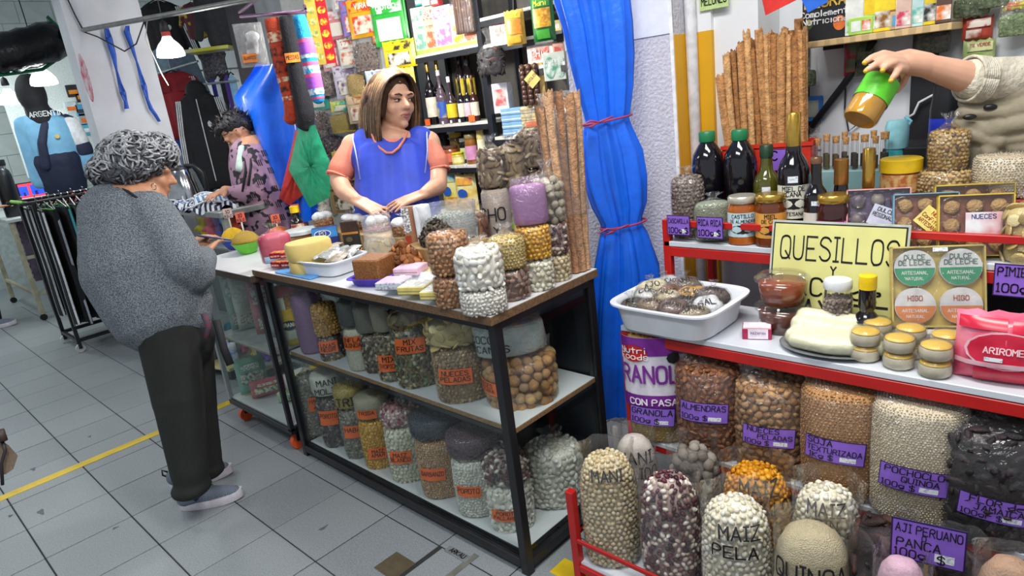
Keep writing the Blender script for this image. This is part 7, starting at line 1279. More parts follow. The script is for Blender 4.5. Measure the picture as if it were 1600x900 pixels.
for k, (lab, pp, m, Y, nm) in enumerate([('red plastic bag hanging behind the green one', [(462, 203), (436, 310), (452, 321), (480, 300), (490, 210)], M('#dc3c2e', r=.35, bump=.3, bs=20), 1.66, 'hanging_bag'), ('translucent green plastic bag hanging below the black stocking', [(466, 200), (451, 265), (484, 325), (516, 308), (517, 258), (492, 195)], M('#32c08c', r=.3, bump=.4, bs=18, alpha=.88), 1.60, 'hanging_bag')]):
    c = np.mean(pp, 0); P = Py(*c, Y); root = thing(nm, lab, 'bag', P, 0, 'hanging plastic bags'); n = len(pp); V = []; F = []
    den = []
    for i in range(n):
        a, b = np.array(pp[i]), np.array(pp[(i+1) % n])
        for t in np.linspace(0, 1, 7)[:-1]: den.append(a+(b-a)*t)
    m_ = len(den)
    for sgn in (-1, 1):
        for rr, bul in [(1, 0), (.72, .022), (.4, .034), (.0, .036)]:
            for i, q in enumerate(den): qq = c+(q-c)*rr; V.append(Py(*qq, Y)-P+np.array([_f[0], _f[1], 0])*(sgn*bul*(1+.35*math.sin(i*1.7+rr*5)))) 
    for s in range(2):
        for j in range(3):
            for i in range(m_): a = (s*4+j)*m_; F.append((a+i, a+(i+1) % m_, a+m_+(i+1) % m_, a+m_+i))
    g = G(); g.add(V, F, m); g.build('bag_film', root, True)
    g = G(); top = Py(*pp[0], Y)-P; g.tube([top, top+np.array([.01, .0, .12]), top+np.array([.0, .02, .5])], .002, CLW, 5); g.build('string', root)
def tubeitem(label, pts, rad, Y, m, name, cat='sock', bands=None, group='socks hung for sale', flat=.45):
    q = [Py(x, y, Y) for x, y in pts]; P = q[-1]; root = thing(name, label, cat, P, 0, group); mp = mpp(P); R = [r*mp for r in rad]
    # smooth path
    from_ = np.linspace(0, len(q)-1, 26); Q = [np.array([np.interp(t, range(len(q)), [a[i] for a in q]) for i in range(3)])-P for t in from_]; RR = [np.interp(t, range(len(q)), R) for t in from_]
    RR[0] *= .95; RR[-1] *= .45
    g = G(); g.tube(Q, RR, m, 14, True); b = g.build('knit', root, True)
    for k, (a, e, mm) in enumerate(bands or []):
        i0, i1 = int(a*25), max(int(a*25)+1, int(e*25)); g = G(); g.tube(Q[i0:i1+1], [r_*1.03+.001 for r_ in RR[i0:i1+1]], mm, 14, False); g.build('knit_band', root, True)
    return root
KO = M('#b8442a', r=.9, var=.2, sc=40, bump=.5, bs=120); KB = M('#1a8ac0', r=.9, var=.15, sc=40, bump=.5, bs=120); KK = M('#1c1c22', r=.9, var=.2, sc=40, bump=.4, bs=120)
KW = M('#d8c8a8', r=.9, h2='#b8442a', sc=50); KD = M('#3a1c1a', r=.9, h2='#b8442a', sc=40); KP = M('#8a4ab0', r=.9, var=.2, sc=40); KPK = M('#c8507a', r=.9); KWB = M('#d8e0e8', r=.9, h2='#1a8ac0', sc=50)
tubeitem('orange patterned wool sock hanging beside the glove packet', [(424, 30), (432, 60), (440, 95), (447, 125), (455, 155), (457, 178), (452, 190)], [11, 12, 13, 12, 12, 12, 10], 1.58, KO, 'wool_sock', bands=[(.12, .2, KW), (.26, .44, KD), (.48, .52, KW), (.56, .62, KD), (.64, .70, KW)])
tubeitem('black stocking with orange MEDIAS card hanging between two socks', [(447, 26), (455, 60), (463, 100), (470, 140), (478, 180), (476, 202)], [11, 13, 14, 14, 14, 13], 1.60, KK, 'black_stocking')
P = Py(457, 90, 1.555); root = thing('price_card', 'orange card reading MEDIAS pinned on the black stocking', 'price card', P, face(P), 'orange cards on hung goods'); g = G(); g.box(-.034, -.001, -.022, .034, .001, .022, M('#e8842a', r=.5), .0004); q = g.build('card', root); lettering(q, flatS(.001), [('MEDIAS', 0, -.008, .018, .0028)], INK, .0006, maxw=.06)
tubeitem('blue and violet patterned wool sock hanging nearest the packets', [(467, 25), (475, 55), (482, 85), (488, 115), (495, 145), (499, 162)], [10, 11, 12, 12, 11, 8], 1.56, KB, 'wool_sock', bands=[(.26, .31, KPK), (.31, .40, KP), (.40, .45, KWB), (.48, .52, KPK), (.54, .60, KWB), (.62, .66, KPK), (.66, .76, KP), (.78, .84, KWB), (.88, .91, KPK)])
P = Py(400, 104, 1.56); W, H = 42*mpp(P), hgt(393, 35, P)-P[2]; root = thing('glove_packet', 'clear packet of grey gloves with an orange GUANTES card', 'packet', P, face(P)); g = G(); g.surf(lambda u, v: ((u-.5)*W, -.012*math.sin(math.pi*u)*math.sin(math.pi*v)-.003, v*H), 9, 9, FILM); g.surf(lambda u, v: ((u-.5)*W, .01, v*H), 3, 3, FILMH); g.build('plastic_sleeve', root, True)
fuse('gloves', [('e', (.1*W, 0, .68*H), (.26*W, .012, .14*H))]+[('c', (-.15*W+.13*W*i, 0, .55*H), (-.2*W+.12*W*i, 0, .28*H), .05*W, .045*W) for i in range(4)], .006, M('#8c8c90', r=.8, h2='#d8dadc', sc=14), root, 2).scale = (1, .5, 1)
g = G(); g.box(-.40*W, -.018, .1*H, .10*W, -.016, .30*H, M('#e8842a', r=.5)); q = g.build('orange_card', root); lettering(q, flatS(.018), [('GUANTES', -.15*W, .17*H, .07*H, .011*H)], INK, .001, maxw=.44*W)
A, B, C_ = Py(376, 26, 1.6), Py(478, 18, 1.6), Py(410, -8, 1.6); root = thing('purple_hanger', 'mauve plastic clothes hanger carrying socks and gloves', 'hanger', (A+B)/2); O = (A+B)/2; g = G(); g.tube([C_-O, A-O+np.array([0, 0, .02]), A-O, B-O, B-O+np.array([0, 0, .03])], .009, M('#7a5878', r=.45), 8); g.build('hanger_frame', root, True); g = G(); g.tube([C_-O, C_-O+np.array([.02, 0, .08]), C_-O+np.array([0, 0, .3])], .004, ALU, 6); g.build('hook', root, True)
# ================================================================== people
def pv(px, py, D): d = ray(px, py); return CAM+d*D          # point seen at (px, py), D metres along the view axis
SKIN = M('#d2a184', r=.5, var=.07, sc=14, bump=.05, bs=90); SKIN2 = M('#b5805f', r=.55, var=.1, sc=20, bump=.15, bs=90); SKIN3 = M('#c08c6c', r=.5, var=.08, sc=14)
LIP = M('#a8605a', r=.4); EYEW = M('#d8d2ca', r=.6, spec=.1); EYED = M('#1c120c', r=.6, spec=.1); BROW = M('#4a3426', r=.8)
def rel(root, items):
    """world points -> root's local frame (root only turned about Z)"""
    return items
def person(label, P): return thing('person', label, 'person', P, 0)
def shift(prims, O):
    out = []
    for p in prims:
        if p[0] == 'c': out.append(('c', np.array(p[1])-O, np.array(p[2])-O)+tuple(p[3:]))
        else: out.append(('e', np.array(p[1])-O)+tuple(p[2:]))
    return out
def hand(wrist, fdir, up, L=.17, curl=.5, side=1, spread=.10, thumb=True):
    """palm, four bent fingers of different length and a thumb leaving the palm's side; returns prims"""
    f = np.array(fdir, float); f /= np.linalg.norm(f); n = np.array(up, float); n -= f*(n@f); n /= np.linalg.norm(n); s = np.cross(f, n)*side
    pr = []; palm = L*.50; w = np.array(wrist, float)
    for k in range(4):
        o = (k-1.5)*.019; b = w+f*palm+s*o; pr.append(('c', w+s*o*.7, b, .013, .0105))
        ln = [L*.40, L*.46, L*.43, L*.34][k]; d = f+s*(k-1.5)*spread; d /= np.linalg.norm(d); p = b
        for q, (fr, cu) in enumerate([(.45, .25), (.32, .7), (.23, 1.1)]):
            a = curl*cu; dd = d*math.cos(a)-n*math.sin(a); e = p+dd*ln*fr; pr.append(('c', p, e, .0092-.0012*q, .0085-.0012*q)); p = e
    if thumb:
        b = w+f*palm*.28-s*.026; e1 = b-s*.022+f*.028-n*.010; e2 = e1+f*.026-s*.006-n*.010; pr += [('c', w+f*.01-s*.012, b, .014, .0125), ('c', b, e1, .0118, .0102), ('c', e1, e2, .0100, .0078)]
    return pr
def face_parts(root, c, R, s=1., look=0., mouth=LIP):
    """eyes, brows, lips on a head centred at c with rotation R (front is local -Y)"""
    T_ = lambda p: c+R @ (np.array(p)*s)
    for sd in (-1, 1):
        g = G(); g.ell(T_((sd*.032, -.082, .008)), (.0125*s, .006*s, .0050*s), EYEW, 12, 8, R); e = g.build('eye', root, True); g = G(); g.ell(T_((sd*.032+look, -.0868, .008)), (.0056*s, .0032*s, .0050*s), EYED, 10, 7, R); g.build('iris', e, True)
        g = G(); g.tube([T_((sd*.017, -.0875, .0105)), T_((sd*.032, -.090, .0140)), T_((sd*.047, -.080, .0095))], .0022*s, BROW, 6); g.build('upper_eyelid', e, True)
        g = G(); g.tube([T_((sd*.014, -.091, .026)), T_((sd*.030, -.093, .033)), T_((sd*.052, -.078, .028))], [.003*s, .0038*s, .0018*s], BROW, 6); g.build('eyebrow', root, True)
    g = G(); g.tube([T_((-.024, -.083, -.052)), T_((-.008, -.0945, -.047)), T_((0, -.094, -.049)), T_((.008, -.0945, -.047)), T_((.024, -.083, -.052))], [.002*s, .0046*s, .004*s, .0046*s, .002*s], mouth, 8); g.tube([T_((-.022, -.084, -.055)), T_((0, -.093, -.0585)), T_((.022, -.084, -.055))], [.002*s, .0052*s, .002*s], mouth, 8); g.build('lips', root, True)
def head_prims(c, R, s=1., ears=True):
    T_ = lambda p: c+R @ (np.array(p)*s); e = tuple(Matrix(R.tolist()).to_euler())
    pr = [('e', T_((0, .012, .03)), (.076*s, .094*s, .092*s), e), ('e', T_((0, -.022, -.025)), (.064*s, .068*s, .082*s), e), ('c', T_((0, -.05, -.085)), T_((0, -.062, -.085)), .024*s, .02*s), ('e', T_((-.035, -.055, -.022)), (.03*s, .026*s, .03*s), e), ('e', T_((.035, -.055, -.022)), (.03*s, .026*s, .03*s), e),
          ('c', T_((0, -.082, .012)), T_((0, -.104, -.018)), .009*s, .0125*s), ('e', T_((-.013, -.09, -.022)), (.010*s, .010*s, .009*s), e), ('e', T_((.013, -.09, -.022)), (.010*s, .010*s, .009*s), e), ('c', T_((-.045, -.072, .028)), T_((.045, -.072, .028)), .014*s, .014*s), ('e', T_((0, -.078, -.053)), (.028*s, .016*s, .015*s), e), ('e', T_((0, -.07, -.088)), (.02*s, .016*s, .016*s), e)]
    if ears: pr += [('e', T_((-.075, .01, 0)), (.010*s, .018*s, .03*s), e), ('e', T_((.075, .01, 0)), (.010*s, .018*s, .03*s), e)]
    return pr
def strands(root, name, roots, tips, n, rad, mats, droop=.3, wave=.01, out=None):
    G_ = [G() for _ in mats]
    for k in range(n):
        a, b = roots(k), tips(k); c = out(a, b) if out else (a+b)/2+np.array([0, 0, droop*.1]); sd = rnd.uniform(0, 6); pts = []
        for t in np.linspace(0, 1, 9): p = a*(1-t)**2+c*2*t*(1-t)+b*t*t; pts.append(p+np.array([math.sin(5*t+sd), math.cos(4*t+sd), 0])*wave*t)
        G_[k % len(mats)].tube(pts, [rad*.5, rad, rad, rad, rad*.95, rad*.9, rad*.8, rad*.6, rad*.15], mats[k % len(mats)], 5)
    for g in G_: o = g.build(name, root, True); o['kind'] = 'stuff'
# ---- the stallkeeper behind the counter
DV = dep(Py(612, 240, 1.68)); base = Py(640, 345, 1.70); VO = np.array([base[0], base[1], 0.]); vend = person('woman in a blue apron over a salmon shirt behind the counter', VO)
q = lambda px, py, d=0.: pv(px, py, DV+d)
HS = 1.12; hc = q(613, 160, .0); rzv = face(hc)+.62; Rh = eul(.05, .06, rzv)
lh_w, rh_w = q(556, 312, -.14), q(664, 302, -.16)
pr = head_prims(hc, Rh, HS)
pr += [('c', q(590, 226, .025), q(634, 224, .02), .062, .062), ('c', q(611, 195, .03), q(612, 228, .05), .056, .07), ('c', q(565, 228, .06), q(668, 225, .04), .06, .06), ('c', q(612, 240, .05), q(622, 330, .04), .13, .14)]
pr += [('c', q(550, 226, .06), q(530, 282, .03), .050, .045), ('c', q(530, 282, .03), q(537, 298, -.02), .045, .042), ('c', q(537, 298, -.02), lh_w, .042, .027)]
pr += [('c', q(670, 222, .04), q(683, 268, .02), .054, .048), ('c', q(683, 268, .02), q(684, 290, -.04), .048, .044), ('c', q(684, 290, -.04), rh_w, .044, .028)]
pr += hand(lh_w, q(600, 334, -.19)-lh_w, (-.2, -.3, 1), .19, .3, 1, .14); pr += hand(rh_w, q(610, 322, -.20)-rh_w, (.2, -.3, 1), .19, .35, -1, .14)
bodyv = fuse('body', shift(pr, VO), .006, SKIN, vend, 4)
face_parts(vend, hc-VO, Rh, HS, look=.003)
SAL = M('#e28770', r=.8, var=.07, sc=20, bump=.2, bs=30); APR = M('#2f49c4', r=.6, var=.1, sc=10, bump=.25, bs=16)
pr = [('c', q(563, 236, .06), q(668, 234, .04), .062, .062), ('c', q(612, 250, .06), q(622, 340, .06), .15, .17), ('c', q(556, 230, .06), q(534, 266, .045), .066, .066), ('c', q(666, 228, .04), q(681, 256, .03), .064, .064)]
fuse('salmon_shirt', shift(pr, VO), .008, SAL, vend, 5)
pr = [('c', q(573, 232, .045), q(660, 229, .035), .066, .066), ('c', q(600, 255, .02), q(605, 330, .0), .135, .155), ('c', q(632, 255, .02), q(640, 330, .0), .125, .15), ('c', q(572, 222, .05), q(572, 250, .03), .068, .075), ('c', q(656, 218, .03), q(652, 245, .02), .066, .07)]
fuse('blue_apron', shift(pr, VO), .008, APR, vend, 4)
for (a_, b_, r_) in [(q(534, 266, .045), q(530, 276, .04), .064), (q(681, 256, .03), q(683, 264, .027), .062)]:
    ax = b_-a_; ax /= np.linalg.norm(ax); u_ = np.cross(ax, [0, 1., 0]); u_ /= np.linalg.norm(u_); w2 = np.cross(ax, u_); g = G(); c_ = a_+ax*.035; g.tube([c_-VO+(u_*math.cos(t)+w2*math.sin(t))*r_*.92 for t in np.linspace(0, 2*math.pi, 25)], .006, SAL, 6); g.build('sleeve_hem', vend, True)
# neckline of the shirt, above the apron
nk = [q(580, 205, -.05), q(585, 220, -.075), q(594, 232, -.098), q(604, 239, -.108), q(613, 239, -.108), q(623, 231, -.098), q(631, 219, -.075), q(636, 206, -.05)]
g = G(); g.tube([p-VO for p in nk], .006, SAL, 8); g.build('shirt_neckline', vend, True)
g = G(); g.tube([q(550, 212, -.02)-VO, q(556, 240, -.09)-VO, q(563, 280, -.11)-VO], .0035, M('#8a9ae0', r=.6), 6); g.build('apron_piping', vend, True); g = G(); g.tube([q(667, 206, -.03)-VO, q(668, 235, -.08)-VO, q(664, 270, -.10)-VO], .0035, M('#8a9ae0', r=.6), 6); g.build('apron_piping', vend, True)
HB = [M('#5e4630', r=.55, var=.2, sc=60), M('#7a5c3e', r=.5, var=.2, sc=60), M('#4a3624', r=.55, var=.2, sc=60), M('#94764e', r=.5, var=.2, sc=60)]
TH = lambda p: hc+Rh @ (np.array(p)*HS)-VO
eu = tuple(Matrix(Rh.tolist()).to_euler())
pr = [('e', TH((0, .022, .045)), (.086*HS, .098*HS, .086*HS), eu), ('c', TH((-.072, .03, .02)), TH((-.092, .035, -.15)), .038, .034), ('c', TH((.070, .04, .02)), TH((.080, .05, -.15)), .034, .03), ('c', TH((0, .075, .02)), TH((0, .085, -.16)), .06, .06), ('c', TH((-.06, -.045, .065)), TH((-.084, -.03, -.04)), .02, .024)]
fuse('hair', pr, .007, M('#3e2c1e', r=.8, var=.25, sc=60, spec=.2), vend, 3)
_vh = []
for k in range(260):
    t = (k*.618) % 1; r_ = rnd.random(); m_ = k % 6; root_ = (.016+rnd.uniform(-.004, .004), -.070+.13*t, .112+.028*math.sin(math.pi*min(1, t*1.1)))
    if m_ < 3: tip, ctl = (-.108-.012*r_+.03*t*t, -.055+.14*t, -.165-.05*r_), (-.150+.02*t, -.075+.15*t, .105)
    elif m_ < 5: tip, ctl = (.098+.01*r_-.02*t*t, -.015+.11*t, -.155-.045*r_), (.142-.02*t, -.05+.13*t, .10)
    else: tip, ctl = ((r_-.5)*.17, .115+.01*t, -.16-.05*r_), ((r_-.5)*.19, .165, .10)
    _vh.append((TH(root_), TH(tip), TH(ctl)))
_vi = {'k': 0}
def vr(k): _vi['k'] = k; return _vh[k][0]
def vt(k): return _vh[k][1]
def vo(a, b): return _vh[_vi['k']][2]
strands(vend, 'hair_strands', vr, vt, 260, .0062, HB, .3, .006, vo)
lg = G(); lg.tube([q(612, 340, .06)-VO, np.array([0, .0, .45]), np.array([0, 0, .05])], [.17, .15, .11], M('#26304e', r=.8), 16); lg.build('dark_skirt', vend, True)
# ---- the customer seen from behind
D0 = dep((.47, .57, .8)); LO = np.array([.47, .56, 0.]); lady = person('grey haired woman in a grey fleece jacket and dark trousers at the counter', LO)
q = lambda px, py, d=0.: pv(px, py, D0+d)
FLE = M('#4c5560', r=.95, h2='#9aa2a8', sc=230, mix=(.36, .64), det=5, bump=1., bs=260); TRO = M('#1a1d1a', r=.85, var=.12, sc=12, bump=.25, bs=14)
hc = q(229, 270, .05); rzl = math.atan2(.62, .78)+math.pi*.5; fd = np.array([.35, .94, 0]); rzl = math.atan2(fd[0], -fd[1]); Rl = eul(.35, 0, rzl-.12)
rw, lw = q(318, 398, .22), q(296, 385, .34)
pr = head_prims(hc, Rl, 1.0)+[('c', q(218, 290, .05), q(205, 325, .03), .066, .085), ('c', q(228, 300, .03), q(216, 325, .01), .06, .07), ('c', q(205, 330, .03), q(225, 440, .03), .15, .18), ('c', q(255, 500, .03), q(266, 530, .05), .11, .10)]
pr += [('c', q(262, 420, .02), rw, .04, .03)] + hand(rw, q(334, 378, .32)-rw, (-.3, -.2, 1), .16, .55, 1) + [('c', q(270, 400, .3), lw, .04, .03)] + hand(lw, q(318, 372, .40)-lw, (.2, -.2, 1), .16, .6, -1)
for (h_, kn, an) in [(q(262, 545, -.02), q(284, 650, -.04), q(300, 768, -.05)), (q(285, 545, .13), q(305, 650, .13), q(322, 740, .13))]: pr += [('c', h_, kn, .075, .05), ('c', kn, an, .045, .03)]
fuse('body', shift(pr, LO), .007, SKIN2, lady, 3)
pr = [('c', q(262, 520, -.01), q(280, 630, -.02), .115, .096), ('c', q(280, 630, -.02), q(297, 742, -.03), .094, .070), ('e', q(299, 762, -.03), (.072, .078, .04)), ('c', q(292, 525, .13), q(308, 640, .14), .100, .080), ('c', q(308, 640, .14), q(324, 722, .14), .078, .060), ('e', q(326, 735, .14), (.062, .068, .035)), ('c', q(258, 500, .05), q(280, 530, .06), .16, .14)]
fuse('dark_trousers', shift(pr, LO), .010, TRO, lady, 4)
pr = [('c', q(190, 336, .02), q(214, 338, .04), .105, .105), ('c', q(196, 345, .02), q(218, 420, .02), .172, .215), ('c', q(218, 420, .02), q(244, 478, .02), .215, .195), ('c', q(205, 440, .02), q(240, 488, .02), .16, .14), ('c', q(214, 478, .0), q(288, 492, .04), .125, .105), ('c', q(176, 336, .0), q(160, 385, .0), .078, .085), ('c', q(236, 335, -.02), q(288, 412, -.06), .095, .085), ('c', q(288, 412, -.06), q(304, 428, -.02), .085, .078), ('c', q(304, 428, -.02), q(318, 403, .18), .072, .055), ('c', q(296, 470, .05), q(300, 500, .05), .09, .075), ('c', q(240, 340, .2), q(276, 400, .3), .085, .07)]
fuse('fleece_jacket', shift(pr, LO), .009, FLE, lady, 5)
g = G(); g.tube([p-LO for p in (q(158, 296, .0), q(176, 290, -.075), q(200, 299, -.095), q(224, 316, -.085), q(246, 334, -.05), q(262, 344, .02))], .0055, M('#1c1e24', r=.8), 8); g.build('collar_trim', lady, True)
g = G(); g.tube([p-LO for p in (q(318, 490, -.06), q(326, 510, -.06), q(322, 528, -.06))], .012, M('#6a2a3a', r=.8, h2='#3a3a4a', sc=60), 8); g.build('patterned_pocket', lady, True)
g = G(); g.tube([p-LO for p in (q(338, 500, .0), q(350, 545, .0), q(360, 570, .0))], .016, M('#17181c', r=.8), 6); g.build('hanging_strap', lady, True)
GRY = [M('#86888c', r=.55, var=.3, sc=120), M('#a6a8ac', r=.55, var=.3, sc=120), M('#55575c', r=.6, var=.3, sc=120), M('#3a3b40', r=.6, var=.2, sc=80)]
hcc = q(208, 247, .02)-LO
hair = fuse('hair', [('e', hcc, (.135, .125, .098)), ('e', hcc+(q(180, 265, -.02)-q(208, 247, .02)), (.085, .09, .07)), ('e', hcc+(q(238, 240, .05)-q(208, 247, .02)), (.085, .09, .075)), ('e', hcc+(q(196, 268, -.03)-q(208, 247, .02)), (.09, .08, .05))], .009, GRY[2], lady, 2)
G_ = [G() for _ in GRY]
for k in range(1000):
    v = hair.data.vertices[rnd.randrange(len(hair.data.vertices))]; c = np.array(v.co); n_ = np.array(v.normal); t_ = np.cross(n_, nr.normal(size=3)); t_ /= np.linalg.norm(t_)+1e-9; b_ = np.cross(n_, t_); rr = rnd.uniform(.018, .034); low = c[2] < hcc[2]-.03
    pts = [c+n_*.002+(t_*math.cos(a)+b_*math.sin(a)*.6)*rr+n_*rr*.28*math.sin(a*1.3) for a in np.linspace(0, rnd.uniform(1.4, 2.8), 8)]; j = rnd.choice([2, 3, 3, 0]) if low else rnd.choice([0, 1, 1, 1, 2]); G_[j].tube(pts, [.0014, .003, .0042, .0046, .0044, .0036, .0024, .0008], GRY[j], 5)
for g in G_: o = g.build('hair_curls', lady, True); o['kind'] = 'stuff'
g = G(); eq = q(239, 287, -.05)-LO; g.tube([eq+np.array([_r[0], _r[1], 0])*.009*math.cos(a)+np.array([0, 0, .012*math.sin(a)-.012]) for a in np.linspace(0, 6.28, 12)], .0022, M('#c8b8a0', r=.2, metal=.9), 6); g.build('earring', lady, True)
def shoe(root, heel, toe, O, nm):
    h_, t_ = np.array(heel), np.array(toe); d = t_-h_; L_ = np.linalg.norm(d); d /= L_; s = np.array([-d[1], d[0], 0]); Z_ = np.array([0, 0, 1.])
    at_ = lambda f, w, z: h_+d*L_*f+s*w+Z_*z-O
    fuse('sneaker_upper', [('c', at_(.12, 0, .052), at_(.5, 0, .045), .036, .036), ('c', at_(.5, 0, .045), at_(.86, 0, .035), .037, .028), ('c', at_(.12, 0, .06), at_(.32, 0, .078), .034, .036)], .006, M('#3c4658', r=.85, h2='#8a94a2', sc=120, mix=(.4, .6), kind='wave'), root, 2)
    g = G(); n = 22; V = []
    for z, k in [(.001, .97), (.012, 1.0), (.030, 1.0), (.034, .93)]:
        for i in range(n):
            a = 2*math.pi*i/n; f = .5+.5*math.cos(a)*1.0; w = math.sin(a)*(.040+.006*math.cos(a)); V.append(at_(f*1.0, w*k, z+(.014*max(0, f-.75)*4*(1 if z > .02 else .6))))
    F = [(j*n+i, j*n+(i+1) % n, (j+1)*n+(i+1) % n, (j+1)*n+i) for j in range(3) for i in range(n)]+[tuple(range(n-1, -1, -1)), tuple(3*n+i for i in range(n))]
    g.add(V, F, M('#cfcad2', r=.6)); g.build('white_sole', root, True, 50)
    g = G(); g.tube([at_(.03, 0, .06), at_(-.04, 0, .075), at_(-.03, 0, .10), at_(.04, 0, .085)], .004, BLK, 6); g.build('heel_loop', root, True)
    g = G(); g.tube([at_(.3, .036, .05), at_(.42, .022, .075), at_(.5, 0, .083), at_(.42, -.022, .075), at_(.3, -.036, .05)], .008, M('#20284a', r=.7), 6); g.build('navy_strap', root, True)
shoe(lady, Pz(268, 800, 0)+np.array([.02, .03, 0]), Pz(382, 776, 0), LO, 'n'); tl = Pz(366, 738, 0); shoe(lady, tl-np.array([.13, .24, 0]), tl, LO, 'f')
ph = thing('mobile_phone', 'dark phone held in the grey haired woman\'s hands', 'phone', q(335, 372, .36), rzl); g = G(); g.box(-.036, -.07, -.004, .036, .07, .004, M('#3a4468', r=.2), .003); g.build('phone_body', ph); ph.rotation_euler = (.35, .2, rzl)
# ---- the young man behind the tarpaulin
DY = dep((-.72, 1.66, 1.4)); YO = np.array([-.62, 1.72, 0.]); yman = person('young man in a mauve patterned track jacket bending over the shirts', YO); q = lambda px, py, d=0.: pv(px, py, DY+d)
hc = q(373, 208, 0.); fdm = -np.array([_r[0], _r[1], 0])*.92-np.array([_f[0], _f[1], 0])*.25; Rm = eul(.75, 0, math.atan2(fdm[0], -fdm[1])); hw_ = q(352, 297, -.16)
pr = head_prims(hc, Rm, .98)+[('c', q(385, 225, .02), q(398, 240, .03), .055, .06), ('c', q(400, 245, .03), q(425, 340, .05), .14, .15), ('c', q(372, 302, -.12), hw_, .036, .028)]+hand(hw_, q(338, 303, -.22)-hw_, (0, 0, 1), .17, .5, 1)
fuse('body', shift(pr, YO), .008, SKIN3, yman, 3); face_parts(yman, hc-YO, Rm, .98)
JK = M('#9a7a90', r=.7, h2='#1c1820', sc=22, mix=(.56, .60), det=1, bump=.2, bs=30)
pr = [('c', q(385, 240, .0), q(415, 235, .06), .10, .10), ('c', q(400, 255, .03), q(420, 345, .04), .16, .18), ('c', q(396, 250, -.06), q(402, 300, -.10), .085, .075), ('c', q(402, 302, -.10), q(366, 303, -.14), .07, .05)]
fuse('track_jacket', shift(pr, YO), .010, JK, yman, 4)
DK = M('#191620', r=.7)
for k in range(11):
    px, py = [(408, 235), (418, 262), (400, 280), (425, 290), (412, 312), (392, 300), (430, 315), (400, 250), (385, 305), (418, 335), (436, 335)][k]
    o_ = q(px, py, -.19 if px < 404 else -.155)-YO
    for i in range(3): g = G(); g.tube([o_+np.array([_r[0], _r[1], 0])*.011*i, o_+np.array([_r[0], _r[1], 0])*(.011*i+.008)+np.array([0, 0, -.036])], .0032, DK, 5); g.build('dark_print_bar', yman)
for a, b in [((384, 232), (379, 300)), ((392, 232), (388, 290))]: g = G(); g.tube([q(a[0], a[1], -.115)-YO, q((a[0]+b[0])/2+2, (a[1]+b[1])/2, -.155)-YO, q(b[0], b[1], -.175)-YO], .008, DK, 6); g.build('dark_front_band', yman, True)
pr = [('c', q(378, 232, -.1), q(376, 262, -.12), .022, .03)]; fuse('pale_collar', shift(pr, YO), .006, M('#c8e0d4', r=.7), yman, 2)
hr = fuse('hair', [('e', hc-YO+Rm @ np.array([0, .03, .05]), (.084, .094, .076), tuple(Matrix(Rm.tolist()).to_euler())), ('e', hc-YO+Rm @ np.array([0, -.04, .095]), (.06, .05, .03), tuple(Matrix(Rm.tolist()).to_euler())), ('e', hc-YO+Rm @ np.array([0, .075, -.0]), (.07, .04, .06), tuple(Matrix(Rm.tolist()).to_euler()))], .007, M('#17151a', r=.5, var=.3, sc=80, bump=.8, bs=90), yman, 1)
G2 = [G(), G()]; HM = [M('#1c1a1e', r=.5), M('#5a544e', r=.5)]
for k in range(170):
    v = hr.data.vertices[rnd.randrange(len(hr.data.vertices))]; c = np.array(v.co); n_ = np.array(v.normal); d_ = n_+nr.normal(0, .5, 3); j = 1 if k % 4 == 0 else 0; G2[j].tube([c, c+d_*.012, c+d_*.02+np.array([0, 0, .006])], [.004, .003, .0006], HM[j], 4)
for g in G2: o = g.build('hair_tufts', yman, True); o['kind'] = 'stuff'
g = G(); g.tube([np.array([.0, .02, .95]), np.array([0, .03, .5]), np.array([0, .02, .02])], [.15, .13, .09], NAVY, 14); g.build('trousers', yman, True)
# ---- arm of a second seller holding a jar over the rack
DA = dep(Py(1400, 130, 1.80)); AO = q(1640, 130) if False else pv(1700, 200, DA); AO = np.array([AO[0], AO[1], 0.]); arm = person('person in a cream knit sleeve reaching in to hold up a jar', AO); q = lambda px, py, d=0.: pv(px, py, DA+d)
SH_ = np.array([3.36, 1.99, 1.36]); AO = np.array([3.52, 1.99, 0.]); arm.location = AO; wr_ = q(1448, 103, 0.); pr = [('c', wr_, q(1520, 124, .02), .030, .044), ('c', q(1520, 124, .02), q(1620, 128, .04), .045, .05), ('c', q(1620, 128, .04), SH_, .055, .06), ('c', SH_, SH_+np.array([.10, .01, -.02]), .07, .09), ('c', SH_+np.array([.14, .0, -.05]), SH_+np.array([.16, .0, -.45]), .11, .12), ('c', SH_+np.array([.16, .0, -.45]), np.array([AO[0], AO[1], .12]), .12, .09), ('c', SH_+np.array([.14, 0, 0]), SH_+np.array([.14, 0, .12]), .055, .055), ('e', SH_+np.array([.14, -.01, .24]), (.08, .09, .11))]
# hand closing on the jar
ctr = q(1366, 148, 0.)
pal = q(1415, 100, -.015); pr += [('c', wr_, pal, .030, .026), ('c', wr_+np.array([0, 0, .008]), q(1420, 88, .02), .026, .020), ('c', pal, q(1398, 106, -.035), .024, .018), ('c', q(1420, 88, .02), q(1388, 92, -.01), .02, .014)]
for (a, b, c, d) in [((1406, 90, -.02), (1380, 84, -.045), (1362, 90, -.055), (1352, 97, -.055)), ((1408, 95, -.035), (1384, 92, -.065), (1366, 102, -.07), (1354, 110, -.066)), ((1412, 102, -.04), (1396, 98, -.075), (1386, 102, -.078), (1380, 108, -.075)), ((1414, 108, -.035), (1404, 108, -.07), (1398, 118, -.075), (1393, 124, -.072))]:
    pr += [('c', q(*a), q(*b), .0115, .0105), ('c', q(*b), q(*c), .0102, .0092), ('c', q(*c), q(*d), .009, .0075)]
pr += [('c', q(1416, 112, .02), q(1410, 130, .03), .013, .0115), ('c', q(1410, 130, .03), q(1400, 142, .025), .0112, .009)]
fuse('body', shift(pr, AO), .0042, M('#dba88c', r=.5, var=.06, sc=14), arm, 3)
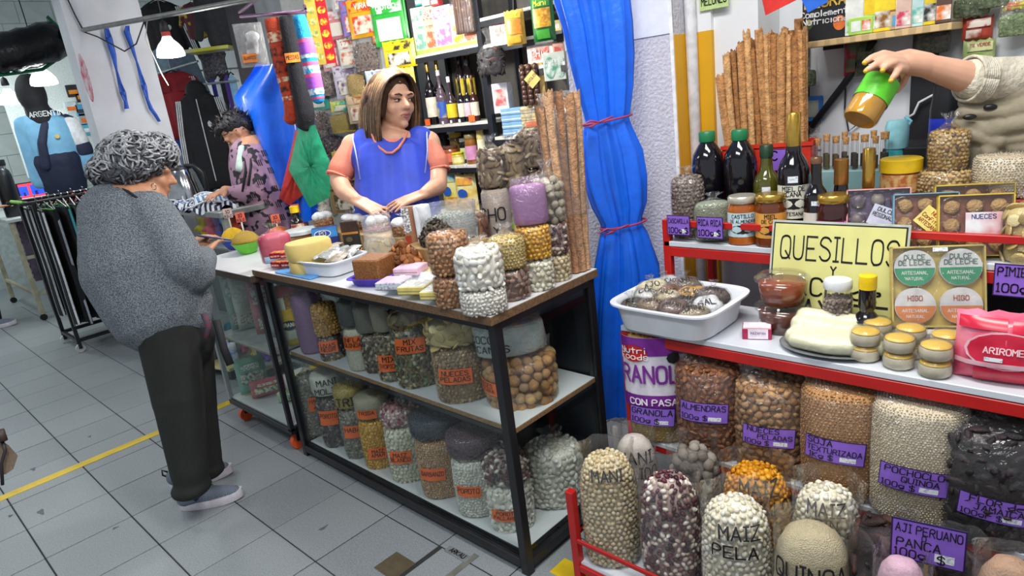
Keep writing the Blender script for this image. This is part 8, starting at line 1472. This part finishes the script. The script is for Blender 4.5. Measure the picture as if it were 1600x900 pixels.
NAIL = M('#d8b030', r=.25, coat=.5)
for (px, py, d) in [(1351, 98, -.060), (1353, 111, -.071), (1379, 110, -.081), (1392, 126, -.078)]: g = G(); g.ell(q(px, py, d)-AO, (.0065, .0065, .0065), NAIL, 10, 7); g.build('yellow_nail', arm, True)
KN = M('#cfc8b6', r=.95, var=.1, sc=8, kind='wave', bump=.6, bs=90)
pr = [('c', q(1524, 124, .02), q(1620, 126, .04), .056, .066), ('c', q(1620, 126, .04), SH_, .068, .085), ('c', SH_, SH_+np.array([.12, .0, -.06]), .09, .12), ('c', SH_+np.array([.14, .0, -.08]), SH_+np.array([.16, 0, -.45]), .13, .14)]
fuse('cream_sweater', shift(pr, AO), .007, KN, arm, 3)
for k in range(7): a = q(1514+3.2*k, 123+.3*k, .02); ax = q(1620, 128, .04)-q(1520, 124, .02); ax /= np.linalg.norm(ax); u_ = np.cross(ax, [0, 0, 1.]); u_ /= np.linalg.norm(u_); w2 = np.cross(ax, u_); g = G(); g.tube([a-AO+(u_*math.cos(t)+w2*math.sin(t))*.0575 for t in np.linspace(0, 2*math.pi, 25)], .0042, KN, 6); g.build('cuff_rib', arm, True)
jt = thing('honey_jar', 'tilted honey jar with lime green label held in the hand', 'jar', ctr, 0); axis = q(1392, 112, .0)-q(1350, 182, -.0); axis /= np.linalg.norm(axis); jt.rotation_mode = 'QUATERNION'; jt.rotation_quaternion = Vector((0, 0, 1)).rotation_difference(Vector(axis.tolist())); jr = 26*mpp(ctr); jl = 92*mpp(ctr)
lathe_part(jt, 'honey', [(jr*.9, -jl*.5), (jr*.98, -jl*.44), (jr*.98, -jl*.05), (.002, -jl*.04)], M('#c8901c', r=.12, coat=.6, var=.1), 28); lathe_part(jt, 'jar_glass', [(jr*.92, -jl*.505), (jr*1.02, -jl*.45), (jr*1.02, jl*.3), (jr*.85, jl*.38)], CLEAR, 28); lathe_part(jt, 'jar_lid', [(jr*.9, jl*.38), (jr*.92, jl*.4), (jr*.92, jl*.5), (jr*.86, jl*.52)], M('#c8a86a', r=.3, metal=.5), 28)
g = G(); g.lathe([(jr*1.03, -jl*.14), (jr*1.03, jl*.26)], M('#5fd02c', r=.4), 28, cap=False); g.build('green_label', jt, True); g = G(); g.lathe([(jr*.97, -jl*.05), (jr*.97, jl*.28)], M('#c8902a', r=.2), 28, cap=False); g.build('honey_film', jt, True)
# ---- passer-by at the left edge: tracksuit leg and white shoe; bag of someone nearer
PO = np.array([-4.45, .60, 0.]); pb_ = person('passer-by in black track trousers with white stripes at the frame edge', PO)
fuse('body', [('c', (0, 0, 1.0), (0, 0, 1.4), .15, .18), ('e', (0, 0, 1.66), (.08, .095, .12)), ('c', (0, 0, 1.45), (0, 0, 1.55), .06, .055), ('c', (.18, .0, 1.4), (.22, .05, 1.12), .05, .045), ('c', (.22, .05, 1.12), (.30, .26, 1.08), .042, .03)]+hand((.30, .26, 1.08), (.2, 1, 0), (0, 0, 1), .17, .4), .012, SKIN2, pb_, 3)
fuse('track_trousers', [('c', (-.09, 0, .95), (-.10, .02, .5), .10, .085), ('c', (-.10, .02, .5), (-.10, 0, .10), .085, .075), ('c', (.09, 0, .95), (.10, .03, .5), .10, .088), ('c', (.10, .03, .5), (.10, 0, .08), .088, .08), ('c', (0, 0, .95), (0, 0, 1.05), .15, .15)], .012, M('#14151c', r=.8, var=.2, bump=.2), pb_, 4)
fuse('dark_jacket', [('c', (0, 0, 1.02), (0, 0, 1.4), .18, .2), ('c', (.16, 0, 1.42), (.22, .05, 1.14), .075, .06)], .014, NAVY, pb_, 4)
for k in range(2): g = G(); g.tube([(.19, -.03+.035*k, .9), (.192, .0+.035*k, .5), (.178, -.02+.035*k, .08)], .008, CLW, 5); g.build('white_stripe', pb_, True)
shoe(pb_, (PO[0]+.10, PO[1]-.10, 0), (PO[0]+.22, PO[1]+.16, 0), PO, 'p')
P = pv(4, 716, 1.75); hb = thing('handbag', 'tan handbag corner with dark strap at the left frame edge', 'bag', P, 0); g = G(); poly = [(-60, 684), (2, 688), (14, 696), (28, 712), (21, 733), (9, 741), (-60, 748)]; n = len(poly)
V = [pv(x, y, 1.72)-P for x, y in poly]+[pv(x, y, 1.80)-P for x, y in poly]; g.add(V, [tuple(range(n-1, -1, -1)), tuple(range(n, 2*n))]+[(i, (i+1) % n, n+(i+1) % n, n+i) for i in range(n)], M('#7d6a58', r=.6, var=.15, sc=14, bump=.2)); g.build('bag_body', hb)
g = G(); g.tube([pv(4, 690, 1.715)-P, pv(8, 705, 1.71)-P, pv(2, 725, 1.71)-P, pv(4, 758, 1.71)-P], .004, M('#2a2226', r=.6), 6); g.build('dark_strap', hb, True); g = G(); g.tube([pv(-2, 672, 1.715)-P, pv(4, 690, 1.712)-P], .012, M('#3a2a26', r=.6), 6); g.build('bag_buckle', hb, True)
# ================================================================== wall behind the rack
WY = 2.295; WOOD = M('#c4a878', r=.6, var=.15, sc=8, kind='wave')
za = Py(1260, 72, 2.10)[2]; zb_ = Py(1485, 28, 2.10)[2]; zs_ = (za+zb_)/2-.0; xa_, xb_ = Py(1252, 70, 2.1)[0], Py(1488, 25, 2.1)[0]
ws = thing('wall_shelf', 'pale pine shelf board on the white wall above the rack', 'shelf', (xa_, 2.10, zs_)); g = G(); g.box(0, 0, -.02, xb_-xa_, .195, 0, WOOD, .002); g.build('board', ws)
for x in (.05, xb_-xa_-.06): g = G(); g.box(x, .05, -.032, x+.02, .19, -.02, BLK, .001); g.build('bracket', ws)
def onw(px, wp, y=2.15): P = Py(px, 60-(px-1255)*.17, y); return np.array([P[0], y, zs_+.001]), wp*mpp(P)
P, W = onw(1292, 66, 2.14); H = .17
carton('black supplement box with gold and white lettering on the pine shelf', P, W*1.02, H, .05, M('#15161a', r=.35), [('o', .78, .26, .13, .13, M('#d8702a', r=.4)), ('o', .14, .3, .08, .09, M('#3a4a34', r=.4, h2='#a8a878', sc=60))], [('MAKA', .45, .78, .16, M('#c8a23a')), ('NEGRA', .5, .58, .17, M('#c8a23a')), ('Complemento', .52, .42, .1, M('#e8e8e8')), ('Nutricional', .52, .29, .1, M('#e8e8e8'))], rz=.2)
for k, (px, wp, c, c2, lab) in enumerate([(1336, 24, '#dfe2dc', '#5ab83a', 'white and green box beside the black supplement box'), (1356, 26, '#e8c81c', '#c8a010', 'bright yellow box, first on the pine shelf'), (1386, 34, '#e8d02a', '#8a5a1c', 'wide yellow box with brown print on the pine shelf'), (1412, 20, '#d8b8a8', '#c8385a', 'slim pink and tan box on the pine shelf'), (1430, 22, '#b8d8d8', '#58b0a8', 'pale teal box on the pine shelf'), (1452, 26, '#e0c82a', '#2a2a2a', 'yellow and black box near the pine shelf\'s end'), (1474, 20, '#5a4438', '#d8702a', 'dark brown box at the pine shelf\'s end')]):
    P, W = onw(px, wp, 2.13+.01*(k % 3)); carton(lab, P, W*1.05, .19+.02*(k % 3), .06, M(c, r=.4), [(.1, .55, .9, .9, M(c2, r=.4, h2=c, sc=30, mix=(.45, .55))), (.05, .05, .95, .25, M('#58b83a' if k in (0, 1) else c2, r=.4, h2='#e8e8e0', sc=30))], rz=.2, group='boxes on the pine shelf')
for k, (px, wp, c, c2, lab) in enumerate([(1345, 34, '#a8d05a', '#e0e8e0', 'flat light green packet laid at the shelf front'), (1408, 30, '#c8a878', '#58a0c8', 'flat packet with landscape print at the shelf front')]):
    P, W = onw(px, wp, 2.108); carton(lab, P, W, .05, .012, M(c, r=.4), [(.1, .2, .5, .8, M(c2, r=.4)), (.55, .2, .9, .8, M('#d85a3a', r=.4, h2='#f0e8e0', sc=40))], rz=.2, group='flat packets at the shelf front')
# hanging herb bags and packets on the wall
HERB = M('#4a5a3a', r=.9, h2='#7a8a62', sc=120, bump=1., bs=160)
def wallbag(label, px, yt, yb, wp, m, Y=WY-.05, see=True, hl=.0):
    P = Py(px, yb, Y); W, H = wp*mpp(P), hgt(px-lean(px, yt)*(yb-yt), yt, P)-P[2]; root = thing('herb_bag', label, 'bag', P, .35, 'herb bags on the wall'); powder(root, W*.46, W*.16, H*.86, m, PR, 2.2, 'dried_herb'); sack(root, W*.5, W*.19, H*.9, 'fold', PR, 2.4, FILM, .04)
    g = G(); g.tube([(0, 0, H*.95), (0, .05, H*.98)], .003, ALU, 6); g.build('nail', root); return root
wallbag('green herb bag hanging high on the wall, left one', 1516, -10, 26, 52, HERB); wallbag('green herb bag hanging high on the wall, right one', 1552, -14, 12, 44, HERB); wallbag('bag of green chopped herb at the top right corner', 1585, 14, 56, 46, M('#6a8050', r=.9, h2='#94a878', sc=120, bump=1., bs=160)); wallbag('dark herb bag hanging under the pine shelf', 1455, 42, 84, 46, M('#4a4a3a', r=.9, h2='#6a6a54', sc=120, bump=1.)); wallbag('small herb bag low beside the cinnamon sticks', 1262, 105, 135, 26, HERB)
for k, (px, yt, yb, wp, c, c2, lab) in enumerate([(1526, 26, 62, 40, '#b84a3a', '#e8dcd0', 'red and white packet pinned on the wall at right'), (1528, 62, 100, 42, '#a8b878', '#d8d8a0', 'light green packet reading TE below the red one'), (1590, 2, 16, 40, '#d8c82a', '#c8401c', 'yellow packet header at the top right corner'), (1333, 60, 118, 26, '#a82a3a', '#5a6a4a', 'dark red packet hanging under the pine shelf'), (1350, 60, 118, 26, '#6a7258', '#3a4434', 'olive packet hanging under the pine shelf')]):
    P = Py(px, yb, WY-.03); W, H = wp*mpp(P), hgt(px-lean(px, yt)*(yb-yt), yt, P)-P[2]; o = pouch(lab, P, W, H, .03, M(c, r=.4), [(.1, .55, .9, .9, M(c2, r=.4, h2=c, sc=30, mix=(.45, .55))), (.1, .1, .6, .45, M('#7aa83a' if k == 1 else c2, r=.4, h2=c, sc=24))], [('TE VERDE', .5, .75, .12, M('#a83a3a'))] if k == 1 else (), rz=.3, group='packets on the right wall', name='herb_packet'); g = G(); g.tube([(0, 0, H), (0, .03, H+.004)], .003, ALU, 6); g.build('pin', o)
# pennants, sign, timer, paper, posts, strap, cable
P = Py(1228, -2, 1.95); g = G(); V = [Py(x, y, 1.95)-P for x, y in [(1188, -12), (1196, 24), (1244, 0), (1244, -14)]]; g.add(V+[v+np.array([0, .003, 0]) for v in V], [(0, 1, 2, 3), (7, 6, 5, 4), (0, 4, 5, 1), (1, 5, 6, 2), (2, 6, 7, 3), (3, 7, 4, 0)], M('#cf2a22', r=.5)); o = g.build('bunting_flag'); tag(o, 'red bunting flag over the cinnamon sticks', 'flag', 'bunting flags'); setloc(o, P)
P = Py(1268, 0, 1.95); g = G(); V = [Py(x, y, 1.95)-P for x, y in [(1248, -10), (1262, 20), (1292, 4), (1296, -12)]]; g.add(V+[v+np.array([0, .003, 0]) for v in V], [(0, 1, 2, 3), (7, 6, 5, 4), (0, 4, 5, 1), (1, 5, 6, 2), (2, 6, 7, 3), (3, 7, 4, 0)], M('#1f62c8', r=.5)); o = g.build('bunting_flag'); tag(o, 'blue bunting flag next to the black supplement box', 'flag', 'bunting flags'); setloc(o, P)
cable('thin cord carrying the two bunting flags', [Py(1180, -14, 1.952), Py(1300, -16, 1.952)], .002)
P = Py(1115, 4, 2.09); root = thing('handmade_sign', 'pale green card ending in ELONES on the wall edge above', 'sign', P, 0); g = G(); w_ = 48*mpp(P); g.box(-w_/2, 0, -.02, w_/2, .002, .06, M('#b8d088', r=.6)); q = g.build('card', root); lettering(q, flatS(0), [('MELONES', .0, -.004, .024, .004)], INK, .001, maxw=w_*.9)
P = Py(1272, 170, WY); root = thing('digital_timer', 'blue framed digital timer on the white wall', 'timer', P, 0); g = G(); w_ = 26*mpp(P); g.box(-w_*.6, -.02, -w_*.75, w_*.55, 0, w_*.75, M('#2a68b0', r=.4), .004); g.build('case', root); g = G(); g.box(-w_*.42, -.022, -w_*.45, w_*.38, -.02, w_*.5, M('#8a948c', r=.3)); g.build('display', root)
P = Py(1268, 212, WY); g = G(); g.box(-.04, -.003, -.05, .035, 0, .05, M('#d8dce0', r=.6), .0005); o = g.build('paper_note'); tag(o, 'white paper note with pencil writing below the timer', 'paper'); setloc(o, P); lettering(o, flatS(.003), [('VOLVER', 0, .012, .018, .0018), ('100', 0, -.02, .018, .0018)], M('#9a9aa4'), .0006, maxw=.06)
P = Py(1440, 200, WY-.02); g = G(); w_ = 32*mpp(P); g.box(-w_/2, -.02, -1.2, w_/2, .02, .29, M('#121318', r=.5), .002); o = g.build('black_upright'); tag(o, 'black steel upright on the wall behind the turquoise bottle', 'post'); setloc(o, P)
P2 = Py(1260, 150, WY-.02); g = G(); g.box(-.006, -.01, -.3, .006, .01, .22, BLK); o = g.build('black_upright'); tag(o, 'slim black upright beside the timer', 'post'); setloc(o, Py(1261, 140, WY-.012))
cable('thick black strap running diagonally over the wall', [Py(1268, 198, WY-.02), Py(1320, 130, WY-.03), Py(1366, 62, WY-.04)], .012, 'black_strap')
cable('white power cable looping over the black upright', [Py(1408, 190, WY-.05), Py(1428, 178, WY-.06), Py(1436, 160, WY-.06), Py(1455, 150, WY-.06), Py(1475, 140, WY-.05)], .004, 'power_cable', M('#d0d4d4'))
cable('thin black cable hanging behind the held jar', [Py(1322, 110, WY-.01), Py(1320, 170, WY-.01), Py(1326, 205, WY-.01), Py(1345, 190, WY-.01)], .003)
# black and blue drum, black bag and beige jacket heap behind the rack
P = np.array([*Py(1480, 195, 2.15)[:2], 0.]); zc_ = hgt(1480, 196, P); W = 40*mpp(P); root = thing('black_canister', 'black canister with a blue band behind the granola', 'canister', (P[0], P[1], zc_-.05)); lathe_part(root, 'canister_body', [(W*.5, 0), (W*.52, .01), (W*.52, .10), (W*.46, .14), (W*.44, .17)], M('#16181e', r=.35), 24); g = G(); g.lathe([(W*.525, .03), (W*.525, .075)], M('#2438c0', r=.4), 24, cap=False); g.build('blue_band', root, True)
g = G(); g.box(-.15, -.1, 0, .5, .1, zc_-.05, M('#15161a', r=.6), .004); o = g.build('dark_cabinet'); tag(o, 'dark low cabinet behind the rack under the canister', 'cabinet'); setloc(o, (P[0], 2.16, 0))
P = np.array([*Py(1560, 215, 2.02)[:2], 0.]); zj = hgt(1560, 275, P); bj = thing('beige_jacket', 'crumpled beige jacket draped over a dark chair back', 'jacket', (P[0], 2.02, zj), .35); mp = mpp((P[0], 2.02, zj))
k_ = lambda px, py: ((px-1560)*mp, 0, (275-py)*mp)
pr = []
for (a, b, r0, r1, y_) in [((1512, 158), (1600, 150), .018, .026, -.01), ((1506, 172), (1560, 176), .016, .02, -.03), ((1560, 176), (1605, 166), .02, .026, -.035), ((1504, 188), (1545, 200), .018, .022, -.02), ((1545, 200), (1606, 190), .022, .026, -.04), ((1512, 205), (1556, 218), .018, .02, -.03), ((1556, 218), (1606, 212), .02, .024, -.03), ((1528, 222), (1536, 262), .026, .022, -.01), ((1545, 228), (1552, 282), .024, .024, -.03), ((1536, 275), (1606, 268), .02, .024, -.02), ((1572, 228), (1606, 236), .02, .026, -.03), ((1580, 160), (1650, 240), .06, .07, .03), ((1530, 190), (1600, 200), .04, .05, .02)]:
    p0, p1 = np.array(k_(*a)), np.array(k_(*b)); p0[1] = y_; p1[1] = y_-.01; pr.append(('c', p0, p1, r0, r1))
fuse('jacket_cloth', pr, .005, M('#8f8672', r=.85, var=.12, sc=20, bump=.3, bs=40), bj, 2)
for k, (px, py) in enumerate([(1515, 178), (1540, 166), (1590, 176)]): g = G(); q = np.array(k_(px, py)); g.ell((q[0], -.055, q[2]), (.016, .006, .008), BLK, 8, 6); g.build('dark_buckle', bj, True)
g = G(); g.box(-.06, .03, -.3, .3, .08, .06, M('#17171c', r=.5), .01); g.build('chair_back', bj)
